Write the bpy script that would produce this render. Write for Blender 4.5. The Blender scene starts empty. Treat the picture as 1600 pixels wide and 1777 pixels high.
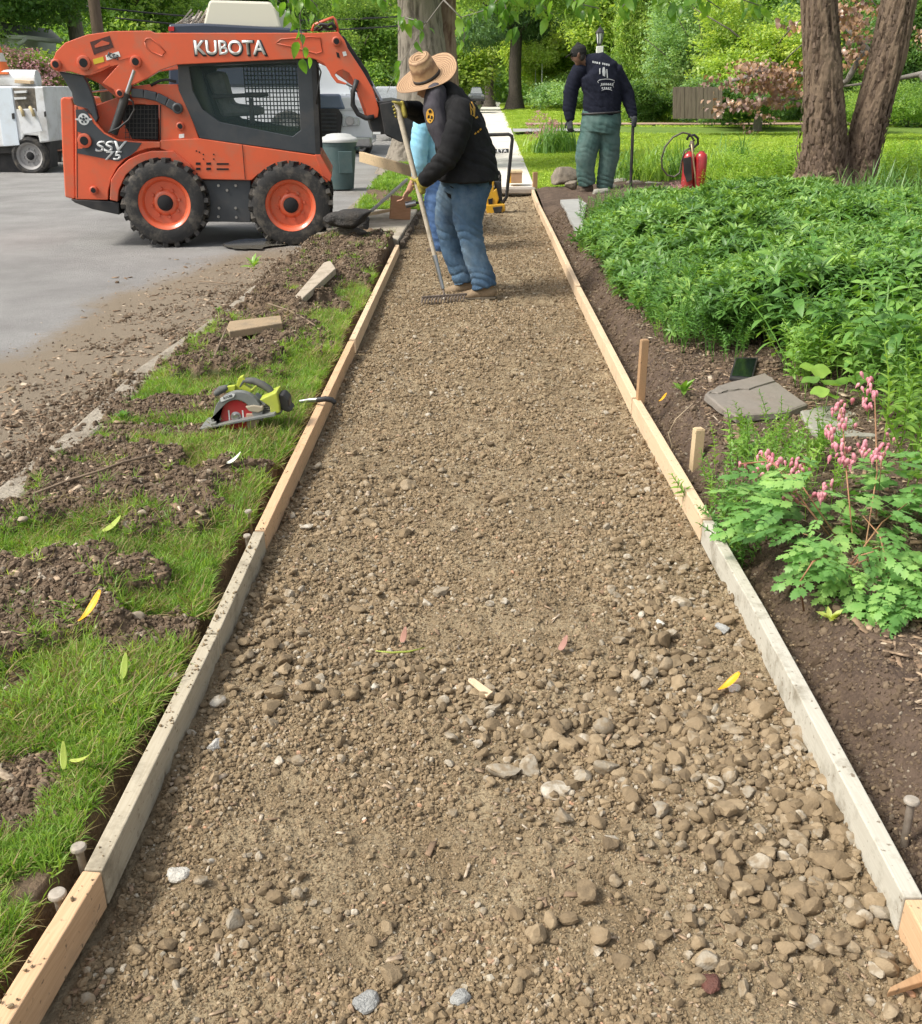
import bpy, bmesh, math, random
import numpy as np
from mathutils import Vector, Matrix, Euler
random.seed(7)
rng = np.random.default_rng(7)
S = bpy.context.scene
COL = S.collection
PI = math.pi
# ---------------------------------------------------------------- camera, sky, sun, exposure
F, PITCH, CX, CY, H = 1739.0, math.radians(23.0), 800.0, 888.5, 1.5
cd = bpy.data.cameras.new('camera')
cam = bpy.data.objects.new('camera', cd)
COL.objects.link(cam)
cam.location = (0, 0, H)
cam.rotation_euler = (PI/2 - PITCH, 0, 0)
cd.sensor_fit = 'VERTICAL'
cd.angle = 2*math.atan(CY/F)
cd.clip_start = 0.05
cd.clip_end = 1000
S.camera = cam
S.render.resolution_x, S.render.resolution_y = 922, 1024
w = bpy.data.worlds.new('World')
S.world = w
w.use_nodes = True
nt = w.node_tree
bg = nt.nodes['Background']
sky = nt.nodes.new('ShaderNodeTexSky')
sky.sky_type = 'NISHITA'
sky.sun_disc = False
SUN_EL, SUN_AZ = math.radians(50), math.radians(-112)
sky.sun_elevation = SUN_EL
sky.sun_rotation = SUN_AZ
sky.air_density = 1.0
sky.dust_density = 4.0
hs = nt.nodes.new('ShaderNodeHueSaturation')
hs.inputs['Saturation'].default_value = 0.35
nt.links.new(sky.outputs[0], hs.inputs['Color'])
nt.links.new(hs.outputs[0], bg.inputs[0])
bg.inputs[1].default_value = 0.15
sd = bpy.data.lights.new('sun', 'SUN')
sd.energy = 2.5
sd.angle = math.radians(12)
sd.color = (1.0, 0.95, 0.86)
sun = bpy.data.objects.new('sun', sd)
COL.objects.link(sun)
sdir = Vector((math.sin(SUN_AZ)*math.cos(SUN_EL), math.cos(SUN_AZ)*math.cos(SUN_EL), math.sin(SUN_EL)))
sun.rotation_euler = sdir.to_track_quat('Z', 'Y').to_euler()
sun.location = (0, 0, 30)
S.view_settings.view_transform = 'Standard'
S.view_settings.look = 'None'
S.view_settings.gamma = 1
S.view_settings.exposure = 0.58
S.cycles.max_bounces = 6
S.cycles.transparent_max_bounces = 6
S.cycles.use_denoising = True

# ---------------------------------------------------------------- pixel <-> world
cp, sp = math.cos(PITCH), math.sin(PITCH)
def ray(px, py):
    d, v = (px-CX)/F, (py-CY)/F
    return Vector((d, cp - v*sp, -sp - v*cp))
def G(px, py, z=0.0):
    r = ray(px, py); t = (z-H)/r.z
    return Vector((r.x*t, r.y*t, z))
def U(px, py, Y):
    r = ray(px, py); t = Y/r.y
    return Vector((r.x*t, Y, H + r.z*t))
def mpp(px, py, Y):                      # metres per pixel there
    r = ray(px, py); t = Y/r.y
    return t/F
# ---------------------------------------------------------------- object helpers
def tag(o, label=None, cat=None, group=None, kind=None):
    if label: o['label'] = label
    if cat: o['category'] = cat
    if group: o['group'] = group
    if kind: o['kind'] = kind
    return o
def empty(name, loc=(0, 0, 0), rz=0):
    o = bpy.data.objects.new(name, None)
    COL.objects.link(o)
    o.location = loc; o.rotation_euler = (0, 0, rz)
    o.empty_display_size = 0.1
    return o
def setparent(o, p):
    if p is not None:
        o.parent = p
        bpy_m = Matrix.Translation(p.location) @ Euler(p.rotation_euler).to_matrix().to_4x4()
        if p.parent is None:
            o.matrix_parent_inverse = bpy_m.inverted()
        else:
            q = p.parent
            mq = Matrix.Translation(q.location) @ Euler(q.rotation_euler).to_matrix().to_4x4()
            o.matrix_parent_inverse = (mq @ p.matrix_parent_inverse @ bpy_m).inverted()
def link_mesh(name, me, mat=None, parent=None, smooth=False, bevel=0, seg=2):
    o = bpy.data.objects.new(name, me)
    COL.objects.link(o)
    if mat is not None:
        for m in (mat if isinstance(mat, (list, tuple)) else [mat]):
            me.materials.append(m)
    if smooth:
        me.polygons.foreach_set('use_smooth', np.ones(len(me.polygons), bool))
    setparent(o, parent)
    if bevel:
        b = o.modifiers.new('bevel', 'BEVEL'); b.width = bevel; b.segments = seg
        b.limit_method = 'ANGLE'; b.angle_limit = math.radians(35)
    return o
def mesh_np(name, V, Fc):
    """V (n,3) array; Fc (m,k) int array, all faces with k corners"""
    V = np.asarray(V, np.float32); Fc = np.asarray(Fc, np.int32)
    me = bpy.data.meshes.new(name)
    me.vertices.add(len(V)); me.vertices.foreach_set('co', V.ravel())
    k = Fc.shape[1]
    me.loops.add(Fc.size); me.loops.foreach_set('vertex_index', Fc.ravel())
    me.polygons.add(len(Fc)); me.polygons.foreach_set('loop_start', np.arange(0, Fc.size, k, dtype=np.int32))
    me.update(calc_edges=True)
    return me
class MB:
    def __init__(s): s.v = []; s.f = []; s.m = []; s.cur = 0
    def add(s, V, Fs):
        b = len(s.v); s.v += [tuple(x) for x in V]
        for f in Fs: s.f.append([i+b for i in f]); s.m.append(s.cur)
        return s
    def box(s, c, d, R=None):
        c = Vector(c); hx, hy, hz = d[0]/2, d[1]/2, d[2]/2
        V = [Vector((x, y, z)) for x in (-hx, hx) for y in (-hy, hy) for z in (-hz, hz)]
        if R is not None: V = [R @ v for v in V]
        return s.add([v+c for v in V], [(0,1,3,2),(4,6,7,5),(0,4,5,1),(2,3,7,6),(0,2,6,4),(1,5,7,3)])
    def bar(s, a, b, wd, ht, up=(0, 0, 1)):
        a = Vector(a); b = Vector(b); y = (b-a); L = y.length; y.normalize()
        x = y.cross(Vector(up)); x = x.normalized() if x.length > 1e-4 else Vector((1, 0, 0)); z = x.cross(y)
        R = Matrix((x, y, z)).transposed()
        return s.box((a+b)/2, (wd, L, ht), R)
    def loft(s, rings, side=(1, 0, 0), n=16, dome=True, dome_end=True):
        """rings: (pos, r_side, r_other); elliptic cross sections"""
        P = [Vector(r[0]) for r in rings]; rr = [(r[1], r[2] if len(r) > 2 else r[1]) for r in rings]
        T = []
        for i in range(len(P)):
            t = (P[min(i+1, len(P)-1)] - P[max(i-1, 0)])
            T.append(t.normalized() if t.length > 1e-9 else Vector((0, 0, 1)))
        if dome:
            q = 4
            ends = []
            for e, sg in ((0, -1), (len(P)-1, 1)):
                rm = min(rr[e]) if (sg < 0 or dome_end) else .002
                ends.append([(P[e] + T[e]*sg*rm*math.sin(k/q*PI/2), rr[e][0]*max(.02, math.cos(k/q*PI/2)), rr[e][1]*max(.02, math.cos(k/q*PI/2)), T[e]) for k in range(1, q+1)])
            full = ends[0][::-1] + [(P[i], rr[i][0], rr[i][1], T[i]) for i in range(len(P))] + ends[1]
        else:
            full = [(P[i], rr[i][0], rr[i][1], T[i]) for i in range(len(P))]
        V = []; sd_ = Vector(side)
        for p, ra, rb, t in full:
            x = sd_ - t*sd_.dot(t)
            if x.length < 1e-3: x = Vector((0, 1, 0)) - t*t.y
            if x.length < 1e-3: x = Vector((1, 0, 0))
            x.normalize(); y = t.cross(x)
            for k in range(n):
                a = 2*PI*k/n
                V.append(p + x*(ra*math.cos(a)) + y*(rb*math.sin(a)))
        m = len(full); Fs = []
        for i in range(m-1):
            for k in range(n):
                Fs.append((i*n+k, i*n+(k+1) % n, (i+1)*n+(k+1) % n, (i+1)*n+k))
        Fs.append(tuple(range(n-1, -1, -1))); Fs.append(tuple(range((m-1)*n, m*n)))
        return s.add(V, Fs)
    def tube(s, pts, r, n=8):
        rs = r if isinstance(r, (list, tuple)) else [r]*len(pts)
        return s.loft([(p, q, q) for p, q in zip(pts, rs)], side=(0.123, 0.31, 0.94), n=n, dome=False)
    def cyl(s, a, b, r, n=20):
        return s.loft([(a, r, r), (b, r, r)], side=(0.3, 0.2, 0.9), n=n, dome=False)
    def lathe(s, prof, c, axis='Z', n=32, caps=True):
        """prof: (r, h) list; closed off by caps where r>0"""
        c = Vector(c); V = []
        for r, h in prof:
            for k in range(n):
                a = 2*PI*k/n
                if axis == 'Z': V.append(c + Vector((r*math.cos(a), r*math.sin(a), h)))
                else: V.append(c + Vector((r*math.cos(a), h, r*math.sin(a))))
        m = len(prof); Fs = []
        for i in range(m-1):
            for k in range(n):
                Fs.append((i*n+k, i*n+(k+1) % n, (i+1)*n+(k+1) % n, (i+1)*n+k))
        if caps and prof[0][0] > 1e-5: Fs.append(tuple(range(n)))
        if caps and prof[-1][0] > 1e-5: Fs.append(tuple(range((m-1)*n, m*n)))
        return s.add(V, Fs)
    def prism(s, pts, ext):
        """planar polygon (3-D points) pushed along the vector ext"""
        n = len(pts); e = Vector(ext); P = [Vector(p) for p in pts]
        return s.add(P + [p+e for p in P], [tuple(range(n)), tuple(range(2*n-1, n-1, -1))] + [(i, (i+1) % n, n+(i+1) % n, n+i) for i in range(n)])
    def ring(s, outer, inner, ext):
        n = len(outer); e = Vector(ext)
        O = [Vector(p) for p in outer]; I = [Vector(p) for p in inner]
        V = O + I + [p+e for p in O] + [p+e for p in I]; Fs = []
        for i in range(n):
            j = (i+1) % n
            Fs += [(i, j, n+j, n+i), (2*n+i, 3*n+i, 3*n+j, 2*n+j), (i, 2*n+i, 2*n+j, j), (n+i, n+j, 3*n+j, 3*n+i)]
        return s.add(V, Fs)
    def mesh(s, name, fix=True):
        me = bpy.data.meshes.new(name)
        me.from_pydata([tuple(v) for v in s.v], [], s.f)
        if fix:
            bm = bmesh.new(); bm.from_mesh(me)
            bmesh.ops.recalc_face_normals(bm, faces=bm.faces)
            bm.to_mesh(me); bm.free()
        return me
    def build(s, name, mat=None, parent=None, smooth=False, bevel=0, seg=2):
        me = s.mesh(name)
        if smooth == 'auto':
            o = link_mesh(name, me, mat, parent, True, bevel, seg)
            me.set_sharp_from_angle(angle=math.radians(40))
            return o
        return link_mesh(name, me, mat, parent, smooth, bevel, seg)
def copy_tree(o, parent=None):
    c = o.copy(); COL.objects.link(c)
    if parent is not None: c.parent = parent
    for ch in list(o.children): copy_tree(ch, c)
    return c
# ---------------------------------------------------------------- numpy noise
_tab = rng.random((256, 256)).astype(np.float32)
def vnoise(x, y, seed=0):
    x = np.asarray(x, float) + seed*17.3; y = np.asarray(y, float) + seed*9.7
    xi = np.floor(x).astype(int); yi = np.floor(y).astype(int)
    fx = x-xi; fy = y-yi; fx = fx*fx*(3-2*fx); fy = fy*fy*(3-2*fy)
    a = _tab[xi & 255, yi & 255]; b = _tab[(xi+1) & 255, yi & 255]
    c = _tab[xi & 255, (yi+1) & 255]; d = _tab[(xi+1) & 255, (yi+1) & 255]
    return (a*(1-fx)+b*fx)*(1-fy) + (c*(1-fx)+d*fx)*fy
def fbm(x, y, oct=4, seed=0):
    s = 0; a = .5; t = 0
    for i in range(oct):
        s = s + a*vnoise(x*2**i, y*2**i, seed+i*3); t += a; a *= .5
    return s/t
def sstep(a, b, x):
    t = np.clip((np.asarray(x, float)-a)/(b-a), 0, 1); return t*t*(3-2*t)
# ---------------------------------------------------------------- materials
def newmat(name):
    m = bpy.data.materials.new(name); m.use_nodes = True
    return m, m.node_tree, m.node_tree.nodes['Principled BSDF']
def N(nt, t, **kw):
    n = nt.nodes.new(t)
    for k, v in kw.items(): setattr(n, k, v)
    return n
def c4(c): return (c[0], c[1], c[2], 1.0)
def sr(r, g, b):
    f = lambda u: ((u/255+.055)/1.055)**2.4 if u > 10 else u/255/12.92
    return (f(r), f(g), f(b))
def surf(name, c1, c2=None, scale=8, rough=.7, metal=0, bump=.0, bscale=60, stretch=(1, 1, 1), spec=.5, dirt=None, dscale=3, damt=.5, rnd=0, world=False, coat=0):
    """two-tone noise, optional dirt stains, optional bump"""
    m, nt, b = newmat(name)
    L = nt.links
    if world:
        tc = N(nt, 'ShaderNodeNewGeometry'); src = tc.outputs['Position']
    else:
        tc = N(nt, 'ShaderNodeTexCoord'); src = tc.outputs['Object']
    mp = N(nt, 'ShaderNodeMapping'); mp.inputs['Scale'].default_value = stretch
    L.new(src, mp.inputs[0])
    n1 = N(nt, 'ShaderNodeTexNoise'); n1.inputs['Scale'].default_value = scale; n1.inputs['Detail'].default_value = 6; n1.inputs['Roughness'].default_value = .65
    L.new(mp.outputs[0], n1.inputs['Vector'])
    cr = N(nt, 'ShaderNodeMapRange'); cr.inputs[1].default_value = .35; cr.inputs[2].default_value = .65
    L.new(n1.outputs[0], cr.inputs[0])
    mx = N(nt, 'ShaderNodeMix', data_type='RGBA')
    mx.inputs[6].default_value = c4(c1); mx.inputs[7].default_value = c4(c2 or c1)
    L.new(cr.outputs[0], mx.inputs[0])
    out = mx.outputs[2]
    if dirt:
        n2 = N(nt, 'ShaderNodeTexNoise'); n2.inputs['Scale'].default_value = dscale; n2.inputs['Detail'].default_value = 8; n2.inputs['Roughness'].default_value = .7
        L.new(src, n2.inputs['Vector'])
        r2 = N(nt, 'ShaderNodeMapRange'); r2.inputs[1].default_value = .48; r2.inputs[2].default_value = .72; r2.inputs[4].default_value = damt
        L.new(n2.outputs[0], r2.inputs[0])
        m2 = N(nt, 'ShaderNodeMix', data_type='RGBA'); m2.inputs[7].default_value = c4(dirt)
        L.new(r2.outputs[0], m2.inputs[0]); L.new(out, m2.inputs[6]); out = m2.outputs[2]
    if rnd:
        oi = N(nt, 'ShaderNodeObjectInfo')
        h2 = N(nt, 'ShaderNodeHueSaturation')
        mr = N(nt, 'ShaderNodeMapRange'); mr.inputs[3].default_value = 1-rnd; mr.inputs[4].default_value = 1+rnd
        L.new(oi.outputs['Random'], mr.inputs[0]); L.new(mr.outputs[0], h2.inputs['Value']); L.new(out, h2.inputs['Color']); out = h2.outputs[0]
    L.new(out, b.inputs['Base Color'])
    b.inputs['Roughness'].default_value = rough; b.inputs['Metallic'].default_value = metal
    b.inputs['Specular IOR Level'].default_value = spec
    if coat: b.inputs['Coat Weight'].default_value = coat; b.inputs['Coat Roughness'].default_value = .15
    if bump:
        n3 = N(nt, 'ShaderNodeTexNoise'); n3.inputs['Scale'].default_value = bscale; n3.inputs['Detail'].default_value = 5
        L.new(mp.outputs[0], n3.inputs['Vector'])
        bp = N(nt, 'ShaderNodeBump'); bp.inputs['Strength'].default_value = min(1, bump); bp.inputs['Distance'].default_value = .01*max(1, bump)
        L.new(n3.outputs[0], bp.inputs['Height']); L.new(bp.outputs[0], b.inputs['Normal'])
    return m
def leafmat(name, c1, c2, c3=None, rough=.45, trans=.35, spec=.4, wscale=.6, tcol=None):
    """leaf: varies per instance and over the place, lets light through"""
    m, nt, b = newmat(name); L = nt.links
    oi = N(nt, 'ShaderNodeObjectInfo'); ge = N(nt, 'ShaderNodeNewGeometry')
    n1 = N(nt, 'ShaderNodeTexNoise'); n1.inputs['Scale'].default_value = wscale; n1.inputs['Detail'].default_value = 4
    L.new(ge.outputs['Position'], n1.inputs['Vector'])
    n2 = N(nt, 'ShaderNodeTexNoise'); n2.inputs['Scale'].default_value = 25
    L.new(ge.outputs['Position'], n2.inputs['Vector'])
    a = N(nt, 'ShaderNodeMath', operation='MULTIPLY_ADD'); a.inputs[1].default_value = .5
    L.new(oi.outputs['Random'], a.inputs[0]); L.new(n1.outputs[0], a.inputs[2])
    a2 = N(nt, 'ShaderNodeMath', operation='MULTIPLY_ADD'); a2.inputs[1].default_value = .6
    L.new(n2.outputs[0], a2.inputs[0]); L.new(a.outputs[0], a2.inputs[2])
    cr = N(nt, 'ShaderNodeValToRGB'); e = cr.color_ramp.elements
    mr = N(nt, 'ShaderNodeMapRange'); mr.inputs[1].default_value = .65; mr.inputs[2].default_value = 1.45
    L.new(a2.outputs[0], mr.inputs[0]); L.new(mr.outputs[0], cr.inputs[0])
    e[0].color = c4(c1); e[1].color = c4(c3 or c2)
    if c3: x = cr.color_ramp.elements.new(.5); x.color = c4(c2)
    L.new(cr.outputs[0], b.inputs['Base Color'])
    b.inputs['Roughness'].default_value = rough; b.inputs['Specular IOR Level'].default_value = spec
    tr = N(nt, 'ShaderNodeBsdfTranslucent')
    hsn = N(nt, 'ShaderNodeMix', data_type='RGBA', blend_type='MULTIPLY'); hsn.inputs[0].default_value = 1
    hsn.inputs[7].default_value = c4(tcol or (1.9, 1.8, .8))
    L.new(cr.outputs[0], hsn.inputs[6]); L.new(hsn.outputs[2], tr.inputs['Color'])
    mx = N(nt, 'ShaderNodeMixShader'); mx.inputs[0].default_value = trans
    L.new(b.outputs[0], mx.inputs[1]); L.new(tr.outputs[0], mx.inputs[2])
    L.new(mx.outputs[0], nt.nodes['Material Output'].inputs[0])
    return m
# ---------------------------------------------------------------- scatter: geometry-node instances of unlinked templates
def template(name, V, Fc, mat, smooth=False):
    me = mesh_np(name, V, Fc) if isinstance(Fc, np.ndarray) else bpy.data.meshes.new(name)
    if not isinstance(Fc, np.ndarray): me.from_pydata([tuple(v) for v in V], [], Fc)
    me.materials.append(mat)
    if smooth:
        me.polygons.foreach_set('use_smooth', np.ones(len(me.polygons), bool))
        if smooth == 'sharp': me.set_sharp_from_angle(angle=math.radians(24))
    return bpy.data.objects.new(name, me)
def scatter(name, tmpl, P, R, Sc, parent=None, tid=None, kind='stuff'):
    n = len(P)
    me = bpy.data.meshes.new(name); me.vertices.add(n)
    me.vertices.foreach_set('co', np.asarray(P, np.float32).ravel())
    Sc = np.asarray(Sc, np.float32)
    if Sc.ndim == 1: Sc = np.repeat(Sc[:, None], 3, 1)
    for nm, A in (('rot', R), ('scl', Sc)):
        at = me.attributes.new(nm, 'FLOAT_VECTOR', 'POINT'); at.data.foreach_set('vector', np.asarray(A, np.float32).ravel())
    if tid is None: tid = rng.integers(0, len(tmpl), n)
    at = me.attributes.new('tid', 'INT', 'POINT'); at.data.foreach_set('value', np.asarray(tid, np.int32))
    o = bpy.data.objects.new(name, me); COL.objects.link(o); setparent(o, parent)
    if kind: o['kind'] = kind
    g = bpy.data.node_groups.new('scatter_' + name, 'GeometryNodeTree')
    g.interface.new_socket('Geometry', in_out='INPUT', socket_type='NodeSocketGeometry')
    g.interface.new_socket('Geometry', in_out='OUTPUT', socket_type='NodeSocketGeometry')
    gi = g.nodes.new('NodeGroupInput'); go = g.nodes.new('NodeGroupOutput'); L = g.links
    j = g.nodes.new('GeometryNodeJoinGeometry')
    for t in tmpl:
        oi = g.nodes.new('GeometryNodeObjectInfo'); oi.inputs['Object'].default_value = t
        gti = g.nodes.new('GeometryNodeGeometryToInstance')
        L.new(oi.outputs['Geometry'], gti.inputs[0]); L.new(gti.outputs[0], j.inputs[0])
    ip = g.nodes.new('GeometryNodeInstanceOnPoints')
    def attr(nm, ty):
        a = g.nodes.new('GeometryNodeInputNamedAttribute'); a.data_type = ty; a.inputs[0].default_value = nm; return a
    ar, as_, ai = attr('rot', 'FLOAT_VECTOR'), attr('scl', 'FLOAT_VECTOR'), attr('tid', 'INT')
    e2r = g.nodes.new('FunctionNodeEulerToRotation')
    L.new(gi.outputs[0], ip.inputs['Points']); L.new(j.outputs[0], ip.inputs['Instance'])
    ip.inputs['Pick Instance'].default_value = True
    L.new(ai.outputs[0], ip.inputs['Instance Index']); L.new(ar.outputs[0], e2r.inputs[0]); L.new(e2r.outputs[0], ip.inputs['Rotation'])
    L.new(as_.outputs[0], ip.inputs['Scale']); L.new(ip.outputs[0], go.inputs[0])
    md = o.modifiers.new('scatter', 'NODES'); md.node_group = g
    return o
def rmats(R):
    """euler XYZ (n,3) -> (n,3,3)"""
    cx, sx = np.cos(R[:, 0]), np.sin(R[:, 0]); cy, sy = np.cos(R[:, 1]), np.sin(R[:, 1]); cz, sz = np.cos(R[:, 2]), np.sin(R[:, 2])
    M = np.empty((len(R), 3, 3))
    M[:, 0, 0] = cy*cz; M[:, 0, 1] = sx*sy*cz-cx*sz; M[:, 0, 2] = cx*sy*cz+sx*sz
    M[:, 1, 0] = cy*sz; M[:, 1, 1] = sx*sy*sz+cx*cz; M[:, 1, 2] = cx*sy*sz-sx*cz
    M[:, 2, 0] = -sy; M[:, 2, 1] = sx*cy; M[:, 2, 2] = cx*cy
    return M
def multi(V, Fc, P, R, Sc):
    """copies of one small mesh joined: returns verts, faces"""
    P = np.asarray(P, float); R = np.asarray(R, float); Sc = np.asarray(Sc, float)
    if Sc.ndim == 1: Sc = np.repeat(Sc[:, None], 3, 1)
    M = rmats(R); V = np.asarray(V, float)
    A = np.einsum('nij,nkj->nki', M, V[None]*Sc[:, None, :]) + P[:, None, :]
    k = len(V); Fo = np.asarray(Fc)[None] + (np.arange(len(P))*k)[:, None, None]
    return A.reshape(-1, 3), Fo.reshape(-1, np.asarray(Fc).shape[1])
def merge(parts):
    V = []; Fs = []; b = 0
    for v, f in parts:
        V.append(v); Fs.append(np.asarray(f)+b); b += len(v)
    return np.concatenate(V), np.concatenate(Fs)
# ================================================================ THE SETTING
def GT(px, py, zf, it=6):
    z = 0.0
    for _ in range(it):
        p = G(px, py, z); z = float(zf(p.x, p.y))
    return G(px, py, z)
def proj(x, y, z):
    x = np.asarray(x, float); y = np.asarray(y, float); dz = np.asarray(z, float)-H
    f = y*cp - dz*sp; v = -(y*sp + dz*cp)
    return CX + F*x/f, CY + F*v/f
LP = [(15, 1777), (178, 1512), (379, 1100), (460, 920), (616, 590), (693, 425)]
RP = [(1237, 900), (1110, 690), (1008, 495), (962, 403), (936, 352), (925, 324)]
_l = [G(x, y, .085) for x, y in LP]; _r = [G(x, y, .085) for x, y in RP]
lY = [-1]+[p.y for p in _l]+[16, 30]; lX = [_l[0].x-.01]+[p.x for p in _l]+[-.42, 0.0]
rY = [-1, 1.2]+[p.y for p in _r]+[30]; rX = [.885, .89]+[p.x for p in _r]+[_r[-1].x+.42]
XL = lambda y: np.interp(y, lY, lX)
XR = lambda y: np.interp(y, rY, rX)
_k = [G(x, y, .03) for x, y in [(0, 885), (130, 775), (250, 658), (400, 550), (500, 466), (560, 412)]]
kY = [-2]+[p.y for p in _k]+[13, 80]; kX = [_k[0].x]+[p.x for p in _k]+[_k[-1].x+.06, _k[-1].x+.06+67*.03]
XK = lambda y: np.interp(y, kY, kX)
XB = lambda y: XL(y) - .042 - .05 - .07*(fbm(np.asarray(y, float)*2.2, 0*np.asarray(y, float), 3, 5)-.3) - .03*(fbm(np.asarray(y, float)*14, 0*np.asarray(y, float)+3, 2, 6)-.4)
PATCH = []
for (px, py, rx, ry, hh) in [(100, 1030, 150, 78, .045), (0, 1100, 70, 60, .03), (190, 850, 190, 62, .04), (330, 830, 110, 28, .02), (440, 605, 95, 42, .055), (300, 705, 150, 18, .02),
        (520, 480, 100, 40, .05), (600, 440, 90, 32, .06), (470, 540, 70, 26, .03), (30, 1365, 90, 55, .0), (20, 1180, 35, 30, .0), (560, 520, 50, 18, .0),
        (250, 1095, 85, 36, .012), (180, 795, 90, 26, .03), (330, 745, 130, 12, .01), (0, 960, 40, 18, .0), (640, 455, 30, 22, .0)]:
    c = G(px, py, .08); a = G(px, py+ry, .08); b = G(px, py-ry, .08)
    PATCH.append((c.x, c.y, 1.2*rx*mpp(px, py, c.y), 1.22*(b.y-a.y)/2, hh*1.9))
def patchw(x, y):
    x = np.asarray(x, float); y = np.asarray(y, float); m = np.zeros(np.broadcast(x, y).shape); hz = m.copy()
    wob = (fbm(x*7, y*7, 3, 2)-.5)*1.3
    for cx, cy, rx, ry, hh in PATCH:
        d = np.sqrt(((x-cx)/rx)**2+((y-cy)/ry)**2) + wob
        k = 1-sstep(.75, 1.1, d)
        m = np.maximum(m, k); hz = np.maximum(hz, k*hh)
    return m, hz
def zverge(x, y):
    m, hz = patchw(x, y)
    x = np.asarray(x, float); y = np.asarray(y, float)
    return .06 + .02*(fbm(x*3, y*3, 3, 4)-.5) + hz*(.6+.9*(fbm(x*9, y*9, 3, 8)-.3)) + m*.03*(fbm(x*28, y*28, 3, 9)-.5)
def zgravel(x, y):
    x = np.asarray(x, float); y = np.asarray(y, float)
    ed = np.minimum(x-XL(y), XR(y)-x)
    return .028*np.exp(-(ed/.045)**2)*(fbm(y*7, x*2, 3, 14)-.35) - .012 + .055*(fbm(x*2.2, y*1.6, 3, 11)-.5) + .026*(fbm(x*14, y*14, 3, 12)-.5) + .020*(fbm(x*45, y*45, 2, 13)-.5)
def zbed(x, y):
    x = np.asarray(x, float); y = np.asarray(y, float); d = x-XR(y)-.042
    wob = .05*(fbm(y*3, x*3, 2, 21)-.3)
    tr_ = -.03+.10*sstep(11.5, 14.5, y)
    return tr_ + (.095-tr_)*sstep(.03, .17, d-wob) + .05*(fbm(x*9, y*8, 3, 24)-.5)*sstep(.03, .12, d)*(1-sstep(3.5, 5, y)) + .10*sstep(.2, 1.7, d) + .03*(fbm(x*5, y*5, 3, 22)-.5)*sstep(0, .1, d) + .014*(fbm(x*30, y*30, 3, 23)-.5)
def zroad(x, y):
    x = np.asarray(x, float); y = np.asarray(y, float)
    nr = sstep(-3.4, -1.9, x)*(1-sstep(8.5, 10.5, y))
    return -.055 + nr*(.028*fbm(x*4, y*4, 3, 31)*sstep(.35, .7, fbm(x*1.5, y*1.5, 3, 33)+.2) + .008*(fbm(x*30, y*30, 2, 34)))
def geo_rows(y0, y1, k, off=1.0):
    r = [y0]
    while r[-1] < y1: r.append(r[-1] + k*(max(r[-1], 0)+off))
    return np.array(r)
def strip(name, Y, T, xf, zf, mat, attrs=None, parent=None, smooth=True):
    """grid whose column t (0..1) at row y stands at xf(t,y)"""
    YY, TT = np.meshgrid(Y, T, indexing='ij'); XX = xf(TT, YY); ZZ = zf(XX, YY, TT)
    nY, nT = YY.shape; V = np.stack([XX, YY, ZZ], -1).reshape(-1, 3)
    i = np.arange(nY*nT).reshape(nY, nT)
    Fc = np.stack([i[:-1, :-1], i[:-1, 1:], i[1:, 1:], i[1:, :-1]], -1).reshape(-1, 4)
    me = mesh_np(name, V, Fc)
    for nm, A in (attrs or {}).items():
        at = me.attributes.new(nm, 'FLOAT', 'POINT'); at.data.foreach_set('value', np.asarray(A(XX, YY), np.float32).ravel())
    o = link_mesh(name, me, mat, parent, smooth)
    if parent is None: tag(o, kind='structure')
    return o
# soil material with crumbly relief; optional second colour by attribute
def soil(name, c1, c2, c3=None, attr=None, c4_=None, scale=14, b1=120, bs=.9, rough=.95, sc2=40):
    m, nt, b = newmat(name); L = nt.links
    ge = N(nt, 'ShaderNodeNewGeometry'); P = ge.outputs['Position']
    def noise(s, d=6, r=.65):
        n = N(nt, 'ShaderNodeTexNoise'); n.inputs['Scale'].default_value = s; n.inputs['Detail'].default_value = d; n.inputs['Roughness'].default_value = r
        L.new(P, n.inputs['Vector']); return n.outputs[0]
    def mixc(f, a, bb):
        x = N(nt, 'ShaderNodeMix', data_type='RGBA'); L.new(f, x.inputs[0])
        for s, v in ((6, a), (7, bb)):
            if isinstance(v, tuple): x.inputs[s].default_value = c4(v)
            else: L.new(v, x.inputs[s])
        return x.outputs[2]
    def rng_(f, a, bb, c=0, d=1):
        r = N(nt, 'ShaderNodeMapRange'); r.inputs[1].default_value = a; r.inputs[2].default_value = bb; r.inputs[3].default_value = c; r.inputs[4].default_value = d
        L.new(f, r.inputs[0]); return r.outputs[0]
    col = mixc(rng_(noise(scale), .35, .65), c1, c2)
    col = mixc(rng_(noise(sc2*3, 4), .5, .7, 0, .55), col, c3 or c2)
    if attr:
        a = N(nt, 'ShaderNodeAttribute'); a.attribute_name = attr
        s = N(nt, 'ShaderNodeMath', operation='MULTIPLY_ADD'); s.inputs[1].default_value = .5; L.new(noise(sc2), s.inputs[0]); L.new(a.outputs['Fac'], s.inputs[2])
        col = mixc(rng_(s.outputs[0], .55, .85), col, c4_)
    L.new(col, b.inputs['Base Color']); b.inputs['Roughness'].default_value = rough; b.inputs['Specular IOR Level'].default_value = .25
    vo = N(nt, 'ShaderNodeTexVoronoi'); vo.inputs['Scale'].default_value = b1; L.new(P, vo.inputs['Vector'])
    ad = N(nt, 'ShaderNodeMath', operation='MULTIPLY_ADD'); ad.inputs[1].default_value = -.6; L.new(vo.outputs['Distance'], ad.inputs[0]); L.new(noise(b1*.6, 6, .75), ad.inputs[2])
    bp = N(nt, 'ShaderNodeBump'); bp.inputs['Strength'].default_value = bs; bp.inputs['Distance'].default_value = .012
    L.new(ad.outputs[0], bp.inputs['Height']); L.new(bp.outputs[0], b.inputs['Normal'])
    return m
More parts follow.
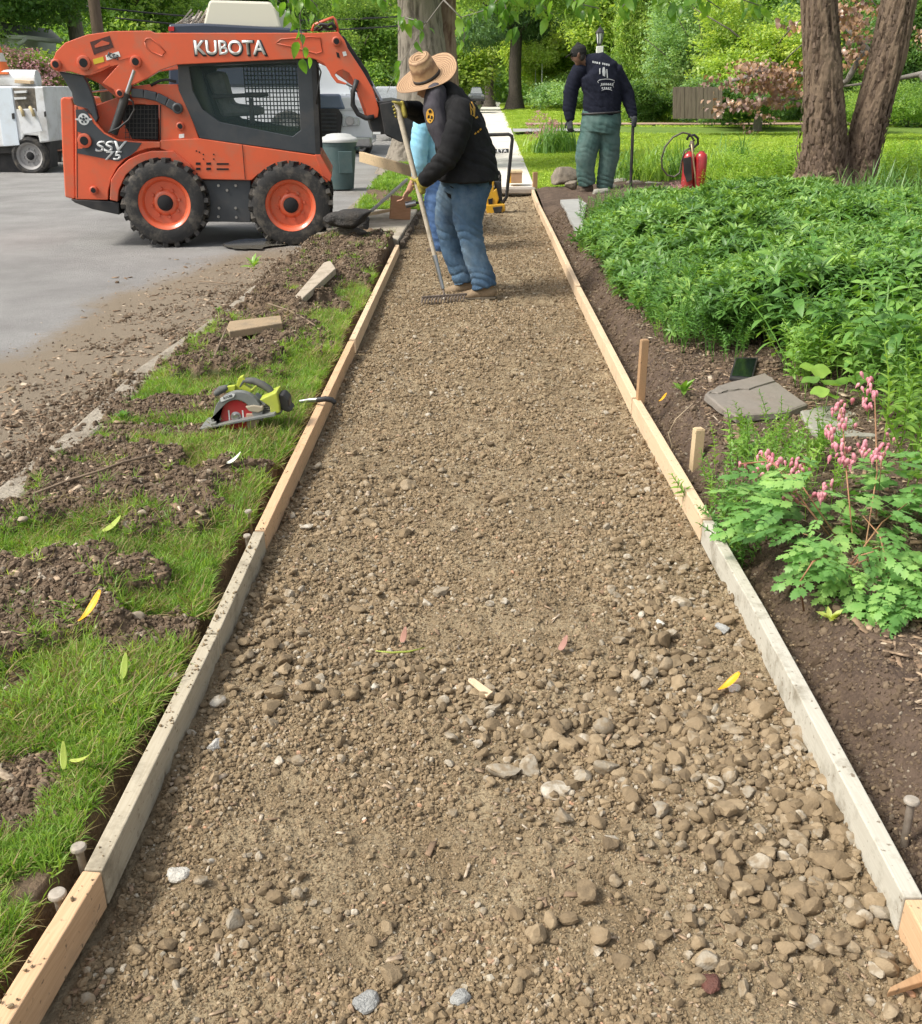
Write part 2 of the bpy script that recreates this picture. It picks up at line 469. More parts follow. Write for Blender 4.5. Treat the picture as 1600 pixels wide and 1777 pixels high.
M_gravel = soil('gravelly_sand', (.225, .165, .095), (.39, .31, .195), (.125, .088, .05), scale=5, b1=95, bs=1)
M_soil = soil('dark_soil', (.115, .078, .05), (.20, .145, .095), (.065, .044, .03), 'grass', (.075, .09, .03), scale=8, b1=70)
M_bed = soil('mulch_soil', (.075, .052, .038), (.145, .102, .072), (.04, .028, .021), scale=9, b1=60)
M_bank = soil('bank_soil', (.10, .062, .036), (.17, .11, .065), (.05, .032, .02), scale=10, b1=50)
M_road = soil('worn_asphalt', (.25, .242, .23), (.34, .33, .315), (.16, .155, .145), 'dirt', (.26, .21, .15), scale=1.1, b1=260, bs=.8, rough=.85, sc2=30)
M_lawn = soil('lawn_turf', (.11, .19, .03), (.18, .26, .045), (.07, .13, .02), scale=1.2, b1=60, bs=.8)  # lawn sunlight is put into this brighter green
M_conc = surf('old_concrete', (.40, .36, .29), (.50, .46, .38), scale=6, rough=.9, bump=.5, bscale=90, dirt=(.18, .14, .09), dscale=2.5, damt=.8, world=True)
M_conc2 = surf('pale_sidewalk_concrete', (.62, .58, .50), (.74, .70, .62), scale=5, rough=.9, bump=.3, bscale=60, dirt=(.35, .3, .22), dscale=1.5, damt=.5, world=True)
# ground to the horizon
V = [(-400, -30, -.22), (400, -30, -.22), (400, 500, -.22), (-400, 500, -.22)]
g = link_mesh('ground', mesh_np('ground', V, [[0, 1, 2, 3]]), M_lawn); tag(g, kind='structure')
# road
YR = geo_rows(.3, 160, .012)
road = strip('road', YR, np.linspace(0, 1, 90)**.6, lambda t, y: (XK(y)-9.2)*(1-t)+(XK(y)-.05)*t, lambda x, y, t: zroad(x, y), M_road,
      {'dirt': lambda x, y: (sstep(1.8, .2, XK(y)-x)*1.1+ .25*sstep(.5, .75, fbm(x*1.2, y*.9, 3, 44)))*(1-.75*sstep(8.5, 11.5, y))*(.4+1.1*fbm(x*1.3, y*.9, 3, 45))})
strip('far_verge', geo_rows(.3, 160, .03), np.linspace(0, 1, 30), lambda t, y: (XK(y)-60)*(1-t)+(XK(y)-9.25)*t, lambda x, y, t: .03+.06*(fbm(x*.7, y*.7, 2, 3)), M_lawn)
# gravel bed between the forms
YG = geo_rows(.2, 15.95, .0065, .6)
gravel_bed = strip('gravel_bed', YG, np.linspace(0, 1, 150), lambda t, y: (XL(y)-.02)*(1-t)+(XR(y)+.02)*t, lambda x, y, t: zgravel(x, y), M_gravel)
# verge: lawn strip between kerb and the left forms, with the cut bank and the slot beside the forms
nt_ = 110
TV = np.concatenate([np.linspace(0, 1, nt_), 1+np.linspace(.02, 1, 14)])
def xv(t, y):
    b = XB(y); k = XK(y)+.04
    return np.where(t <= 1, k+(b-k)*np.minimum(t, 1), b + (XL(y)-.03-b)*np.clip(t-1, 0, 1)*1.0)
def zv(x, y, t):
    top = zverge(x, y); s = np.clip(t-1, 0, 1)
    lo = -.07+.02*fbm(x*20, y*20, 2, 7)
    edge = sstep(0, .45, s+ .25*(fbm(y*18, s*6, 2, 15)-.5))
    return np.where(t <= 1, top, top*(1-edge)+lo*edge)
def grassness(x, y):
    m, _ = patchw(x, y); b = XB(y)
    return (1-m)*sstep(.36, .52, fbm(x*5, y*5, 3, 61)+.12)*sstep(0, .02, b-x+.0)
strip('verge', geo_rows(.5, 10.4, .007, .6), TV, xv, zv, M_soil, {'grass': grassness})
strip('verge_beyond', geo_rows(13.1, 160, .02), np.linspace(0, 1, 40), lambda t, y: (XK(y)+.04)*(1-t)+(XL(np.minimum(y, 16))+np.maximum(y-16, 0)*.03-.05)*t,
      lambda x, y, t: .05+.03*fbm(x*2, y*2, 3, 3)+.12*np.exp(-((x+.9)**2)/1.2)*sstep(13.5, 15, y), M_soil, {'grass': lambda x, y: sstep(.35, .5, fbm(x*1.7, y*1.2, 3, 66)+.16*sstep(14, 20, y))})
# garden bed on the right
TB = np.concatenate([np.linspace(0, .16, 60), np.linspace(.17, 1, 70)])
strip('garden_bed', geo_rows(.3, 16.0, .010, .6), TB, lambda t, y: (XR(y)+.038)*(1-t)+9.0*t, lambda x, y, t: zbed(x, y), M_bed)
def zlawn(x, y):
    return np.where(y < 18, zbed(x, y), .12+.05*(fbm(np.asarray(x)*.4, np.asarray(y)*.4, 2, 4)-.5)) if False else .13+.05*(fbm(np.asarray(x, float)*.4, np.asarray(y, float)*.4, 2, 4)-.5)-.07*(1-sstep(0, 1.2, np.asarray(x, float)-SWR(y)))
SWL = lambda y: -.42+(np.asarray(y, float)-16)*.03
SWR = lambda y: 1.13+(np.asarray(y, float)-16)*.03
strip('lawn', geo_rows(15.7, 160, .012), np.linspace(0, 1, 60)**1.8, lambda t, y: SWR(y)*(1-t)+70*t, lambda x, y, t: zlawn(x, y), M_lawn)
# kerb
M_kerb = surf('dirty_kerb_concrete', (.25, .215, .165), (.35, .31, .245), scale=9, rough=.95, bump=1.2, bscale=60, dirt=(.11, .08, .05), dscale=6, damt=.95, world=True)
b = MB()
ys = np.arange(-1, 34, .9)
kerb = empty('kerb', (float(XK(5)), 5, 0)); tag(kerb, kind='structure')
for i in range(len(ys)-1):
    y0, y1 = ys[i]+.006, ys[i+1]-.006
    k0, k1 = float(XK(y0)), float(XK(y1)); h = .078 + random.uniform(-.012, .006)
    q = MB().prism([(k0-.06, y0, -.2), (k0+.075, y0, -.2), (k1+.075, y1, -.2), (k1-.06, y1, -.2)], (0, 0, .2+h))
    q.build('kerb_stone', M_kerb, kerb, bevel=.016)
# sidewalk slabs beyond the dug part
sw = empty('sidewalk', (.35, 20, 0)); tag(sw, kind='structure')
y = 15.95
k = 0
while y < 110:
    L_ = 1.5 if y < 45 else 6
    y1 = y+L_-.02*(1 if y < 45 else 2)
    z1 = .085+random.uniform(-.008, .008)
    MB().prism([(float(SWL(y)), y, -.06), (float(SWR(y)), y, -.06), (float(SWR(y1)), y1, -.06), (float(SWL(y1)), y1, -.06)], (0, 0, z1+.06)).build('slab', M_conc2, sw, bevel=.01)
    y += L_
# driveway strip crossing the far lawn, and the garden path to the right
M_drive = surf('driveway_asphalt', (.30, .29, .29), (.37, .36, .35), scale=3, rough=.9, world=True)
def sheet(name, pts, z, mat):
    o = link_mesh(name, mesh_np(name, [(p[0], p[1], z) for p in pts], [list(range(len(pts)))]), mat); tag(o, kind='structure'); return o
sheet('driveway', [(float(SWR(34)), 34.0), (5.2, 34.9), (5.2, 36.6), (float(SWR(36.5)), 36.5)], .185, M_drive)
sheet('garden_path', [(2.5, 40.5), (34, 41), (34, 43.5), (2.5, 42.5)], .19, surf('brick_red_path', (.34, .22, .16), (.42, .30, .22), scale=6, world=True))
# old concrete apron left of the dug strip, Y 10.4 - 13.1
apron = empty('driveway_apron', (-1.1, 11.7, 0)); tag(apron, kind='structure')
M_apron = surf('stained_apron_concrete', (.36, .31, .24), (.46, .41, .32), scale=4, rough=.9, bump=.5, bscale=60, dirt=(.16, .11, .07), dscale=3, damt=.85, world=True)
M_broken = surf('broken_concrete_edge', (.07, .055, .04), (.14, .11, .08), scale=20, rough=1, bump=2, bscale=50, world=True)
for (y0, y1) in ((10.38, 11.72), (11.735, 13.15)):
    MB().prism([(float(XK(y0))+.06, y0, -.2), (float(XL(y0))-.045, y0, -.2), (float(XL(y1))-.045, y1, -.2), (float(XK(y1))+.06, y1, -.2)], (0, 0, .28+random.uniform(-.005, .006))).build('slab', M_apron, apron, bevel=.012)
bb = MB()
for i in range(26):
    yy = 10.36+i*.107; x0 = float(XL(yy))
    bb.box((x0-.025+random.uniform(-.012, .02), yy+.05, -.03), (.05, .1, .16+random.uniform(0, .03)), Euler((0, random.uniform(-.15, .15), random.uniform(-.2, .2))).to_matrix())
bb.build('broken_edge', M_broken, apron, bevel=.01)
# dark wet puddle in the gutter by the front wheel
M_puddle, _n, _b = newmat('puddle_water'); _b.inputs['Base Color'].default_value = (.13, .12, .10, 1); _b.inputs['Roughness'].default_value = .04
c = G(442, 424, -.04)
pts = []
for k in range(40):
    a = 2*PI*k/40; r = 1+1.5*(float(fbm(math.cos(a)*1.8+3, math.sin(a)*1.8+3, 3, 90))-.5)
    pts.append((c.x+.26*r*math.cos(a)+.12*math.sin(a), c.y+.42*r*math.sin(a)))
sheet('puddle', pts, -.034, M_puddle)
pts = [((p[0]-c.x)*1.0*2.3+c.x-.25, (p[1]-c.y)*.9+c.y-.35) for p in pts]
# ================================================================ stones of the gravel bed
def icosphere(sub):
    bm = bmesh.new(); bmesh.ops.create_icosphere(bm, subdivisions=sub, radius=1)
    V = np.array([v.co[:] for v in bm.verts]); Fc = np.array([[v.index for v in f.verts] for f in bm.faces]); bm.free(); return V, Fc
def rock(sub, seed, flat=.65, planes=11, rough=.06, tight=.72):
    r = np.random.default_rng(seed); V, Fc = icosphere(sub)
    nrm = r.normal(size=(planes, 3)); nrm /= np.linalg.norm(nrm, axis=1)[:, None]; d = r.uniform(tight, 1.0, planes)
    dots = V@nrm.T
    rad = np.min(np.where(dots > .05, d/np.maximum(dots, .05), 9), axis=1); rad = np.minimum(rad, 1.1)
    V = V*rad[:, None]
    n = fbm(V[:, 0]*2.5+seed, V[:, 1]*2.5+V[:, 2]*1.7, 3, seed % 40)-.5
    V = V*(1+rough*2*n)[:, None]*np.array([1, r.uniform(.65, .95), flat])
    return V, Fc
def stonemat(name, cols, bump=.5):
    m, nt, b = newmat(name); L = nt.links
    oi = N(nt, 'ShaderNodeObjectInfo'); cr = N(nt, 'ShaderNodeValToRGB'); cr.color_ramp.interpolation = 'LINEAR'
    e = cr.color_ramp.elements
    for i, (p, c) in enumerate(cols):
        if i == 0: e[0].position = p; e[0].color = c4(c)
        elif i == 1: e[1].position = p; e[1].color = c4(c)
        else: x = e.new(p); x.color = c4(c)
    L.new(oi.outputs['Random'], cr.inputs[0])
    tc = N(nt, 'ShaderNodeNewGeometry')
    n = N(nt, 'ShaderNodeTexNoise'); n.inputs['Scale'].default_value = 55; n.inputs['Detail'].default_value = 6; L.new(tc.outputs['Position'], n.inputs['Vector'])
    mr = N(nt, 'ShaderNodeMapRange'); mr.inputs[1].default_value = .42; mr.inputs[2].default_value = .6; mr.inputs[4].default_value = .75; L.new(n.outputs[0], mr.inputs[0])
    mx = N(nt, 'ShaderNodeMix', data_type='RGBA'); mx.inputs[7].default_value = (.225, .165, .096, 1); L.new(mr.outputs[0], mx.inputs[0]); L.new(cr.outputs[0], mx.inputs[6])
    L.new(mx.outputs[2], b.inputs['Base Color']); b.inputs['Roughness'].default_value = .85; b.inputs['Specular IOR Level'].default_value = .3
    n2 = N(nt, 'ShaderNodeTexNoise'); n2.inputs['Scale'].default_value = 220; n2.inputs['Detail'].default_value = 5; L.new(tc.outputs['Position'], n2.inputs['Vector'])
    bp = N(nt, 'ShaderNodeBump'); bp.inputs['Strength'].default_value = bump; bp.inputs['Distance'].default_value = .004; L.new(n2.outputs[0], bp.inputs['Height']); L.new(bp.outputs[0], b.inputs['Normal'])
    return m
M_stone = stonemat('muddy_stone', [(0, (.12, .087, .052)), (.35, (.205, .15, .088)), (.7, (.31, .235, .145)), (.86, (.28, .24, .18)), (.965, (.40, .35, .27)), (1, (.52, .48, .40))])
M_crumb = stonemat('soil_crumb', [(0, (.12, .087, .05)), (.5, (.235, .17, .097)), (.85, (.34, .255, .155)), (.97, (.4, .36, .28)), (1, (.45, .25, .15))], .3)
def dens(px, py):
    """how stony the bed looks, by place"""
    g = lambda cx, cy, sx, sy, a: a*np.exp(-((px-cx)/sx)**2-((py-cy)/sy)**2)
    d = .10 + g(1350, 1450, 300, 260, 1.0) + g(1000, 1300, 260, 110, .9) + g(600, 1190, 330, 60, .55) + g(1500, 1560, 130, 160, .8) + g(650, 860, 240, 70, .5) + g(1130, 900, 120, 180, .45) \
        + g(420, 1200, 120, 130, .4) + g(480, 1560, 160, 90, .35) + g(1180, 1120, 150, 90, .5) + g(640, 1030, 260, 60, .4) + g(800, 1650, 500, 120, .15) \
        - g(700, 1400, 260, 80, .25) - g(900, 930, 200, 60, .2) - g(850, 1080, 200, 30, .1) + g(900, 620, 500, 90, .12)
    return np.clip(d, .04, 1.2)
def sample_bed(n, y0, y1, p=1.0, pw=0):
    u = rng.random(n); Y = y0*(y1/y0)**u if pw else y0+(y1-y0)*u
    t = rng.random(n); X = (XL(Y)+.01)*(1-t)+(XR(Y)-.01)*t
    return X, Y
def put(X, Y, s, zf, sink=.25):
    n = len(X); R = np.stack([rng.uniform(-.5, .5, n), rng.uniform(-.5, .5, n), rng.uniform(0, 2*PI, n)], 1)
    return np.stack([X, Y, zf(X, Y)+s*.55*(1-2*sink)], 1), R
# 1. the ones that show largest: single pieces
rocks_hi = []
for k in range(12):
    Vv, Ff = rock(3, 100+k, rng.uniform(.6, .95), rng.integers(6, 13), .09, .5)
    me = mesh_np('stone', Vv, Ff); me.materials.append(M_stone); me.polygons.foreach_set('use_smooth', np.ones(len(Ff), bool)); me.set_sharp_from_angle(angle=math.radians(22)); rocks_hi.append(me)
X, Y = sample_bed(9000, 1.15, 5, pw=1)
px, py = proj(X, Y, 0*X)
ok = (rng.random(len(X)) < dens(px, py)**2.2*.62) & (px > 0) & (px < 1600)
X, Y = X[ok][:282], Y[ok][:282]
big = []
s = np.clip(rng.lognormal(math.log(.0185), .26, len(X)), .013, .034)
P, R = put(X, Y, s, zgravel, .0)
for i in range(len(X)):
    o = bpy.data.objects.new('stone', rocks_hi[i % 12]); COL.objects.link(o); o.location = P[i]; o.rotation_euler = R[i]; o.scale = (s[i], s[i], s[i]*.9); setparent(o, gravel_bed)
# particular stones seen in the photograph
for (px_, py_, sz, kind) in [(374, 1296, .020, 'q'), (634, 1742, .021, 'g'), (800, 1735, .018, 'g'), (1147, 1085, .017, 'w'), (875, 1345, .035, 't'), (965, 1378, .030, 't'), (805, 1265, .019, 't'), (1232, 1710, .020, 'r'), (1255, 1095, .024, 'g'),
                             (310, 1520, .020, 'w'), (1320, 1240, .030, 't'), (1275, 1410, .030, 't'), (1440, 1500, .030, 't'), (1550, 1560, .028, 't'), (1180, 1050, .028, 't'), (710, 845, .030, 't'), (1270, 1195, .018, 'w')]:
    q = GT(px_, py_, zgravel); o = bpy.data.objects.new('stone', rocks_hi[int(px_) % 12].copy()); COL.objects.link(o)
    o.location = q + Vector((0, 0, sz*.3)); o.rotation_euler = (0, 0, px_*.7); o.scale = (sz*1.2, sz*1.2, sz)
    if kind != 't':
        c = {'q': (.62, .60, .55), 'g': (.34, .34, .32), 'w': (.60, .57, .50), 'r': (.12, .045, .03)}[kind]
        o.data.materials[0] = surf('stone_'+kind, c, tuple(v*.7 for v in c), scale=60, rough=.7, bump=.6, bscale=200, world=True)
        o['label'] = {'q': 'white quartz stone', 'g': 'grey speckled stone', 'w': 'pale stone', 'r': 'dark red brick crumb'}[kind]
    setparent(o, gravel_bed)
# 2. medium stones
T_med = [template('pebble', *rock(2, 300+k, rng.uniform(.55, .95), rng.integers(6, 12), .10, .5), M_stone, 'sharp') for k in range(18)]
X, Y = sample_bed(120000, 1.1, 15.8)
px, py = proj(X, Y, 0*X)
ok = rng.random(len(X)) < np.clip((dens(px, py)*.75+.05)*(.45+1.1*sstep(.42, .62, fbm(X*5, Y*5, 3, 17))), 0, .95)
X, Y = X[ok], Y[ok]
s = np.clip(rng.lognormal(math.log(.0072), .46, len(X)), .0035, .022)
s = s*(.8+.38*dens(*proj(X, Y, 0*X)))
P, R = put(X, Y, s, zgravel, .04)
scatter('gravel', T_med, P, R, s, parent=gravel_bed)
n = 900; Y = 1.2*(10/1.2)**rng.random(n); sd_b = rng.random(n) < .5; X = np.where(sd_b, XL(Y)-.019, XR(Y)+.019)+rng.uniform(-.018, .018, n); ok = rng.random(n) < sstep(.45, .62, fbm(Y*5, X*2, 3, 27)); X, Y = X[ok], Y[ok]
s = np.clip(rng.lognormal(math.log(.0028), .5, len(X)), .0015, .009); P, R = put(X, Y, s, lambda x, y: .086+0*x, .1)
CRB = (P, R, s)
# 3. crumbs
T_cr = [template('crumb', *rock(1, 400+k, rng.uniform(.6, .95), 6, .25, .42), M_crumb, 'sharp') for k in range(8)]
X, Y = sample_bed(250000, .9, 12, pw=1)
s = np.clip(rng.lognormal(math.log(.0030), .42, len(X))*(.7+.3*Y**.6)*(.66+.7*sstep(.42, .62, fbm(X*4, Y*4, 3, 19))), .0014, .012)
P, R = put(X, Y, s, zgravel, .3)
scatter('crumbs', T_cr, P, R, s, parent=gravel_bed)
scatter('dirt_on_boards', T_cr, *CRB)
# soil clods on the verge patches, the banks, the bed and the gutter
M_clod = stonemat('soil_clod', [(0, (.08, .054, .034)), (.5, (.135, .095, .06)), (.9, (.20, .15, .10)), (1, (.3, .26, .2))], .3)
M_clod.node_tree.nodes['Mix'].inputs[7].default_value = (.12, .084, .054, 1)
T_cl = [template('clod', *rock(2, 500+k, rng.uniform(.6, .95), 8, .35, .42), M_clod, 'sharp') for k in range(8)]
n = 90000; Y = 1.6*(10.3/1.6)**rng.random(n); t = rng.random(n); X = (XK(Y)+.05)*(1-t)+(XB(Y)+.02)*t
m, _ = patchw(X, Y); ok = rng.random(n) < m*.75+.03
X, Y = X[ok], Y[ok]; s = np.clip(rng.lognormal(math.log(.004), .5, len(X))*(.6+.25*Y**.6), .002, .022)
P, R = put(X, Y, s, zverge, .3); scatter('soil_clods', T_cl, P, R, s)
n = 60000; Y = 1.2*(13/1.2)**rng.random(n); X = XR(Y)+.06+rng.random(n)**1.4*1.5
px, py = proj(X, Y, zbed(X, Y)); ok = px < 1660; X, Y = X[ok], Y[ok]
s = np.clip(rng.lognormal(math.log(.004), .5, len(X))*(.6+.25*Y**.6), .002, .022)
P, R = put(X, Y, s, zbed, .3); scatter('mulch_crumbs', T_cl, P, R, s)
n = 15000; Y = 3.2*(10/3.2)**rng.random(n); X = XK(Y)-.05-np.abs(rng.normal(size=n))*.40
ok = rng.random(n) < sstep(.42, .66, fbm(X*2.5, Y*2.5, 3, 33)); X, Y = X[ok], Y[ok]
s = np.clip(rng.lognormal(math.log(.006), .5, len(X)), .003, .025)
P, R = put(X, Y, s*.8, zroad, .3); scatter('gutter_dirt', T_cl, P, R, s)
n = 6500; Y = 3.0*(10.3/3.0)**rng.random(n); X = XK(Y)+rng.normal(0, .07, n); ok = rng.random(n) < sstep(.42, .58, fbm(X*4, Y*4, 3, 37)); X, Y = X[ok], Y[ok]
s = np.clip(rng.lognormal(math.log(.006), .5, len(X)), .003, .02)
P, R = put(X, Y, s, lambda x, y: .066+0*x, .2); scatter('kerb_dirt', T_cl, P, R, s)
# wood chips and bark shreds
M_chip = stonemat('wood_chip', [(0, (.20, .13, .08)), (.4, (.32, .22, .14)), (.8, (.45, .34, .23)), (1, (.55, .47, .36))], .2)
M_chip.node_tree.nodes['Mix'].inputs[7].default_value = (.16, .11, .07, 1)
Tch = []
for k in range(5):
    a = rng.uniform(.15, .4); V = np.array([(-1, -a, -.08), (1, -a*.6, -.06), (.8, a, .0), (-.8, a*.8, 0), (-1, -a, .1), (1, -a*.5, .1), (.8, a, .12), (-.8, a*.7, .14)]); V[:, 2] += .15*V[:, 0]**2*rng.uniform(-1, 1)
    Tch.append(template('chip', V, np.array([[0, 3, 2, 1], [4, 5, 6, 7], [0, 1, 5, 4], [1, 2, 6, 5], [2, 3, 7, 6], [3, 0, 4, 7]]), M_chip))
def chips(name, X, Y, zf, s0, up=.004):
    n = len(X); s = rng.lognormal(math.log(s0), .4, n); R = np.stack([rng.uniform(-.4, .4, n), rng.uniform(-.4, .4, n), rng.uniform(0, 6.28, n)], 1)
    scatter(name, Tch, np.stack([X, Y, zf(X, Y)+up], 1), R, s)
n = 2400; Y = 3.2*(10/3.2)**rng.random(n); X = XK(Y)-.06-np.abs(rng.normal(size=n))*.5
chips('road_chips', X, Y, zroad, .014)
n = 9000; Y = 1.3*(12/1.3)**rng.random(n); X = XR(Y)+.24+rng.random(n)*1.6; px, py = proj(X, Y, .1+0*X); ok = (px < 1650); 
chips('mulch_chips', X[ok], Y[ok], zbed, .014)
n = 2600; Y = 1.8*(10/1.8)**rng.random(n); t = rng.random(n); X = (XK(Y)+.05)*(1-t)+XB(Y)*t; m, _ = patchw(X, Y); ok = rng.random(n) < m
chips('verge_chips', X[ok], Y[ok], zverge, .012)
X, Y = sample_bed(1300, 1.2, 8, pw=1); chips('bed_chips', X, Y, zgravel, .008)
# ================================================================ timber forms
def pine(name, c1, c2, ring, grey=0):
    m, nt, b = newmat(name); L = nt.links
    tc = N(nt, 'ShaderNodeTexCoord'); mp = N(nt, 'ShaderNodeMapping'); mp.inputs['Scale'].default_value = (26, 1.3, 26)
    L.new(tc.outputs['Object'], mp.inputs[0])
    wv = N(nt, 'ShaderNodeTexNoise'); wv.inputs['Scale'].default_value = 1.5; wv.inputs['Detail'].default_value = 2; L.new(mp.outputs[0], wv.inputs['Vector'])
    ml = N(nt, 'ShaderNodeMath', operation='MULTIPLY'); ml.inputs[1].default_value = 9; L.new(wv.outputs[0], ml.inputs[0])
    fr = N(nt, 'ShaderNodeMath', operation='PINGPONG'); fr.inputs[1].default_value = .5; L.new(ml.outputs[0], fr.inputs[0])
    mx = N(nt, 'ShaderNodeMix', data_type='RGBA'); mx.inputs[6].default_value = c4(c1); mx.inputs[7].default_value = c4(c2)
    f2 = N(nt, 'ShaderNodeMath', operation='MULTIPLY'); f2.inputs[1].default_value = ring; L.new(fr.outputs[0], f2.inputs[0]); L.new(f2.outputs[0], mx.inputs[0])
    ge = N(nt, 'ShaderNodeNewGeometry')
    n2 = N(nt, 'ShaderNodeTexNoise'); n2.inputs['Scale'].default_value = 9 if grey else 5; n2.inputs['Detail'].default_value = 8; n2.inputs['Roughness'].default_value = .72; L.new(ge.outputs['Position'], n2.inputs['Vector'])
    r2 = N(nt, 'ShaderNodeMapRange'); r2.inputs[1].default_value = .5; r2.inputs[2].default_value = .72; r2.inputs[4].default_value = .95 if grey else .35; L.new(n2.outputs[0], r2.inputs[0])
    m2 = N(nt, 'ShaderNodeMix', data_type='RGBA'); m2.inputs[7].default_value = (.20, .17, .12, 1); L.new(r2.outputs[0], m2.inputs[0]); L.new(mx.outputs[2], m2.inputs[6])
    n4 = N(nt, 'ShaderNodeTexNoise'); n4.inputs['Scale'].default_value = 60; n4.inputs['Detail'].default_value = 4; L.new(ge.outputs['Position'], n4.inputs['Vector'])
    r4 = N(nt, 'ShaderNodeMapRange'); r4.inputs[1].default_value = .64; r4.inputs[2].default_value = .7; r4.inputs[4].default_value = .8; L.new(n4.outputs[0], r4.inputs[0])
    m4 = N(nt, 'ShaderNodeMix', data_type='RGBA'); m4.inputs[7].default_value = (.15, .11, .07, 1); L.new(r4.outputs[0], m4.inputs[0]); L.new(m2.outputs[2], m4.inputs[6])
    L.new(m4.outputs[2], b.inputs['Base Color']); b.inputs['Roughness'].default_value = .75; b.inputs['Specular IOR Level'].default_value = .25
    bp = N(nt, 'ShaderNodeBump'); bp.inputs['Strength'].default_value = .35; bp.inputs['Distance'].default_value = .002; L.new(n2.outputs[0], bp.inputs['Height']); L.new(bp.outputs[0], b.inputs['Normal'])
    return m
M_pine = pine('fresh_pine', (.62, .42, .25), (.46, .27, .14), .9)
M_pine2 = pine('fresh_pale_pine', (.66, .50, .33), (.54, .37, .22), .6)
M_grey = pine('cement_grey_timber', (.45, .40, .30), (.34, .28, .19), .8, 1)
M_white = pine('cement_whitened_timber', (.50, .475, .40), (.38, .34, .26), .6, 1)
def board(pts, side, mat, label, z=.085, h=.089, th=.038, sag=0):
    """pts: pixels along the inner top edge; side -1 = thickness towards the left"""
    P = [G(x, y, z) for x, y in pts]
    n = 14; Q = []
    cum = [0]
    for a, b2 in zip(P, P[1:]): cum.append(cum[-1]+(b2-a).length)
    for i in range(n+1):
        s_ = cum[-1]*i/n
        j = max(k for k in range(len(cum)) if cum[k] <= s_+1e-9); j = min(j, len(P)-2)
        Q.append(P[j].lerp(P[j+1], (s_-cum[j])/(cum[j+1]-cum[j])))
    c = Q[n//2]; e = empty('form_board', (c.x, c.y, 0))
    V = []
    ang = math.atan2(Q[-1].x-Q[0].x, Q[-1].y-Q[0].y)
    o_ = MB()
    for i, q in enumerate(Q):
        t = (Q[min(i+1, n)]-Q[max(i-1, 0)]).normalized(); nx = Vector((t.y, -t.x, 0))*side
        dz = random.uniform(-.0008, .0008)
        V += [q+Vector((0, 0, dz)), q+nx*th+Vector((0, 0, dz)), q+nx*th+Vector((0, 0, dz-h)), q+Vector((0, 0, dz-h))]
    Fs = [(0, 1, 2, 3), (4*n+3, 4*n+2, 4*n+1, 4*n)]
    for i in range(n):
        for k in range(4): Fs.append((4*i+k, 4*i+(k+1) % 4, 4*i+4+(k+1) % 4, 4*i+4+k))
    COL.objects.unlink(e); bpy.data.objects.remove(e)
    o_.add(V, Fs); me = o_.mesh('form_board')
    # object origin in the middle so that the grain runs along the board
    M = Matrix.Translation(c) @ Matrix.Rotation(-ang, 4, 'Z'); me.transform(M.inverted())
    o = link_mesh('form_board', me, mat, None, False, .003, 2); o.matrix_world = M
    o.location = c; o.rotation_euler = (0, 0, -ang)
    return tag(o, label, 'board', 'timber form boards along the dug path')
board([(-40, 1872), (15, 1777), (176, 1513)], -1, M_pine, 'fresh pine form board at the bottom left corner of the dug path')
board([(178.5, 1509), (378, 1101)], -1, M_grey, 'long weathered grey form board on the left above the bottom corner pine board', z=.086)
board([(380, 1097), (459, 922)], -1, M_grey, 'short weathered grey form board on the left just below the orange pine board', z=.084)
board([(461, 919), (615, 592)], -1, M_pine, 'orange pine form board on the left under the grey handled tool', z=.085)
board([(617, 588), (693, 425)], -1, M_pine2, 'farthest pale pine form board on the left, ending at the old concrete apron', z=.086)
board([(1605, 1560), (1700, 1725)], 1, M_pine, 'fresh pine form board just entering at the right edge', z=.084)
board([(1238.5, 903), (1330, 1058), (1424, 1228), (1603, 1557)], 1, M_white, 'long cement whitened form board on the near right side of the path', z=.086)
board([(1111, 692), (1236.5, 899)], 1, M_pine2, 'fresh pine form board on the right beside the short square stake', z=.085)
board([(1008.5, 498), (1109.5, 689)], 1, M_pine2, 'fresh pine form board on the right ending at the tall thin stake', z=.084)
board([(925, 324), (936, 352), (962, 403), (1007.5, 495)], 1, M_pine2, 'bent farthest form board on the right, curving away to the far stake', z=.086)
# stakes and steel pins
M_stake = pine('stake_wood', (.42, .26, .14), (.28, .16, .08), .9)
M_stake2 = pine('pale_stake_wood', (.60, .46, .28), (.48, .34, .2), .6)
def stake(px, pyb, pyt, wpx, zb, label, mat, d=None):
    b_ = G(px, pyb, zb); t_ = U(px, pyt, b_.y); w_ = wpx*mpp(px, pyb, b_.y); d = d or w_
    hh = t_.z+.12
    m = MB(); m.prism([(-w_/2, -d/2, -.12), (w_/2, -d/2, -.12), (w_/2, d/2, -.12), (-w_/2, d/2, -.12)], (0, 0, .12+t_.z-zb))
    m.prism([(-w_/2+.004, -d/2+.004, t_.z-zb+.0), (w_/2-.004, -d/2+.004, t_.z-zb), (w_/2-.006, d/2-.004, t_.z-zb), (-w_/2+.004, d/2-.004, t_.z-zb)], (0, 0, .004))
    o = m.build('stake', mat, None, bevel=.003); o.location = (b_.x, b_.y, zb); o.rotation_euler = (0, .0, .2); return tag(o, label, 'stake')
stake(1109, 722, 590, 13, 0, 'tall thin brown stake standing inside the right form boards', M_stake, .03)
stake(1208, 795, 744, 17, .03, 'short square pale stake behind the right form board', M_stake2, .038)
stake(928, 330, 299, 8, .04, 'small stake at the far end of the bent form board', M_stake, .04)
M_pin = surf('pin_steel', (.26, .21, .16), (.38, .32, .26), scale=40, rough=.6, metal=.5, dirt=(.25, .18, .1), damt=.7)
M_pinhead = surf('pin_head', (.34, .29, .23), (.46, .41, .34), scale=60, rough=.6, metal=.3)
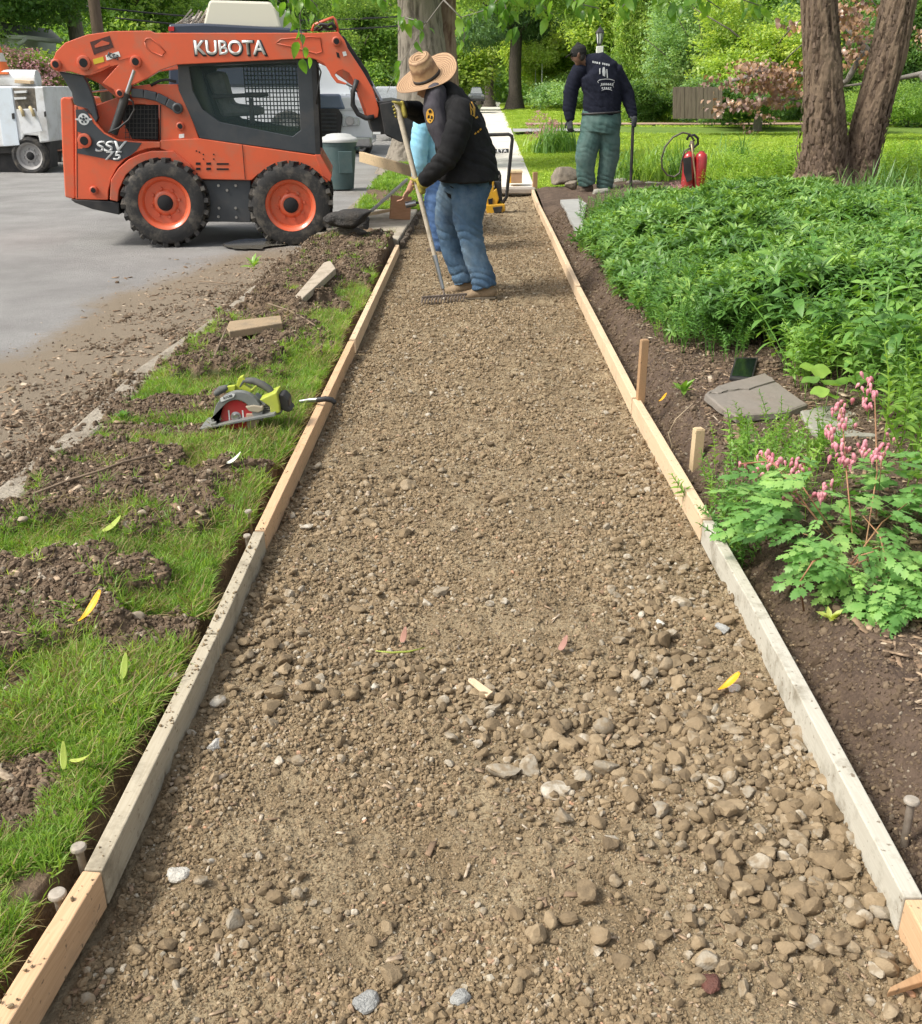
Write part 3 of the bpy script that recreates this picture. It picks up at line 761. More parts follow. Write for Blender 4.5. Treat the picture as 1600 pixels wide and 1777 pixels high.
def pin(px, py, zt, r, label, zb=-.07):
    t_ = G(px, py, zt); e = empty('form_pin', (t_.x, t_.y, zb)); e.rotation_euler = (random.uniform(-.06, .06), random.uniform(-.06, .06), 0)
    tag(e, label, 'steel pin', 'steel pins holding the form boards')
    a = MB().cyl((0, 0, 0), (0, 0, zt-zb-.006), r*.62, 14).build('shaft', M_pin, None, 'auto'); a.parent = e
    b_ = MB().lathe([(0, 0), (r*.7, -.002), (r*1.15, .0), (r*1.2, .004), (r*1.05, .008), (r*.6, .0095), (0, .0085)], (0, 0, zt-zb-.004), n=20).build('pin_head', M_pinhead, None, 'auto'); b_.parent = e
pin(435, 887, .10, .011, 'tall thin steel pin behind the orange pine board, standing above the other')
pin(427, 928, .075, .011, 'short steel pin just below the tall thin one')
pin(305, 1170, .07, .013, 'steel pin beside the middle of the grey left board')
pin(142, 1473, .085, .0135, 'upper of the two round headed pins near the bottom left joint')
pin(105, 1548, .085, .0145, 'lower of the two round headed pins near the bottom left joint')
pin(1585, 1392, .09, .014, 'steel pin behind the whitened right board', zb=-.03)
# ================================================================ grass of the verge
def blade(L, w, bend, lean=0):
    V = [(-w/2, 0, 0), (w/2, 0, 0), (-w*.45, bend*L*.2, L*.45), (w*.45, bend*L*.2, L*.45), (-w*.28, bend*L*.55, L*.8), (w*.28, bend*L*.55, L*.8), (0, bend*L, L*.97)]
    return np.array(V), np.array([[0, 1, 3], [0, 3, 2], [2, 3, 5], [2, 5, 4], [4, 5, 6]])
def tuft(n, L, w, r, seed, bendr=(.1, .9), tilt=.35):
    q = np.random.default_rng(seed); parts = []
    for i in range(n):
        V, Fc = blade(L*q.uniform(.55, 1.1), w*q.uniform(.7, 1.2), q.uniform(*bendr))
        a = q.uniform(0, 6.28); rr = r*math.sqrt(q.random())
        M = rmats(np.array([[q.uniform(-tilt, tilt)-tilt*.3, q.uniform(-tilt, tilt), a]]))[0]
        th = q.uniform(0, 6.28)
        parts.append(((V@M.T)+[rr*math.cos(th), rr*math.sin(th), 0], Fc))
    return merge(parts)
M_grass = leafmat('verge_grass', (.085, .17, .02), (.19, .34, .045), (.36, .46, .11), rough=.5, trans=.4, wscale=3)
M_dry = leafmat('dry_grass', (.22, .17, .07), (.33, .27, .13), rough=.8, trans=.15)
T_gr = [template('tuft', *tuft(13, .055, .0035, .02, 600+k, tilt=.75), M_grass) for k in range(6)] + [template('tuft', *tuft(8, .06, .003, .025, 620+k, (.5, 1.6), .9), M_dry) for k in range(2)]
n = 56000; Y = 1.2*(10.35/1.2)**rng.random(n); t = rng.random(n); X = (XK(Y)+.095)*(1-t)+(XB(Y)+.012)*t
m, _ = patchw(X, Y)
ok = rng.random(n) < (1-m)*sstep(.32, .5, fbm(X*5, Y*5, 3, 61)+.16)+.012
X, Y = X[ok], Y[ok]; n = len(X)
tid = np.where(rng.random(n) < .06+.45*sstep(.5, .62, fbm(X*4, Y*4, 2, 71)), rng.integers(6, 8, n), rng.integers(0, 6, n))
s = rng.uniform(.5, 1.1, n)*(.6+.65*fbm(X*4, Y*4, 2, 72))*(1+.03*Y)
R = np.stack([rng.uniform(-.3, .3, n), rng.uniform(-.3, .3, n), rng.uniform(0, 6.28, n)], 1)
scatter('grass', T_gr, np.stack([X, Y, zverge(X, Y)-.004], 1), R, s, tid=tid)
# grass beyond the apron and the far lawn
T_fg = [template('far_tuft', *tuft(9, .07, .010, .05, 640+k, tilt=.7), M_grass) for k in range(4)]
n = 9000; Y = 13.2*(40/13.2)**rng.random(n); X = (XK(Y)+.05)+rng.random(n)*(SWL(Y)-XK(Y)-.05)
ok = rng.random(n) < sstep(.35, .5, fbm(X*1.7, Y*1.2, 3, 66)+.16*sstep(14, 20, Y)); X, Y = X[ok], Y[ok]; n = len(X)
R = np.stack([0*X, 0*X, rng.uniform(0, 6.28, n)], 1)
scatter('far_verge_grass', T_fg, np.stack([X, Y, .05+.03*fbm(X*2, Y*2, 3, 3)+.12*np.exp(-((X+.9)**2)/1.2)*sstep(13.5, 15, Y)-.005], 1), R, rng.uniform(.7, 1.5, n))
M_lg = leafmat('lawn_grass', (.20, .33, .03), (.32, .45, .05), (.46, .56, .09), rough=.6, trans=.3, wscale=.6)  # brighter blades: colour stands in for sun on the far lawn
T_lg = [template('lawn_tuft', *tuft(9, .06, .014, .08, 650+k, tilt=.9), M_lg) for k in range(4)]
n = 42000; Y = 16*(90/16)**rng.random(n); X = SWR(Y)+.03+rng.random(n)**1.3*(4+Y*.42)
ok = ~((Y > 33.7) & (Y < 39.2)) & ~((Y > 40.3) & (Y < 43.4) & (X > 2.5)); X, Y = X[ok], Y[ok]; n = len(X)
R = np.stack([0*X, 0*X, rng.uniform(0, 6.28, n)], 1)
scatter('lawn_grass', T_lg, np.stack([X, Y, zlawn(X, Y)-.005], 1), R, rng.uniform(.7, 1.2, n)*(Y/22)**.8)
n = 9000; Y = 20*(90/20)**rng.random(n); X = XK(Y)-9.3-rng.random(n)*(5+Y*.4)
scatter('far_lawn_grass', T_lg, np.stack([X, Y, .03+.06*(fbm(X*.7, Y*.7, 2, 3))-.005], 1), np.stack([0*X, 0*X, rng.uniform(0, 6.28, n)], 1), rng.uniform(.8, 1.4, n)*(Y/22)**.8)
# ================================================================ vehicles
def paint(name, c, rough=.35, dirt=None, damt=.4, coat=.3):
    return surf(name, c, tuple(v*.88 for v in c), scale=2, rough=rough, coat=coat, dirt=dirt or (.16, .12, .09), dscale=4, damt=damt, world=True)
M_or = paint('orange_paint', (.68, .115, .045), .38, dirt=(.34, .20, .13), damt=.45, coat=.25)
M_or2 = paint('orange_paint_worn', (.58, .095, .04), .55, dirt=(.26, .17, .11), damt=.7, coat=0)
M_ch = surf('charcoal_paint', (.035, .042, .05), (.05, .056, .062), scale=4, rough=.5, dirt=(.12, .10, .08), damt=.35, world=True)
M_blk = surf('black_steel', (.014, .014, .015), (.026, .025, .025), scale=6, rough=.55, dirt=(.09, .075, .06), damt=.4, world=True)
M_rub = surf('tyre_rubber', (.018, .018, .018), (.034, .032, .03), scale=7, rough=.8, bump=.3, bscale=80, dirt=(.17, .145, .11), dscale=7, damt=.7, world=True)
M_steel = surf('bright_steel', (.45, .45, .45), (.35, .35, .35), rough=.3, metal=.9)
M_wht = surf('white_paint', (.70, .71, .72), (.62, .63, .63), scale=3, rough=.4, dirt=(.35, .31, .25), dscale=3, damt=.5, world=True)
M_sticker = surf('white_sticker', (.75, .75, .72), rough=.5)
M_dk = surf('dark_inside', (.01, .01, .011), rough=.9)
M_glass, _n, _b = newmat('tinted_glass'); _b.inputs['Base Color'].default_value = (.10, .15, .15, 1); _b.inputs['Roughness'].default_value = .02
_b.inputs['Alpha'].default_value = .14; _b.inputs['Specular IOR Level'].default_value = .8
YT = G(500, 427, -.055).y; YB = YT+.13; YF = YT+1.62
ld = empty('skid_steer', tuple(G(390, 426, -.055)))
tag(ld, 'orange skid steer loader with enclosed cab parked in the gutter beside the verge', 'skid steer loader')
def pl(pts, Y): return [U(x, y, Y) for x, y in pts]
def plate(name, pts, Y, d, mat, parent=None, bevel=.008):
    return MB().prism(pl(pts, Y), (0, d, 0)).build(name, mat, parent or ld, bevel=bevel)
plate('panel_gap', [(278, 258), (279.5, 258), (279.5, 182), (278, 182)], YB+.022, .003, M_dk, bevel=0)
plate('panel_gap', [(133, 185), (134.2, 185), (134.4, 344), (133.2, 344)], YB-.002, .003, M_dk, bevel=0)
plate('panel_gap', [(420, 251), (421, 251.2), (426, 311), (425, 311)], YB+.004, .003, M_dk, bevel=0)
# wheels
def wheel(cx, cy, rpx, Y, wd, parent, tyre=M_rub, rim=M_or, hub=M_dk, rimf=.60, lugs=22, flip=1, name='wheel'):
    c = U(cx, cy, Y); r = rpx*mpp(cx, cy, Y); e = empty(name, tuple(c)); e.parent = parent; e.matrix_parent_inverse = Matrix.Translation(parent.location).inverted() @ Matrix() if parent.rotation_euler.z == 0 else parent.matrix_world.inverted()
    rr = r*rimf
    m = MB().lathe([(rr*1.0, .03), (rr*1.04, 0.0), (r*.80, -.012), (r*.93, .01), (r*.975, .05), (r*.975, wd-.05), (r*.93, wd-.01), (r*.8, wd+.01), (rr*1.02, wd), (rr, wd-.03)], (0, 0, 0), 'Y', 48, False)
    for i in range(lugs):
        a = 2*PI*i/lugs
        for sgn, y0 in ((1, .055), (-1, wd-.055)):
            aa = a + (PI/lugs if sgn < 0 else 0)
            R = Matrix.Rotation(-aa, 3, 'Y') @ Matrix.Rotation(sgn*.5, 3, 'X')
            m.box(Vector((r*.985*math.sin(aa+PI/2), y0+sgn*.03, r*.985*math.cos(aa+PI/2))), (.045, wd*.52, r*.11), Matrix.Rotation(aa+PI/2, 3, 'Y') @ Matrix.Rotation(PI/2, 3, 'Y') @ Matrix.Rotation(sgn*.45, 3, 'X') if False else Matrix.Rotation(aa+PI/2, 3, 'Y') @ Matrix.Rotation(PI/2, 3, 'Y') @ Matrix.Rotation(sgn*.35, 3, 'X'))
    t = m.build('tyre', tyre, None, 'auto'); t.parent = e
    m = MB().lathe([(rr*1.03, .0), (rr*1.0, .012), (rr*.93, .02), (rr*.86, .05), (rr*.82, .075), (rr*.52, .08), (rr*.42, .055), (rr*.36, .05), (rr*.34, .05), (0, .05)], (0, 0, 0), 'Y', 40, False)
    m.lathe([(rr*.36, .052), (rr*.36, .11), (0, .11)], (0, 0, 0), 'Y', 30)
    o = m.build('rim', rim, None, 'auto'); o.parent = e
    o = MB().lathe([(0, .02), (rr*.22, .02), (rr*.30, .035), (rr*.32, .06), (rr*.30, .10)], (0, 0, 0), 'Y', 24, False).build('hub', hub, None, 'auto'); o.parent = e
    m = MB()
    for i in range(8):
        a = 2*PI*i/8+.2; m.lathe([(0, .052), (.016, .052), (.016, .08)], (rr*.56*math.cos(a), 0, rr*.56*math.sin(a)), 'Y', 6)
    o = m.build('wheel_bolts', M_or2 if rim == M_or else M_steel, None); o.parent = e
    return e
wheel(283, 353, 71, YT, .30, ld); wheel(502, 357, 70, YT, .30, ld)
for cx, cy in ((281, 353), (500, 357)):
    c = U(cx, cy, YT); r = 71*mpp(cx, cy, YT)
    Yf = YT+1.42; e = ld
    pxx, pyy = proj(c.x, Yf, c.z); wheel(float(pxx), float(pyy), r/mpp(float(pxx), float(pyy), Yf), Yf, .30, ld)
# chassis
plate('chassis', [(205, 300), (560, 300), (560, 352), (545, 362), (530, 385), (340, 385), (300, 375), (215, 370)], YB+.22, 1.0, M_blk)
plate('side_plate', [(335, 312), (436, 312), (436, 386), (352, 384), (340, 360)], YB+.05, .14, M_ch)
m = MB()
for x, y in ((380, 322), (395, 330), (410, 322), (358, 335), (360, 361), (381, 361), (410, 361), (380, 376), (411, 377)):
    p = U(x, y, YB+.05); m.lathe([(0, -.014), (.014, -.014), (.016, 0)], tuple(p), 'Y', 8)
m.build('plate_bolts', M_steel, ld)
plate('rear_bumper', [(122, 346), (188, 349), (207, 352), (207, 373), (160, 363), (130, 352)], YB, 1.35, M_blk)
# rear body: hood door, side panels with arch
plate('rear_door', [(105, 172), (110, 168), (124, 170), (128, 182), (131, 343), (128, 346), (113, 342), (108, 260)], YB+.02, 1.3, M_or, bevel=.03)
arch = [(187+0, 347), (188, 330), (193, 310), (203, 291), (217, 276), (235, 265), (255, 258), (278, 256)]
plate('rear_side_panel', [(129, 182), (136, 183), (152, 187), (160, 196), (168, 214), (182, 230), (202, 241), (232, 245), (278, 246), (278, 256)] + arch[::-1][1:] + [(131, 346)], YB, .05, M_or)
plate('fender', [(190, 347), (192, 312), (205, 292), (222, 277), (240, 268), (262, 262), (300, 262), (330, 285), (345, 312), (330, 312), (318, 292), (290, 276), (262, 276), (238, 286), (218, 304), (206, 330), (204, 350)], YB-.02, .30, M_or2)
plate('mid_body', [(278, 243), (346, 240), (400, 248), (470, 258), (553, 270), (558, 285), (572, 312), (566, 318), (556, 306), (530, 293), (500, 288), (470, 291), (448, 303), (437, 313), (338, 311), (322, 285), (302, 266), (278, 258)], YB+.01, .12, M_or)
plate('engine_body', [(131, 200), (150, 190), (215, 165), (240, 165), (310, 240), (553, 270), (560, 312), (200, 340), (135, 340)], YB+.14, 1.22, M_or2)
plate('front_step', [(546, 268), (556, 268), (576, 304), (573, 316), (560, 306)], YB+.0, 1.3, M_or2)
# upright between hood and cab with grilled opening
plate('cab_pillar', [(229, 150), (262, 146), (308, 146), (328, 190), (348, 246), (333, 259), (308, 256), (278, 254), (277, 182), (229, 180)], YB+.03, .10, M_or)
plate('grille_opening', [(214, 182), (275, 182), (275, 243), (230, 241), (214, 210)], YB+.05, .03, M_dk, bevel=0)
m = MB()
for i in range(9):
    x = 219+i*6.5; m.bar(U(x, 184, YB+.045), U(x, 241, YB+.045), .006, .006)
for i in range(7):
    y = 190+i*8; m.bar(U(217, y, YB+.042), U(274, y, YB+.042), .006, .006)
m.build('engine_grille', M_blk, ld)
m = MB()
for (a, b2, c_, d_) in ((340, 348, 282, 286), (340, 348, 291, 295), (358, 366, 282, 286), (358, 366, 291, 295), (376, 397, 283, 286), (376, 397, 292, 295)):
    m.prism(pl([(a, c_), (b2, c_), (b2, d_), (a, d_)], YB+.006), (0, .01, 0))
for x, y in ((341, 262), (353, 268), (353, 276), (371, 268), (371, 276), (346, 264)):
    p = U(x, y, YB+.006); m.lathe([(0, 0), (.008, 0), (.008, .01)], tuple(p), 'Y', 8)
m.build('vent_slots', M_dk, ld)
# decals
plate('decal_panel', [(131, 190), (146, 190), (152, 196), (162, 214), (180, 232), (205, 245), (246, 248), (236, 262), (226, 270), (205, 280), (134, 266), (134, 258), (142, 258), (150, 250), (155, 242), (148, 234), (134, 228)], YB-.006, .005, M_ch, bevel=0)
def lettering(name, txt, px, py, hpx, Y, mat, parent, wpx=None, shear=0, bold=.02, ext=.003, rot=0, sp=1.0):
    cu = bpy.data.curves.new(name, 'FONT'); cu.body = txt; cu.size = 1; cu.align_x = 'CENTER'; cu.align_y = 'CENTER'; cu.shear = shear; cu.offset = bold; cu.extrude = 0.0; cu.space_character = sp
    o = bpy.data.objects.new(name, cu); COL.objects.link(o)
    bpy.context.view_layer.update(); dg = bpy.context.evaluated_depsgraph_get(); me = bpy.data.meshes.new_from_object(o.evaluated_get(dg))
    bpy.data.objects.remove(o); bpy.data.curves.remove(cu)
    Vt = np.array([v.co[:] for v in me.vertices]); lo, hi = Vt.min(0), Vt.max(0); Vt -= (lo+hi)/2
    sc = mpp(px, py, Y); hh = hi[1]-lo[1]; ww = hi[0]-lo[0]; sy = hpx*sc/hh*1.06; sx = (wpx*sc/ww) if wpx else sy
    Vt *= [sx, sy, 1]
    me.vertices.foreach_set('co', Vt.astype(np.float32).ravel())
    bm = bmesh.new(); bm.from_mesh(me)
    r = bmesh.ops.extrude_face_region(bm, geom=bm.faces[:]); bmesh.ops.translate(bm, vec=(0, 0, ext), verts=[v for v in r['geom'] if isinstance(v, bmesh.types.BMVert)]); bmesh.ops.recalc_face_normals(bm, faces=bm.faces)
    bm.to_mesh(me); bm.free(); me.materials.clear()
    M = Matrix.Translation(U(px, py, Y)) @ Matrix.Rotation(-rot, 4, 'Y') @ Matrix.Rotation(PI/2, 4, 'X'); me.transform(M); me.update()
    o = link_mesh(name, me, mat, parent); return o
M_let = surf('white_lettering', (.78, .78, .76), rough=.5)
M_let2 = surf('silver_lettering', (.62, .63, .62), rough=.45)
YA = YB-.05            # near face of the lift arm
lettering('lettering', 'SSV', 193, 254, 17, YB-.010, M_let2, ld, wpx=58, shear=.28, bold=.018, sp=.95)
lettering('lettering', '75', 197, 270, 14, YB-.010, M_let2, ld, wpx=31, shear=.28, bold=.018)
lettering('lettering_shadow', 'KUBOTA', 399.2, 83.6, 25, YA-.001, M_ch, ld, wpx=128, bold=.035)
lettering('lettering', 'KUBOTA', 398, 82.5, 21.5, YA-.006, M_let, ld, wpx=123, bold=.02)
# round emblem
p = U(145, 207, YB-.008); m = MB().lathe([(0, 0), (.056, 0), (.056, .004)], tuple(p), 'Y', 24)
for s_ in (-1, 1): m.prism([p+Vector((s_*.05, 0, .012)), p+Vector((s_*.085, 0, .006)), p+Vector((s_*.085, 0, -.006)), p+Vector((s_*.05, 0, -.012))], (0, .004, 0))
m.build('emblem', M_let2, ld)
m = MB()
for k in range(5):
    a = 2*PI*k/5+.3; m.lathe([(0, 0), (.011, 0), (.011, .003)], (p.x+.03*math.cos(a), p.y-.004, p.z+.03*math.sin(a)), 'Y', 10)
m.lathe([(0.015, 0), (.009, 0), (.009, .003)], (p.x, p.y-.004, p.z), 'Y', 12)
m.build('emblem_marks', M_ch, ld)
def boss(x, y, rpx, Y, mat=M_or2, hole=True, name='pivot_boss'):
    p = U(x, y, Y); r = rpx*mpp(x, y, Y)
    MB().lathe([(r*.35, -.03), (r*.75, -.035), (r, -.028), (r, .03)], tuple(p), 'Y', 24).build(name, mat, ld, 'auto')
    if hole: MB().lathe([(0, -.0385), (r*.56, -.0385), (r*.60, -.036), (r*.60, .0)], tuple(p), 'Y', 20).build('hole_shade', M_dk, ld, 'auto')  # dark disc painted in place of the shade inside the boss hole
boss(147, 244, 12, YB-.012); boss(163, 330, 7, YB-.01); 
# lift arms (near and far)
arm = [(89, 114), (91, 103), (96, 90), (112, 74), (150, 60), (195, 54), (259, 53), (267, 57), (548, 57), (586, 55), (597, 70), (603, 85), (630, 126), (646, 154), (657, 189), (655, 203), (648, 206), (646, 200), (640, 200), (638, 208), (633, 190), (618, 152), (612, 138), (605, 127), (594, 121), (585, 124), (580, 130), (586, 138), (602, 145), (598, 147), (583, 144), (574, 132), (570, 124), (562, 111), (552, 105), (540, 101), (307, 112), (277, 122), (256, 135), (232, 146), (222, 150), (216, 166), (208, 171), (201, 166), (197, 156), (176, 144), (204, 113), (190, 116), (175, 124), (157, 130), (144, 131), (120, 124), (100, 124), (92, 121)]
plate('lift_arm', arm, YA, .09, M_or, bevel=.006)
fa = [(x-6+0*(x-390), y) for x, y in [(89, 114), (96, 90), (112, 74), (150, 60), (195, 54), (259, 53), (548, 57), (586, 55), (603, 85), (630, 126), (657, 189), (655, 203), (638, 208), (618, 152), (562, 111), (540, 101), (307, 112), (144, 131), (92, 121)]]
xs = [U(x+6, y, YA) for x, y in fa]
MB().prism([Vector((v.x, YF-.09, v.z)) for v in xs], (0, .09, 0)).build('lift_arm', M_or2, ld, bevel=.006)
plate('arm_cross_member', [(560, 70), (584, 64), (600, 92), (580, 96)], YA+.09, 1.35, M_or2)
# raised loops pressed on the arm
def loop(pts, Y, w_=.008, name='arm_gusset'):
    P = pl(pts, Y); P.append(P[0]); MB().tube(P, w_, 6).build(name, M_or2, ld, True)
loop([(250, 73), (253, 67), (260, 66), (275, 78), (286, 90), (280, 97), (262, 90), (253, 82)], YA)
loop([(478, 75), (487, 68), (540, 64), (555, 66), (558, 90), (548, 93), (500, 80)], YA)
for (x, y, r) in ((97, 112, 9), (145, 109, 12), (235, 107, 10), (583, 72, 8), (208, 162, 7)): boss(x, y, r, YA)
plate('arm_seam', [(160, 122), (188, 111), (189, 113), (161, 124)], YA-.006, .008, M_or, bevel=0)
plate('arm_seam', [(204, 103), (228, 97), (228, 99), (205, 105)], YA-.006, .008, M_or, bevel=0)
plate('slot', [(582, 90), (587, 92), (589, 101), (584, 99)], YA-.004, .006, M_dk, bevel=0)
plate('warning_label', [(155, 73), (189, 62), (196, 82), (162, 95)], YA-.004, .005, surf('decal_dark', (.05, .02, .018), (.10, .03, .02), scale=30, rough=.6), bevel=0)
plate('warning_mark', [(163, 79), (176, 70), (189, 74), (188, 77), (164, 83)], YA-.007, .003, M_or2, bevel=0)
plate('yellow_label', [(160, 103), (178, 98), (180, 107), (162, 112)], YA-.004, .005, surf('yellow_decal', (.6, .45, .03), rough=.5), bevel=0)
plate('dealer_label', [(182, 96), (205, 89), (208, 98), (184, 105)], YA-.004, .005, M_sticker, bevel=0)
lettering('lettering', 'KSR', 195, 97, 8, YA-.006, M_ch, ld, wpx=20, shear=.2, bold=.03, rot=-.3)
plate('small_label', [(593, 90), (599, 89), (601, 96), (595, 98)], YA-.004, .005, M_sticker, bevel=0)
plate('small_label', [(311, 233), (320, 232), (320, 239), (311, 240)], YB+.025, .005, M_sticker, bevel=0)
boss(314, 219, 7, YB+.03, M_or2)
# rear links, cylinders
plate('rear_link', [(102, 124), (144, 131), (152, 146), (162, 172), (170, 205), (166, 214), (156, 200), (140, 190), (128, 180), (124, 160), (112, 140)], YB+.0, .08, M_ch)
plate('inner_arm_plate', [(144, 131), (204, 113), (232, 146), (222, 172), (204, 170), (176, 146)], YB+.08, .05, M_or2)
MB().cyl(U(196, 232, YB-.03), U(219, 162, YB-.03), .045, 18).build('lift_cylinder', M_blk, ld, 'auto')
MB().cyl(U(219, 163, YB-.03), U(233, 122, YB-.03), .026, 14).build('cylinder_rod', M_steel, ld, 'auto')
m = MB(); P = [U(x, y, YB+.0) for x, y in ((228, 161), (250, 163), (272, 168), (290, 177), (308, 188))]
for a, b2 in zip(P, P[1:]): m.bar(a, b2, .05, .085)
m.build('control_link', M_ch, ld, bevel=.01); boss(308, 188, 9, YB-.02, M_ch)
MB().tube([U(x, y, YB-.07) for x, y in ((187, 230), (205, 222), (222, 208), (232, 190), (229, 176), (222, 172))], .010).build('hydraulic_hose', M_blk, ld, True)
MB().tube([U(x, y, YB+.02) for x, y in ((262, 148), (278, 140), (290, 138), (306, 142))], .014).build('hydraulic_hose', M_blk, ld, True)
MB().tube([U(x, y, YB+.3) for x, y in ((145, 138), (160, 160), (195, 156))], .010).build('hydraulic_hose', M_steel, ld, True)
# cab
out = [(309, 112), (330, 110), (541, 102), (547, 105), (550, 200), (554, 269), (470, 257), (347, 240), (330, 200), (310, 156)]
inn = [(328, 116), (345, 114), (513, 108), (516, 112), (520, 190), (522, 226), (508, 237), (382, 212), (352, 190), (335, 158)]
MB().ring(pl(out, YB+.02), pl(inn, YB+.02), (0, .07, 0)).build('cab_frame', M_ch, ld, bevel=.006)
MB().prism(pl(inn, YB+.05), (0, .006, 0)).build('cab_side_window', M_glass, ld)
fo = [Vector((v.x, YF-.18, v.z)) for v in pl(out, YB+.02)]; fi = [Vector((v.x, YF-.18, v.z)) for v in pl([(350, 116), (370, 114), (470, 110), (513, 110), (518, 190), (520, 222), (508, 230), (400, 212), (372, 190), (352, 158)], YB+.02)]
MB().ring(fo, fi, (0, .07, 0)).build('cab_frame', M_ch, ld)
m = MB()
z0, z1 = U(400, 236, YB).z, U(400, 112, YB).z
xa, xb = U(452, 200, YB).x-.25, U(516, 200, YB).x+.0
for i in range(17): x = xa+(xb-xa)*i/16; m.bar((x, YF-.2, z0), (x, YF-.2, z1), .012, .012)
for i in range(16): z = z0+(z1-z0)*i/15; m.bar((xa, YF-.21, z), (xb, YF-.21, z), .012, .012)
m.build('window_mesh', M_blk, ld)
cz = U(400, 100, YB).z
ro = pl([(307, 112), (541, 102), (541, 96), (310, 102)], YB)
MB().prism(ro, (0, YF-YB-.1, 0)).build('cab_roof', M_ch, ld, bevel=.01)
bk = pl([(309, 112), (322, 112), (360, 236), (347, 238)], YB+.09)
MB().prism(bk, (0, YF-YB-.27, 0)).build('cab_back_wall', M_blk, ld)
MB().prism(pl([(350, 215), (552, 262), (552, 268), (352, 238)], YB+.09), (0, YF-YB-.27, 0)).build('cab_floor', M_blk, ld)
M_seat = surf('seat_vinyl', (.10, .11, .10), (.16, .17, .16), rough=.6)
MB().prism(pl([(362, 128), (392, 122), (408, 180), (460, 186), (462, 200), (392, 204)], YB+.4), (0, .5, 0)).build('seat', M_seat, ld, bevel=.04)
MB().prism(pl([(372, 164), (470, 160), (472, 167), (374, 172)], YB+.3), (0, .06, 0)).build('seat_bar', M_blk, ld, bevel=.01)
MB().prism(pl([(436, 170), (444, 170), (446, 215), (438, 215)], YB+.25), (0, .05, 0)).build('control_lever', M_blk, ld, bevel=.01)
m = MB()
for sY in (YB+.03, YF-.18): m.bar(U(544, 103, YB)+Vector((0, sY-YB, 0)), U(552, 268, YB)+Vector((0, sY-YB, 0)), .05, .05)
m.build('front_post', M_blk, ld)
# front frame, coupler, bucket, tilt cylinder, hoses, wire guard
MB().tube([U(x, y, YA+.05) for x, y in ((541, 54), (545, 43), (578, 30), (582, 34), (587, 55))], .014).build('hose_guard', M_or, ld, True)
MB().tube([U(x, y, YA+.03) for x, y in ((546, 52), (556, 42), (568, 44), (576, 40), (582, 50))], .018).build('hydraulic_hose', M_blk, ld, True)
MB().tube([U(x, y, YA+.08) for x, y in ((552, 54), (562, 47), (572, 51), (583, 48), (604, 84))], .014).build('hydraulic_hose', M_blk, ld, True)
plate('tilt_cylinder', [(590, 62), (598, 62), (640, 124), (650, 150), (640, 146), (603, 88)], YA+.12, .08, M_blk)
MB().cyl(U(644, 142, YA+.16), U(664, 178, YA+.16), .024, 12).build('cylinder_rod', M_steel, ld, 'auto')
MB().tube([U(x, y, YA-.02) for x, y in ((618, 138), (611, 160), (611, 182), (620, 198), (634, 205), (648, 203))], .026).build('hydraulic_hose', M_blk, ld, True)
MB().tube([U(x, y, YA+.0) for x, y in ((600, 146), (612, 152), (619, 160))], .008).build('hydraulic_hose', M_blk, ld, True)
MB().tube([U(x, y, YB) for x, y in ((548, 105), (557, 125), (552, 150), (549, 180))], .008).build('cab_cable', M_blk, ld, True)
plate('bucket_coupler', [(640, 186), (668, 176), (686, 186), (680, 232), (648, 234), (642, 214)], YA+.02, 1.4, M_blk)
bk_ = [(652, 176), (690, 172), (728, 182), (740, 205), (742, 232), (728, 254), (704, 250), (668, 236), (662, 214), (690, 214), (700, 205), (690, 188), (664, 188)]
plate('bucket', bk_, YA-.1, 1.75, M_blk, bevel=.01)
plate('bucket_side', [(655, 180), (690, 174), (728, 184), (741, 206), (742, 232), (726, 253), (690, 246), (664, 232)], YA-.12, .025, M_blk)
plate('bucket_plate', [(644, 229), (657, 229), (657, 233), (644, 233)], YA-.125, .01, M_sticker, bevel=0)
# the loader stands slightly turned: swing its depth axis about the front wheel
KL = .11; X0L = U(500, 427, YT).x
def swing(v):
    t = (YB-KL*X0L)/(YB-KL*v.x*YB/max(v.y, .1)) if False else (YB-KL*X0L)/(YB-KL*v.x)
    d = v.y-YB; q = Vector((v.x*t, YB*t, H+(v.z-H)*t)); nn = math.hypot(1, KL)
    return q+Vector((-KL, 1, 0))*(d/nn)
for o in list(ld.children_recursive):
    if o.type == 'MESH' and o.parent is ld:
        for v in o.data.vertices: v.co = swing(v.co)
    elif o.type == 'EMPTY':
        o.location = swing(o.location); o.rotation_euler = (0, 0, math.atan(KL))
# ---------------------------------------------------------------- trucks and cars beyond
def carbox(m, c, d): return m.box(c, d)
YU = 21.5
ut = empty('utility_truck', tuple(G(40, 300, -.05))); tag(ut, 'white service truck with open side compartment at the left edge', 'truck')
YU = ut.location.y
plate('service_body', [(-160, 148), (75, 150), (86, 240), (86, 246), (69, 248), (66, 236), (42, 234), (36, 253), (-160, 262)], YU, 2.1, M_wht, ut, .02)
plate('compartment', [(22, 153), (60, 153), (64, 193), (28, 192)], YU-.01, .012, surf('compartment_inside', (.08, .07, .06), (.2, .17, .13), scale=14, rough=.9), ut, 0)
plate('shelf', [(24, 158), (46, 157), (46, 161), (25, 162)], YU-.06, .05, M_wht, ut, 0)
plate('shelf', [(24, 169), (45, 168), (45, 172), (25, 173)], YU-.06, .05, M_wht, ut, 0)
plate('fold_down_door', [(28, 190), (60, 188), (74, 228), (42, 233), (38, 226)], YU-.25, .03, M_wht, ut)
for x in (38, 56): MB().tube([U(x-4, 186, YU-.2), U(x, 192, YU-.28), U(x+3, 202, YU-.28)], .03).build('glove', surf('work_glove', (.45, .36, .2), rough=.9), ut, True)
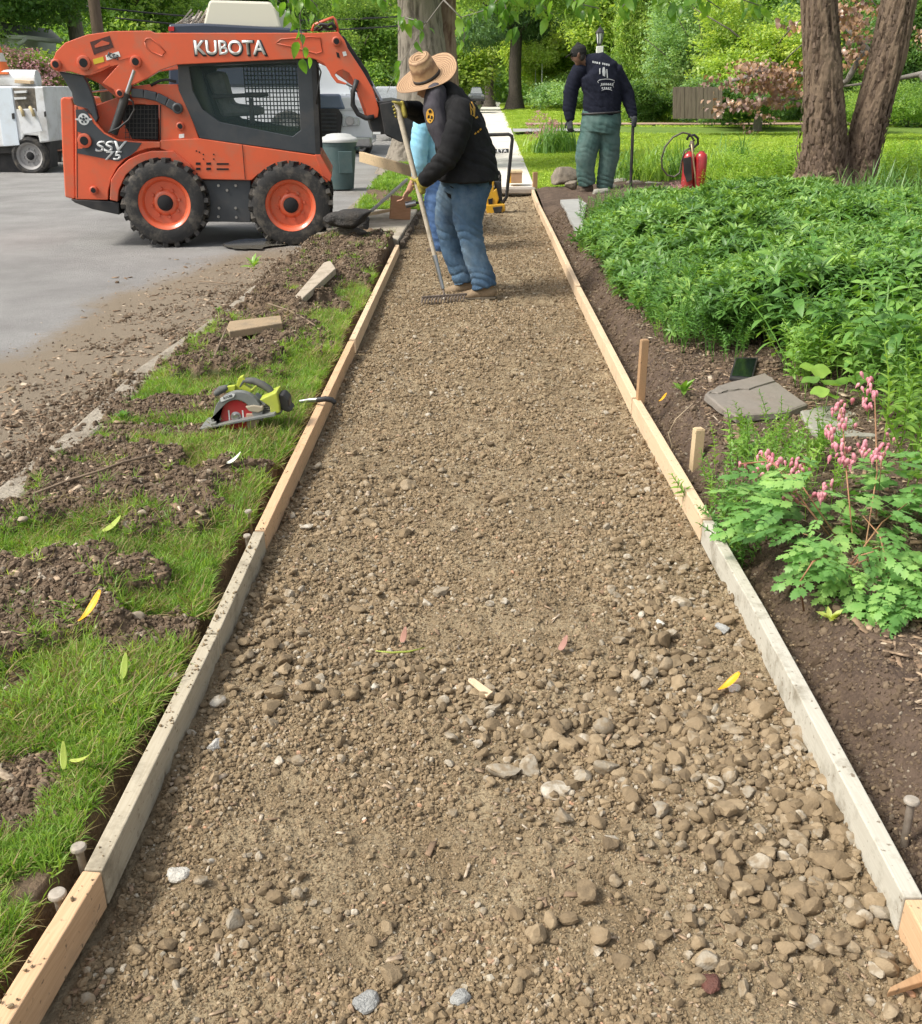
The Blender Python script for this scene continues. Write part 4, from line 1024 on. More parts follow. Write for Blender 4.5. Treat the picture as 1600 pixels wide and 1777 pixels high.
plate('cabinet_door', [(-8, 152), (20, 152), (34, 252), (6, 254)], YU-.02, .03, surf('white_paint_blue', (.62, .68, .74), rough=.35, dirt=(.4, .36, .3), damt=.3, world=True), ut)
plate('cabinet_door', [(60, 152), (74, 152), (86, 244), (70, 246)], YU-.02, .03, M_wht, ut)
plate('handle', [(20, 197), (24, 196), (25, 206), (21, 207)], YU-.04, .02, M_blk, ut, 0); plate('handle', [(76, 194), (79, 193), (80, 202), (77, 203)], YU-.04, .02, M_blk, ut, 0)
MB().lathe([(0, -4), (.16, -4), (.18, -3.9), (.18, .1), (.17, .2), (0, .22)], (0, 0, 0), 'Z', 20)
MB().cyl(U(-170, 134, YU+.3), U(66, 138, YU+.3), .17, 18).build('conduit_tube', M_wht, ut, 'auto')
plate('wood_block', [(25, 138), (53, 140), (53, 146), (25, 144)], YU-.02, .3, M_pine2, ut)
plate('frame_rail', [(-160, 256), (36, 252), (42, 236), (66, 238), (69, 248), (86, 246), (86, 262), (-160, 275)], YU+.12, 1.7, M_blk, ut)
plate('mud_flap', [(66, 250), (86, 248), (88, 291), (68, 294)], YU+.1, .4, M_blk, ut)
wheel(51, 271, 33, YU-.0, .3, ut, rim=surf('wheel_grey', (.30, .29, .28), rough=.6), rimf=.66, lugs=0)
plate('mud_flap', [(-20, 255), (38, 252), (40, 300), (-5, 306)], YU+.3, .4, M_blk, ut)
wheel(10, 268, 34, YU+1.6, .3, ut, rimf=.66, lugs=0)
# cone standing on the truck
cn = empty('traffic_cone', tuple(U(0, 138, YU+.25))); tag(cn, 'orange traffic cone with white band standing on the white service truck', 'traffic cone')
M_cone = surf('cone_orange', (.75, .17, .04), rough=.6); q0 = U(0, 125, YU+.35); r0 = 17*mpp(0, 125, YU); hC = 62*mpp(0, 100, YU)
def conep(name, t0, t1, mat):
    p = (q0.x, q0.y, U(0, 125, YU+.35).z)
    MB().lathe([(r0*(1-t0*.85), hC*t0), (r0*(1-t1*.85), hC*t1)], p, 'Z', 24).build(name, mat, cn, 'auto')
conep('cone_body', 0, .27, M_cone); conep('reflective_band', .272, .5, surf('band_white', (.6, .58, .52), rough=.6)); conep('cone_top', .502, 1, M_cone)
MB().box((q0.x, q0.y, q0.z-.02), (r0*2.6, r0*2.6, .04)).build('cone_base', M_cone, cn)
# brown trailer hitch part / low trailer between truck and loader
tr = empty('flatbed_trailer', tuple(G(100, 290, -.05))); tag(tr, 'low brown trailer frame seen between the service truck and the loader', 'trailer')
Yt = tr.location.y+1.5
plate('trailer_frame', [(80, 243), (112, 243), (112, 262), (80, 264)], Yt, 1.6, surf('rust_brown', (.16, .07, .045), (.24, .12, .08), rough=.8), tr)
plate('trailer_deck', [(82, 232), (112, 232), (112, 243), (82, 243)], Yt, 1.6, surf('trailer_brown', (.28, .15, .10), rough=.8), tr)
for x in (88, 103): MB().cyl(U(x, 262, Yt+.1), U(x, 284, Yt+.1), .05).build('leg', M_blk, tr)
# pickup seen through and behind the loader front
YP = 21.0
pk = empty('pickup_truck', tuple(G(600, 268, -.05))); tag(pk, 'pickup truck facing us behind the loader, dark grille and bright windshield', 'pickup truck')
M_pk = paint('pickup_blue', (.10, .14, .22), .12, damt=0, coat=1); M_pw = paint('pickup_white', (.72, .74, .78), .2, damt=0, coat=.6)
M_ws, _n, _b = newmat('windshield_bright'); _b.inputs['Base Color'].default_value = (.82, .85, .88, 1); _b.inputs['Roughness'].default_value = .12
YP = pk.location.y+.2
plate('cab', [(440, 168), (458, 112), (480, 100), (596, 103), (612, 122), (626, 168)], YP+1.5, 2.2, M_pw, pk, .06)
plate('windshield', [(455, 164), (470, 112), (590, 112), (610, 164)], YP+1.46, .05, M_ws, pk, .01)
plate('hood', [(470, 176), (500, 166), (612, 166), (640, 176), (645, 192), (468, 192)], YP, 1.5, M_pw, pk, .06)
plate('hood_bulge', [(520, 163), (590, 163), (600, 190), (510, 190)], YP-.03, 1.3, M_pk, pk, .05)
plate('front_body', [(468, 190), (646, 190), (646, 250), (468, 250)], YP+.06, 1.4, M_pw, pk, .04)
plate('grille_surround', [(500, 188), (586, 188), (594, 200), (590, 236), (500, 236)], YP-.04, .1, M_blk, pk, .02)
for i in range(6): plate('grille_slat', [(504, 196+i*7), (584, 197+i*7), (583, 199+i*7), (504, 198+i*7)], YP-.07, .03, M_ch, pk, 0)
M_lamp = surf('headlamp_glass', (.55, .57, .58), (.35, .37, .38), scale=40, rough=.1, coat=1)
for xs_ in ((594, 623), (474, 496)): plate('headlight', [(xs_[0], 200), (xs_[1], 204), (xs_[1], 218), (xs_[0], 220)], YP-.02, .1, M_lamp, pk, .02)
for cx in (607, 486): p = U(cx, 210, YP-.05); MB().lathe([(0, 0), (.10, 0), (.11, .03)], tuple(p), 'Y', 18).build('lamp_ring', M_steel, pk, 'auto')
plate('bumper', [(470, 238), (644, 238), (644, 256), (472, 256)], YP-.12, .22, M_steel, pk, .04)
for x0 in (478, 618): wheel(x0+8, 252, 20, YP+.3, .25, pk, rimf=.6, lugs=0, rim=M_steel)
plate('mirror', [(640, 158), (652, 158), (653, 172), (641, 172)], YP+1.4, .1, M_pk, pk, .02)
# silver car farther up the street
def car(name, px0, px1, pyb, pyt, Y, mat, label):
    w_ = (px1-px0); e = empty(name, tuple(U((px0+px1)/2, pyb, Y))); tag(e, label, 'car')
    X = lambda t: px0+w_*t; hh = pyb-pyt; Z = lambda t: pyb-hh*t
    plate('body', [(X(.02), Z(.2)), (X(.0), Z(.45)), (X(.05), Z(.6)), (X(.95), Z(.6)), (X(1), Z(.45)), (X(.98), Z(.2))], Y, 3.6, mat, e, .08)
    plate('cabin', [(X(.12), Z(.6)), (X(.22), Z(.95)), (X(.3), Z(1)), (X(.7), Z(1)), (X(.78), Z(.95)), (X(.88), Z(.6))], Y+1, 2, mat, e, .05)
    plate('windshield', [(X(.17), Z(.62)), (X(.25), Z(.93)), (X(.75), Z(.93)), (X(.83), Z(.62))], Y+.96, .05, M_lamp, e, .01)
    plate('bumper', [(X(.02), Z(.18)), (X(.02), Z(.34)), (X(.98), Z(.34)), (X(.98), Z(.18))], Y-.06, .1, M_blk, e, .02)
    for a in (.06, .78): plate('headlight', [(X(a), Z(.44)), (X(a+.16), Z(.44)), (X(a+.16), Z(.54)), (X(a), Z(.54))], Y-.03, .05, M_steel, e, .01)
    for a in (.08, .78): plate('wheel', [(X(a), Z(0)), (X(a+.14), Z(0)), (X(a+.14), Z(.3)), (X(a), Z(.3))], Y+.2, .7, M_rub, e, .03)
car('parked_car', 630, 712, 212, 150, 33, paint('silver_paint', (.5, .52, .54), .25, damt=0, coat=.8), 'silver car parked up the street, seen above the loader bucket')
car('parked_car', 812, 842, 181, 151, 62, paint('dark_car_paint', (.12, .13, .14), .25, damt=0, coat=.8), 'small dark car far up the street behind the worker in the straw hat')
# dark blue truck with white box cap behind the loader
bt = empty('box_truck', tuple(U(400, 262, 25))); tag(bt, 'tall dark blue truck behind the loader carrying a white box on its roof', 'truck')
M_navy = paint('navy_paint', (.02, .03, .055), .3, damt=0, coat=.5)
plate('truck_body', [(292, 42), (352, 40), (500, 48), (525, 55), (525, 150), (292, 150)], 25, 2.4, M_navy, bt, .05)
plate('lower_body', [(240, 150), (528, 150), (528, 225), (240, 225)], 25.05, 2.3, M_pw, bt, .05)
plate('roof_box', [(351, 50), (362, 2), (366, 0), (468, 3), (478, 12), (490, 50)], 25.2, 1.8, surf('cream_plastic', (.60, .57, .47), rough=.6), bt, .05)
plate('tail_light', [(292, 46), (302, 46), (302, 54), (292, 54)], 24.97, .05, surf('red_lens', (.4, .02, .02), rough=.2), bt, 0)
m = MB()
for i in range(16):
    x = 305+i*3.2; m.bar(U(x, 42, 25.5), U(x+random.uniform(10, 26), random.uniform(14, 34), 25.5+random.uniform(0, 1)), .04, .03)
m.build('brush_load', surf('brushwood', (.22, .17, .13), (.4, .37, .33), rough=.9), bt)
for x in (270, 500): wheel(x, 228, 34, 24.9, .3, bt, rimf=.6, lugs=0, rim=M_steel)
# ================================================================ street furniture, tools, small things
# utility pole and wires
M_pole = surf('creosote_pole', (.11, .075, .05), (.17, .12, .085), scale=3, stretch=(6, 6, .5), rough=.9, bump=1, bscale=20)
pb = G(188, 258, 0); pYY = 30.0
m = MB(); a = U(188, 190, pYY); m.loft([((a.x, pYY, -.1), .17), ((a.x-.02, pYY, 4), .15), ((a.x-.05, pYY, 9), .13)], n=20, dome=False)
up = m.build('utility_pole', M_pole, None, 'auto'); tag(up, 'brown wooden utility pole rising behind the loader lift arm', 'utility pole')
for i, (pa, pbx, lab) in enumerate((((150, 11, 30), (705, 28, 34), 'upper overhead wire crossing in front of the trees'), ((200, 31, 30), (705, 44, 34), 'lower overhead wire crossing in front of the trees'))):
    A, B = U(*pa), U(*pbx); P = []
    for k in range(13): t = k/12; P.append(A.lerp(B, t)-Vector((0, 0, .22*math.sin(PI*t))))
    o = MB().tube(P, .022, 5).build('overhead_wire', M_blk, None, True); tag(o, lab, 'wire')
# house corner with downpipe
hc = empty('house_corner', tuple(U(28, 190, 34))); tag(hc, 'white house eave corner with post and downpipe behind the service truck', 'house')
M_hw = surf('house_white', (.55, .57, .53), rough=.7)
plate('wall', [(14, 66), (24, 66), (27, 190), (17, 190)], 34, .4, M_hw, hc, .01)
plate('eave', [(5, 60), (46, 61), (44, 68), (22, 68), (12, 66)], 33.8, 3, M_hw, hc, .02)
MB().tube([U(x, y, 33.8) for x, y in ((44, 66), (40, 72), (30, 76), (27, 80), (29, 190))], .06, 8).build('downpipe', M_hw, hc, True)
plate('house_wall', [(-120, 66), (14, 66), (17, 190), (-120, 190)], 34.3, 4, M_hw, hc, .01)
plate('roof', [(-130, 58), (8, 60), (-20, 35), (-130, 30)], 33.8, 5, surf('roof_grey', (.2, .2, .2), rough=.9), hc, .01)
# trash can
tc_ = G(598, 330, -.03); tcan = empty('trash_can', tuple(tc_)); tag(tcan, 'dark green rubbish bin with a pale grey lid beside the loader', 'rubbish bin')
M_bin = surf('bin_green', (.045, .085, .085), (.06, .10, .10), rough=.55, dirt=(.14, .14, .12), damt=.3); M_lid = surf('bin_lid', (.42, .43, .41), (.5, .5, .48), scale=5, rough=.6)
Yc = tc_.y+.3
def rr_(px, py): return U(px, py, Yc)
rt = 30*mpp(588, 250, Yc); rb = 22*mpp(596, 320, Yc); zt = U(588, 246, Yc).z; zb_ = tc_.z
cx0 = U(590, 285, Yc).x
MB().lathe([(0, 0), (rb, 0), (rb*1.02, .02), (rt*.97, zt-zb_-.05), (rt, zt-zb_-.05), (rt*1.02, zt-zb_)], (cx0, Yc, zb_), 'Z', 40).build('bin_body', M_bin, tcan, 'auto')
MB().lathe([(rt*1.1, 0), (rt*1.12, .03), (rt*1.08, .05), (rt*.95, .07), (rt*.8, .085), (rt*.7, .11), (rt*.4, .125), (0, .13)], (cx0, Yc, zt), 'Z', 40).build('lid', M_lid, tcan, 'auto')
for s_ in (-1, 1): MB().box((cx0+s_*rt*1.05, Yc, zt-.10), (.06, .16, .05)).build('handle', M_bin, tcan, bevel=.01)
MB().box((cx0+.12, Yc-rt*.93, zb_+.42), (.22, .02, .34), Euler((.12, 0, 0)).to_matrix()).build('rib_panel', M_bin, tcan, bevel=.02)
# plank leaning over the verge
o = MB().bar(U(626, 272, 13.4), U(722, 299, 12.2), .045, .12).build('plank', M_stake2, None, bevel=.004); tag(o, 'pale plank propped up between the bin and the kneeling workers', 'plank')
# shovel, box, hammer on the apron
sh = empty('shovel', tuple(U(650, 372, 12.5))); tag(sh, 'long handled grey shovel propped over the concrete apron', 'shovel')
MB().cyl(U(642, 368, 12.2), U(706, 312, 12.9), .020, 12).build('handle', surf('grey_ash_handle', (.42, .40, .36), rough=.6), sh, 'auto')
MB().loft([(U(642, 368, 12.2), .03, .015), (U(632, 374, 12.1), .09, .012), (U(618, 384, 11.9), .08, .01)], side=(0, 1, 0), n=12).build('blade', surf('shovel_steel', (.25, .24, .23), rough=.5, metal=.6), sh, True)
o = MB().bar(U(628, 374, 11.9), U(680, 364, 12.3), .05, .03).build('lath', M_stake2, None, bevel=.003); tag(o, 'thin wooden lath lying on the concrete apron below the shovel', 'stick')
bx = U(690, 362, 12.0); o = MB().box((bx.x+.03, 12.05, .21), (.24, .05, .26), Euler((0, .1, .3)).to_matrix()).build('wood_block', surf('brown_block', (.36, .18, .09), (.46, .25, .14), scale=5, stretch=(1, 1, 6), rough=.8), None, bevel=.006); tag(o, 'upright brown wood block on the apron by the reaching hand', 'wood block')
hm = empty('hammer', tuple(U(712, 358, 11.8))); tag(hm, 'steel hammer head lying by the kneeling worker hand', 'hammer')
MB().cyl(U(704, 356, 11.7), U(722, 352, 11.7), .035, 14).build('hammer_head', M_steel, hm, 'auto'); MB().cyl(U(722, 352, 11.7), U(748, 350, 11.9), .016, 10).build('handle', M_blk, hm, 'auto')
# asphalt chunks on the apron by the wheel
M_chunk = surf('broken_asphalt', (.022, .021, .020), (.05, .047, .043), scale=30, rough=.95, bump=2, bscale=60, dirt=(.12, .09, .06), damt=.5, world=True)
def chunk(px, py, w_, d_, h_, seed, label, z, mat=M_chunk, cat='asphalt chunk', rz=0., tilt=0., name='asphalt_chunk', planes=12, dy=0):
    Vv, Ff = rock(4, seed, 1, planes, .05, .5); Vv = np.sign(Vv)*np.abs(Vv)**.8; Vv = Vv/np.abs(Vv).max(0)
    Vv = Vv*(1+.16*(fbm(Vv[:, 0]*5+seed, Vv[:, 1]*5+Vv[:, 2]*4, 3, 3)-.5))[:, None]*np.array([w_/2, d_/2, h_/2])
    o = link_mesh(name, mesh_np(name, Vv, Ff), mat, None, True); p = G(px, py, z); o.location = (p.x, p.y+dy, z+h_*.4); o.rotation_euler = (0, tilt, rz); return tag(o, label, cat)
chunk(607, 396, .50, .40, .20, 11, 'big slab of broken black asphalt, the topmost beside the loader wheel', .22, tilt=-.12)
chunk(605, 412, .44, .30, .12, 12, 'muddy grey slab under the big black asphalt slab', .11, surf('mud_grey_asphalt', (.10, .085, .07), (.15, .13, .10), scale=20, rough=1, bump=2, bscale=50, world=True))
chunk(633, 402, .13, .12, .20, 13, 'small upright black asphalt lump right of the big slab', .12)
chunk(648, 412, .22, .12, .06, 14, 'flat black asphalt strip lying right of the upright lump', .12)
# stones, boards on the verge
wedge = G(548, 486, .12)
def lump(name, pts, z, h_, mat, label, cat, bevel=.006, tilt=None):
    if 'verge' in name or name in ('split_timber', 'wood_offcut'):
        c0_ = G(sum(p[0] for p in pts)/len(pts), sum(p[1] for p in pts)/len(pts), .12); z = max(float(zverge(c0_.x+a_, c0_.y+b2_)) for a_ in (-.05, 0, .05) for b2_ in (-.1, 0, .1))+.045
    P = [G(x, y, z) for x, y in pts]
    if tilt: P = [p+Vector((0, 0, t)) for p, t in zip(P, tilt)]
    o = MB().prism(P, (0, 0, -h_)).build(name, mat, None, bevel=bevel); return tag(o, label, cat)
lump('split_timber', [(512, 505), (524, 510), (583, 472), (574, 461), (562, 462)], .14, .05, pine('old_grey_wood', (.42, .36, .28), (.3, .25, .18), .7, 1), 'grey pointed split of timber lying on dug earth near the loader', 'wood scrap', tilt=[-.03, -.03, .03, .04, .03])
lump('wood_offcut', [(393, 569), (398, 575), (490, 560), (487, 547), (398, 557)], .155, .045, pine('offcut_wood', (.36, .27, .17), (.24, .17, .1), .8, 1), 'brown timber offcut lying on the dark soil mound', 'wood scrap')
lump('white_block', [(465, 492), (488, 491), (487, 481), (468, 482)], .10, .035, surf('block_white', (.6, .58, .52), rough=.8), 'small white block in the grass left of the pointed timber', 'block')
chunk(488, 518, .11, .07, .05, 21, 'small pale concrete lump beside the grass left of the pointed timber', .1, M_conc, 'concrete lump', name='concrete_lump')
chunk(206, 655, .07, .06, .04, 31, 'brown round stone lying on the road dirt', -.045, M_stone, 'stone', name='road_stone'); chunk(20, 680, .06, .05, .03, 32, 'brown stone on the asphalt at the left edge', -.055, M_stone, 'stone', name='road_stone')
for i, (x, y, s_, lab) in enumerate([(168, 876, .045, 'pale oval stone on the dark earth nearest the kerb'), (248, 892, .035, 'small pale stone on the bare soil right of the oval one'), (40, 903, .035, 'light stone at the edge of the grass near the left border'), (236, 1074, .05, 'tan rounded stone at the back of the gravelly patch'), (172, 1097, .045, 'pinkish stone beside the yellow leaf')]):
    p = GT(x, y, zverge); Vv, Ff = rock(3, 700+i, .6, 11, .05); o = link_mesh('pebble_stone', mesh_np('pebble_stone', Vv*s_/2, Ff), surf('verge_stone', (.36, .30, .22), (.26, .21, .15), scale=60, rough=.85), None, True); o.location = p+Vector((0, 0, s_*.15)); tag(o, lab, 'stone')
# yellow leaves / petals
M_yel = leafmat('yellow_petal', (.72, .42, .02), (.80, .50, .03), rough=.4, trans=.3); M_yg = leafmat('yellow_green_leaf', (.35, .45, .08), (.5, .55, .15), trans=.35)
def curl(name, px, py, zf, L, w_, rz, mat, label, cat='leaf', roll=1.6, tip=.02, z=.01):
    p = GT(px, py, zf); V = []; n = 10; k = 7
    for i in range(n+1):
        t = i/n; ww = w_*math.sin(PI*min(1, max(.06, t*.92+.05)))**.6*(.3+.7*t if roll > 1 else 1)
        for j in range(k):
            s_ = (j/(k-1)-.5)*roll; V.append((L*(t-.5), ww*math.sin(s_)/max(.4, roll)*1.6, ww*(1-math.cos(s_))*.8+tip*t*t*2))
    Fs = [[i*k+j, i*k+j+1, (i+1)*k+j+1, (i+1)*k+j] for i in range(n) for j in range(k-1)]
    o = link_mesh(name, mesh_np(name, V, np.array(Fs)), mat, None, True); so = o.modifiers.new('thick', 'SOLIDIFY'); so.thickness = .0006
    o.location = p+Vector((0, 0, z)); o.rotation_euler = (.1, -.05, rz); return tag(o, label, cat)
curl('fallen_leaf', 1262, 1202, zgravel, .062, .022, .35, M_yel, 'yellow rolled leaf lying on the gravel near the right board', z=.018)
curl('fallen_leaf', 160, 1085, zverge, .085, .024, 1.0, M_yel, 'yellow pointed leaf standing in the grass on the left verge', z=.035, tip=.03)
curl('fallen_leaf', 220, 1195, zverge, .06, .012, 1.7, M_yg, 'pale green curled leaf on the grass below the yellow one', roll=.8, z=.05)
curl('fallen_leaf', 115, 1345, zverge, .05, .010, 1.9, M_yg, 'small pale yellow green leaf in the lower grass', roll=.8, z=.035)
curl('fallen_leaf', 150, 1352, zverge, .075, .010, -.35, M_yg, 'long pale green leaf beside the small one in the lower grass', roll=.8, z=.045)
curl('fallen_leaf', 198, 935, zverge, .07, .02, .6, M_yg, 'broad yellow green leaf at the edge of the upper grass', roll=.8, z=.04)
curl('fallen_leaf', 408, 816, zverge, .06, .022, .2, surf('white_leaf', (.6, .62, .5), rough=.6), 'whitish scrap in the grass between the saw and the pins', roll=.8, z=.035)
curl('fallen_leaf', 1148, 712, zbed, .04, .02, .2, M_yel, 'small yellow flower fallen behind the right form board', roll=1.6, z=.05)
curl('bark_piece', 700, 1118, zgravel, .025, .012, 1.2, surf('pink_bark', (.34, .18, .13), rough=.8), 'reddish bark flake on the gravel left of centre', 'bark flake', roll=.7, z=.014)
curl('bark_piece', 976, 1132, zgravel, .028, .014, .6, surf('pink_bark2', (.32, .17, .13), rough=.8), 'reddish bark flake on the gravel right of centre', 'bark flake', roll=.7, z=.014)
o = lump('wood_chip', [(812, 1180), (822, 1176), (855, 1200), (845, 1208)], .02, .006, M_pine2, 'pale new wood chip lying on the gravel in the middle', 'wood chip', bevel=.001)
o = lump('wood_chip', [(1545, 1712), (1540, 1722), (1612, 1700), (1606, 1682)], .03, .014, M_stake, 'brown wood shard at the lower right edge of the gravel', 'wood chip', bevel=.002)
P = [GT(x, y, zgravel)+Vector((0, 0, .02)) for x, y in ((652, 1140), (680, 1143), (710, 1141), (738, 1134))]
o = MB().tube(P, [.0015, .003, .003, .001], 5).build('grass_blade', M_yg, None, True); tag(o, 'single long green grass blade lying on the gravel', 'grass blade')
P = [U(x, y, G(1164, 775, .05).y) for x, y in ((1160, 800), (1166, 772), (1160, 752), (1172, 728), (1200, 702))]
o = MB().tube(P, [.003, .003, .0025, .002, .0015], 6).build('root_strand', surf('pale_root', (.42, .33, .22), rough=.8), None, True); tag(o, 'pale root curling up over the right form board', 'root')
# roots lying on the left soil
M_root = surf('root_brown', (.17, .12, .08), (.24, .18, .12), rough=.9)
for lab, pts in (('long brown root trailing across the nearest soil mound', ((60, 868), (120, 845), (180, 828), (215, 812), (270, 800))), ('forked root hanging from the mound under the timber offcut', ((395, 575), (385, 600), (372, 625), (362, 645))), ('thin root on the upper soil by the pointed timber', ((466, 534), (500, 545), (530, 560), (548, 572))), ('pale twig lying on the road dirt by the gutter', ((345, 492), (370, 494), (395, 497), (412, 497)))):
    P = [GT(x, y, zverge if 'road' not in lab else zroad)+Vector((0, 0, .02+.012*random.random())) for x, y in pts]
    o = MB().tube(P, [.005]*len(P), 6).build('twig' if 'twig' in lab else 'root', M_root, None, True); tag(o, lab, 'twig' if 'twig' in lab else 'root')
# ---------------------------------------------------------------- circular saw
SY = G(430, 742, .085).y
saw = empty('circular_saw', tuple(G(430, 742, .085))); tag(saw, 'grey and lime green circular saw with red blade lying in the grass', 'circular saw')
def sp_(name, pts, dy, d, mat, bevel=.003): return MB().prism(pl(pts, SY+dy), (0, d, 0)).build(name, mat, saw, bevel=bevel)
M_sg = surf('saw_grey', (.13, .14, .14), (.18, .19, .19), scale=20, rough=.5, dirt=(.3, .26, .18), damt=.35); M_lime = surf('saw_lime', (.42, .48, .04), (.36, .42, .05), rough=.5, dirt=(.3, .26, .16), damt=.4)
M_red = surf('blade_red', (.48, .015, .03), (.40, .012, .025), rough=.35, dirt=(.3, .2, .15), damt=.3); M_rubg = surf('grip_grey', (.07, .075, .07), (.10, .10, .095), rough=.8, dirt=(.3, .26, .18), damt=.4)
g_out = []; bc = (410, 723)
for k in range(21): a = math.radians(200-k*10.5); g_out.append((bc[0]+3+43*math.cos(a), bc[1]+1-44*math.sin(a)))
g_in = [(bc[0]+28*math.cos(math.radians(195-k*9.5)), bc[1]-29*math.sin(math.radians(195-k*9.5))) for k in range(21)]
sp_('upper_guard', [(367, 728)]+g_out+g_in[::-1]+[(380, 728)], -.03, .035, M_sg, .004)
sp_('motor_housing', [(440, 690), (452, 700), (485, 704), (490, 716), (486, 720), (440, 726), (432, 700)], .0, .10, M_sg, .008)
for i in range(5): sp_('cooling_fin', [(452, 703+i*4), (471, 701+i*4), (471, 703+i*4), (452, 705+i*4)], -.008, .01, M_rubg, 0)
p = U(bc[0], bc[1], SY-.012); r = 31*mpp(410, 723, SY)
MB().lathe([(0, 0), (r*.97, 0), (r*.97, .003), (0, .003)], tuple(p), 'Y', 48).build('blade', M_red, saw, 'auto')
m = MB()
for i in range(24):
    a = 2*PI*i/24; q_ = [p+Vector((r*c_*math.cos(a+d_), 0, r*c_*math.sin(a+d_))) for c_, d_ in ((.95, -.08), (1.03, .04), (.95, .1))]; m.prism(q_, (0, .003, 0))
m.build('blade_teeth', M_steel, saw)
MB().lathe([(0, -.012), (.012, -.012), (.016, -.006), (.024, -.004), (.024, 0)], tuple(p), 'Y', 20).build('arbor_bolt', M_steel, saw, 'auto')
for s_ in (-1, 1): MB().prism([p+Vector((s_*.034, -.002, .03)), p+Vector((s_*.028, -.002, .03)), p+Vector((s_*.028, -.002, -.03)), p+Vector((s_*.034, -.002, -.03))], (0, .002, 0)).build('blade_mark', M_let2, saw)
sp_('lower_guard', [(425, 706), (440, 703), (456, 706), (457, 712), (448, 717), (432, 714)], -.035, .03, surf('guard_tan', (.34, .29, .21), rough=.7), .005)
sp_('blade_dust_guard', [(427, 718), (445, 718), (452, 728), (446, 738), (432, 748), (428, 738)], -.02, .02, surf('guard_tan2', (.38, .28, .20), rough=.7), .004)
sp_('base_plate', [(346, 744), (349, 746), (478, 722), (476, 718)], -.055, .16, M_sg, .001)
sp_('base_clip', [(365, 735), (374, 733), (377, 742), (368, 744)], -.05, .03, M_sg, .002)
MB().loft([(U(x, y, SY+.05), a_, b_) for x, y, a_, b_ in ((416, 672, .012, .015), (424, 660, .013, .018), (440, 661, .016, .018), (456, 668, .017, .018), (468, 676, .016, .018), (474, 684, .013, .018))], side=(0, 0, 1), n=14).build('handle', M_rubg, saw, True)
sp_('handle_frame', [(406, 680), (414, 656), (421, 653), (428, 662), (424, 668), (436, 676), (444, 668), (447, 670), (434, 682), (418, 676), (410, 684)], .035, .035, M_lime)
MB().loft([(U(376, 682, SY+.03), .014, .02), (U(384, 676, SY+.03), .018, .022), (U(392, 673, SY+.03), .014, .018)], side=(0, 0, 1), n=12).build('front_knob', M_rubg, saw, True)
sp_('knob_arm', [(391, 671), (408, 669), (408, 679), (392, 682)], .02, .02, M_lime)
sp_('battery_collar', [(450, 694), (480, 680), (485, 704), (486, 716), (470, 722), (468, 706)], -.02, .11, M_lime, .005)
sp_('battery', [(482, 686), (492, 684), (501, 694), (502, 706), (508, 712), (500, 716), (488, 712), (484, 700)], .0, .08, M_blk, .006)
lab = sp_('maker_label', [(382, 691), (402, 683), (408, 684), (405, 690), (386, 697), (383, 697)], -.034, .003, M_let2, 0)
lettering('lettering', 'RYOBI', 395, 688.6, 4.5, SY-.0355, M_ch, saw, wpx=16, bold=.03, ext=.0006, rot=.32)
# black handled tool lying across the left board
tl = empty('hand_tool', tuple(G(555, 696, .1))); tag(tl, 'black handled flat bar lying across the left form board near the saw', 'hand tool')
ty = G(560, 699, .10).y
MB().loft([(U(552, 694, ty), .013, .010), (U(565, 692, ty), .014, .012), (U(576, 694, ty), .014, .012), (U(580, 698, ty), .012, .011)], side=(0, 0, 1), n=12).build('grip', M_blk, tl, True)
MB().loft([(U(521, 697, ty+.04), .009, .006), (U(535, 695, ty+.03), .010, .006), (U(554, 694, ty), .012, .006)], side=(0, 0, 1), n=10).build('shank', M_steel, tl, True)
# ---------------------------------------------------------------- right side: flagstones, black panels
M_flag = surf('flagstone', (.17, .15, .125), (.25, .22, .185), scale=3, rough=.85, bump=.8, bscale=18, dirt=(.12, .09, .065), damt=.6, world=True)
M_flag2 = surf('grey_flagstone', (.25, .24, .20), (.32, .31, .26), scale=3, rough=.85, bump=.8, bscale=18, dirt=(.14, .12, .08), damt=.5, world=True)
def slab(name, pts, z, h_, mat, label, cat='flagstone', bevel=.006, tilt=None):
    P = [G(x, y, z) for x, y in pts]
    R_ = []
    for i in range(len(P)):
        a_, b2 = P[i], P[(i+1) % len(P)]
        for k in range(4): q_ = a_.lerp(b2, k/4); R_.append(q_+Vector((random.uniform(-.004, .004), random.uniform(-.008, .008), 0)))
    n_ = len(R_); rim = [v-Vector((0, 0, .006)) for v in R_]; c_ = sum(R_, Vector())/n_
    m = MB(); V = [c_+(v-c_)*.965+Vector((0, 0, .0)) for v in R_]+rim+[v+Vector((random.uniform(-.006, .006), random.uniform(-.006, .006), -h_)) for v in R_]
    Fs = [tuple(range(n_))]
    for L0 in (0, n_): Fs += [(L0+i, L0+(i+1) % n_, L0+n_+(i+1) % n_, L0+n_+i) for i in range(n_)]
    m.add(V, Fs); o = m.build(name, mat, None); return tag(o, label, cat)
s1 = slab('flagstone', [(1224, 682), (1250, 668), (1330, 648), (1362, 672), (1402, 700), (1372, 712), (1276, 722), (1250, 706)], .145, .032, M_flag, 'large brown flagstone just right of the form boards, below the black panel')
o = slab('flagstone_layer', [(1228, 680), (1252, 667), (1330, 647), (1345, 660), (1300, 674), (1268, 676), (1250, 681)], .152, .005, M_flag, None, None); del_ = [k for k in list(o.keys())]
o.parent = s1
slab('flagstone', [(1388, 712), (1440, 703), (1560, 702), (1610, 722), (1600, 752), (1420, 756), (1400, 736)], .135, .05, M_flag2, 'grey flagstone half hidden behind the pink flowers')
pn = empty('solar_unit', tuple(GT(1290, 638, zbed))); tag(pn, 'flat black rectangular panel lying on the mulch above the brown flagstone', 'solar panel')
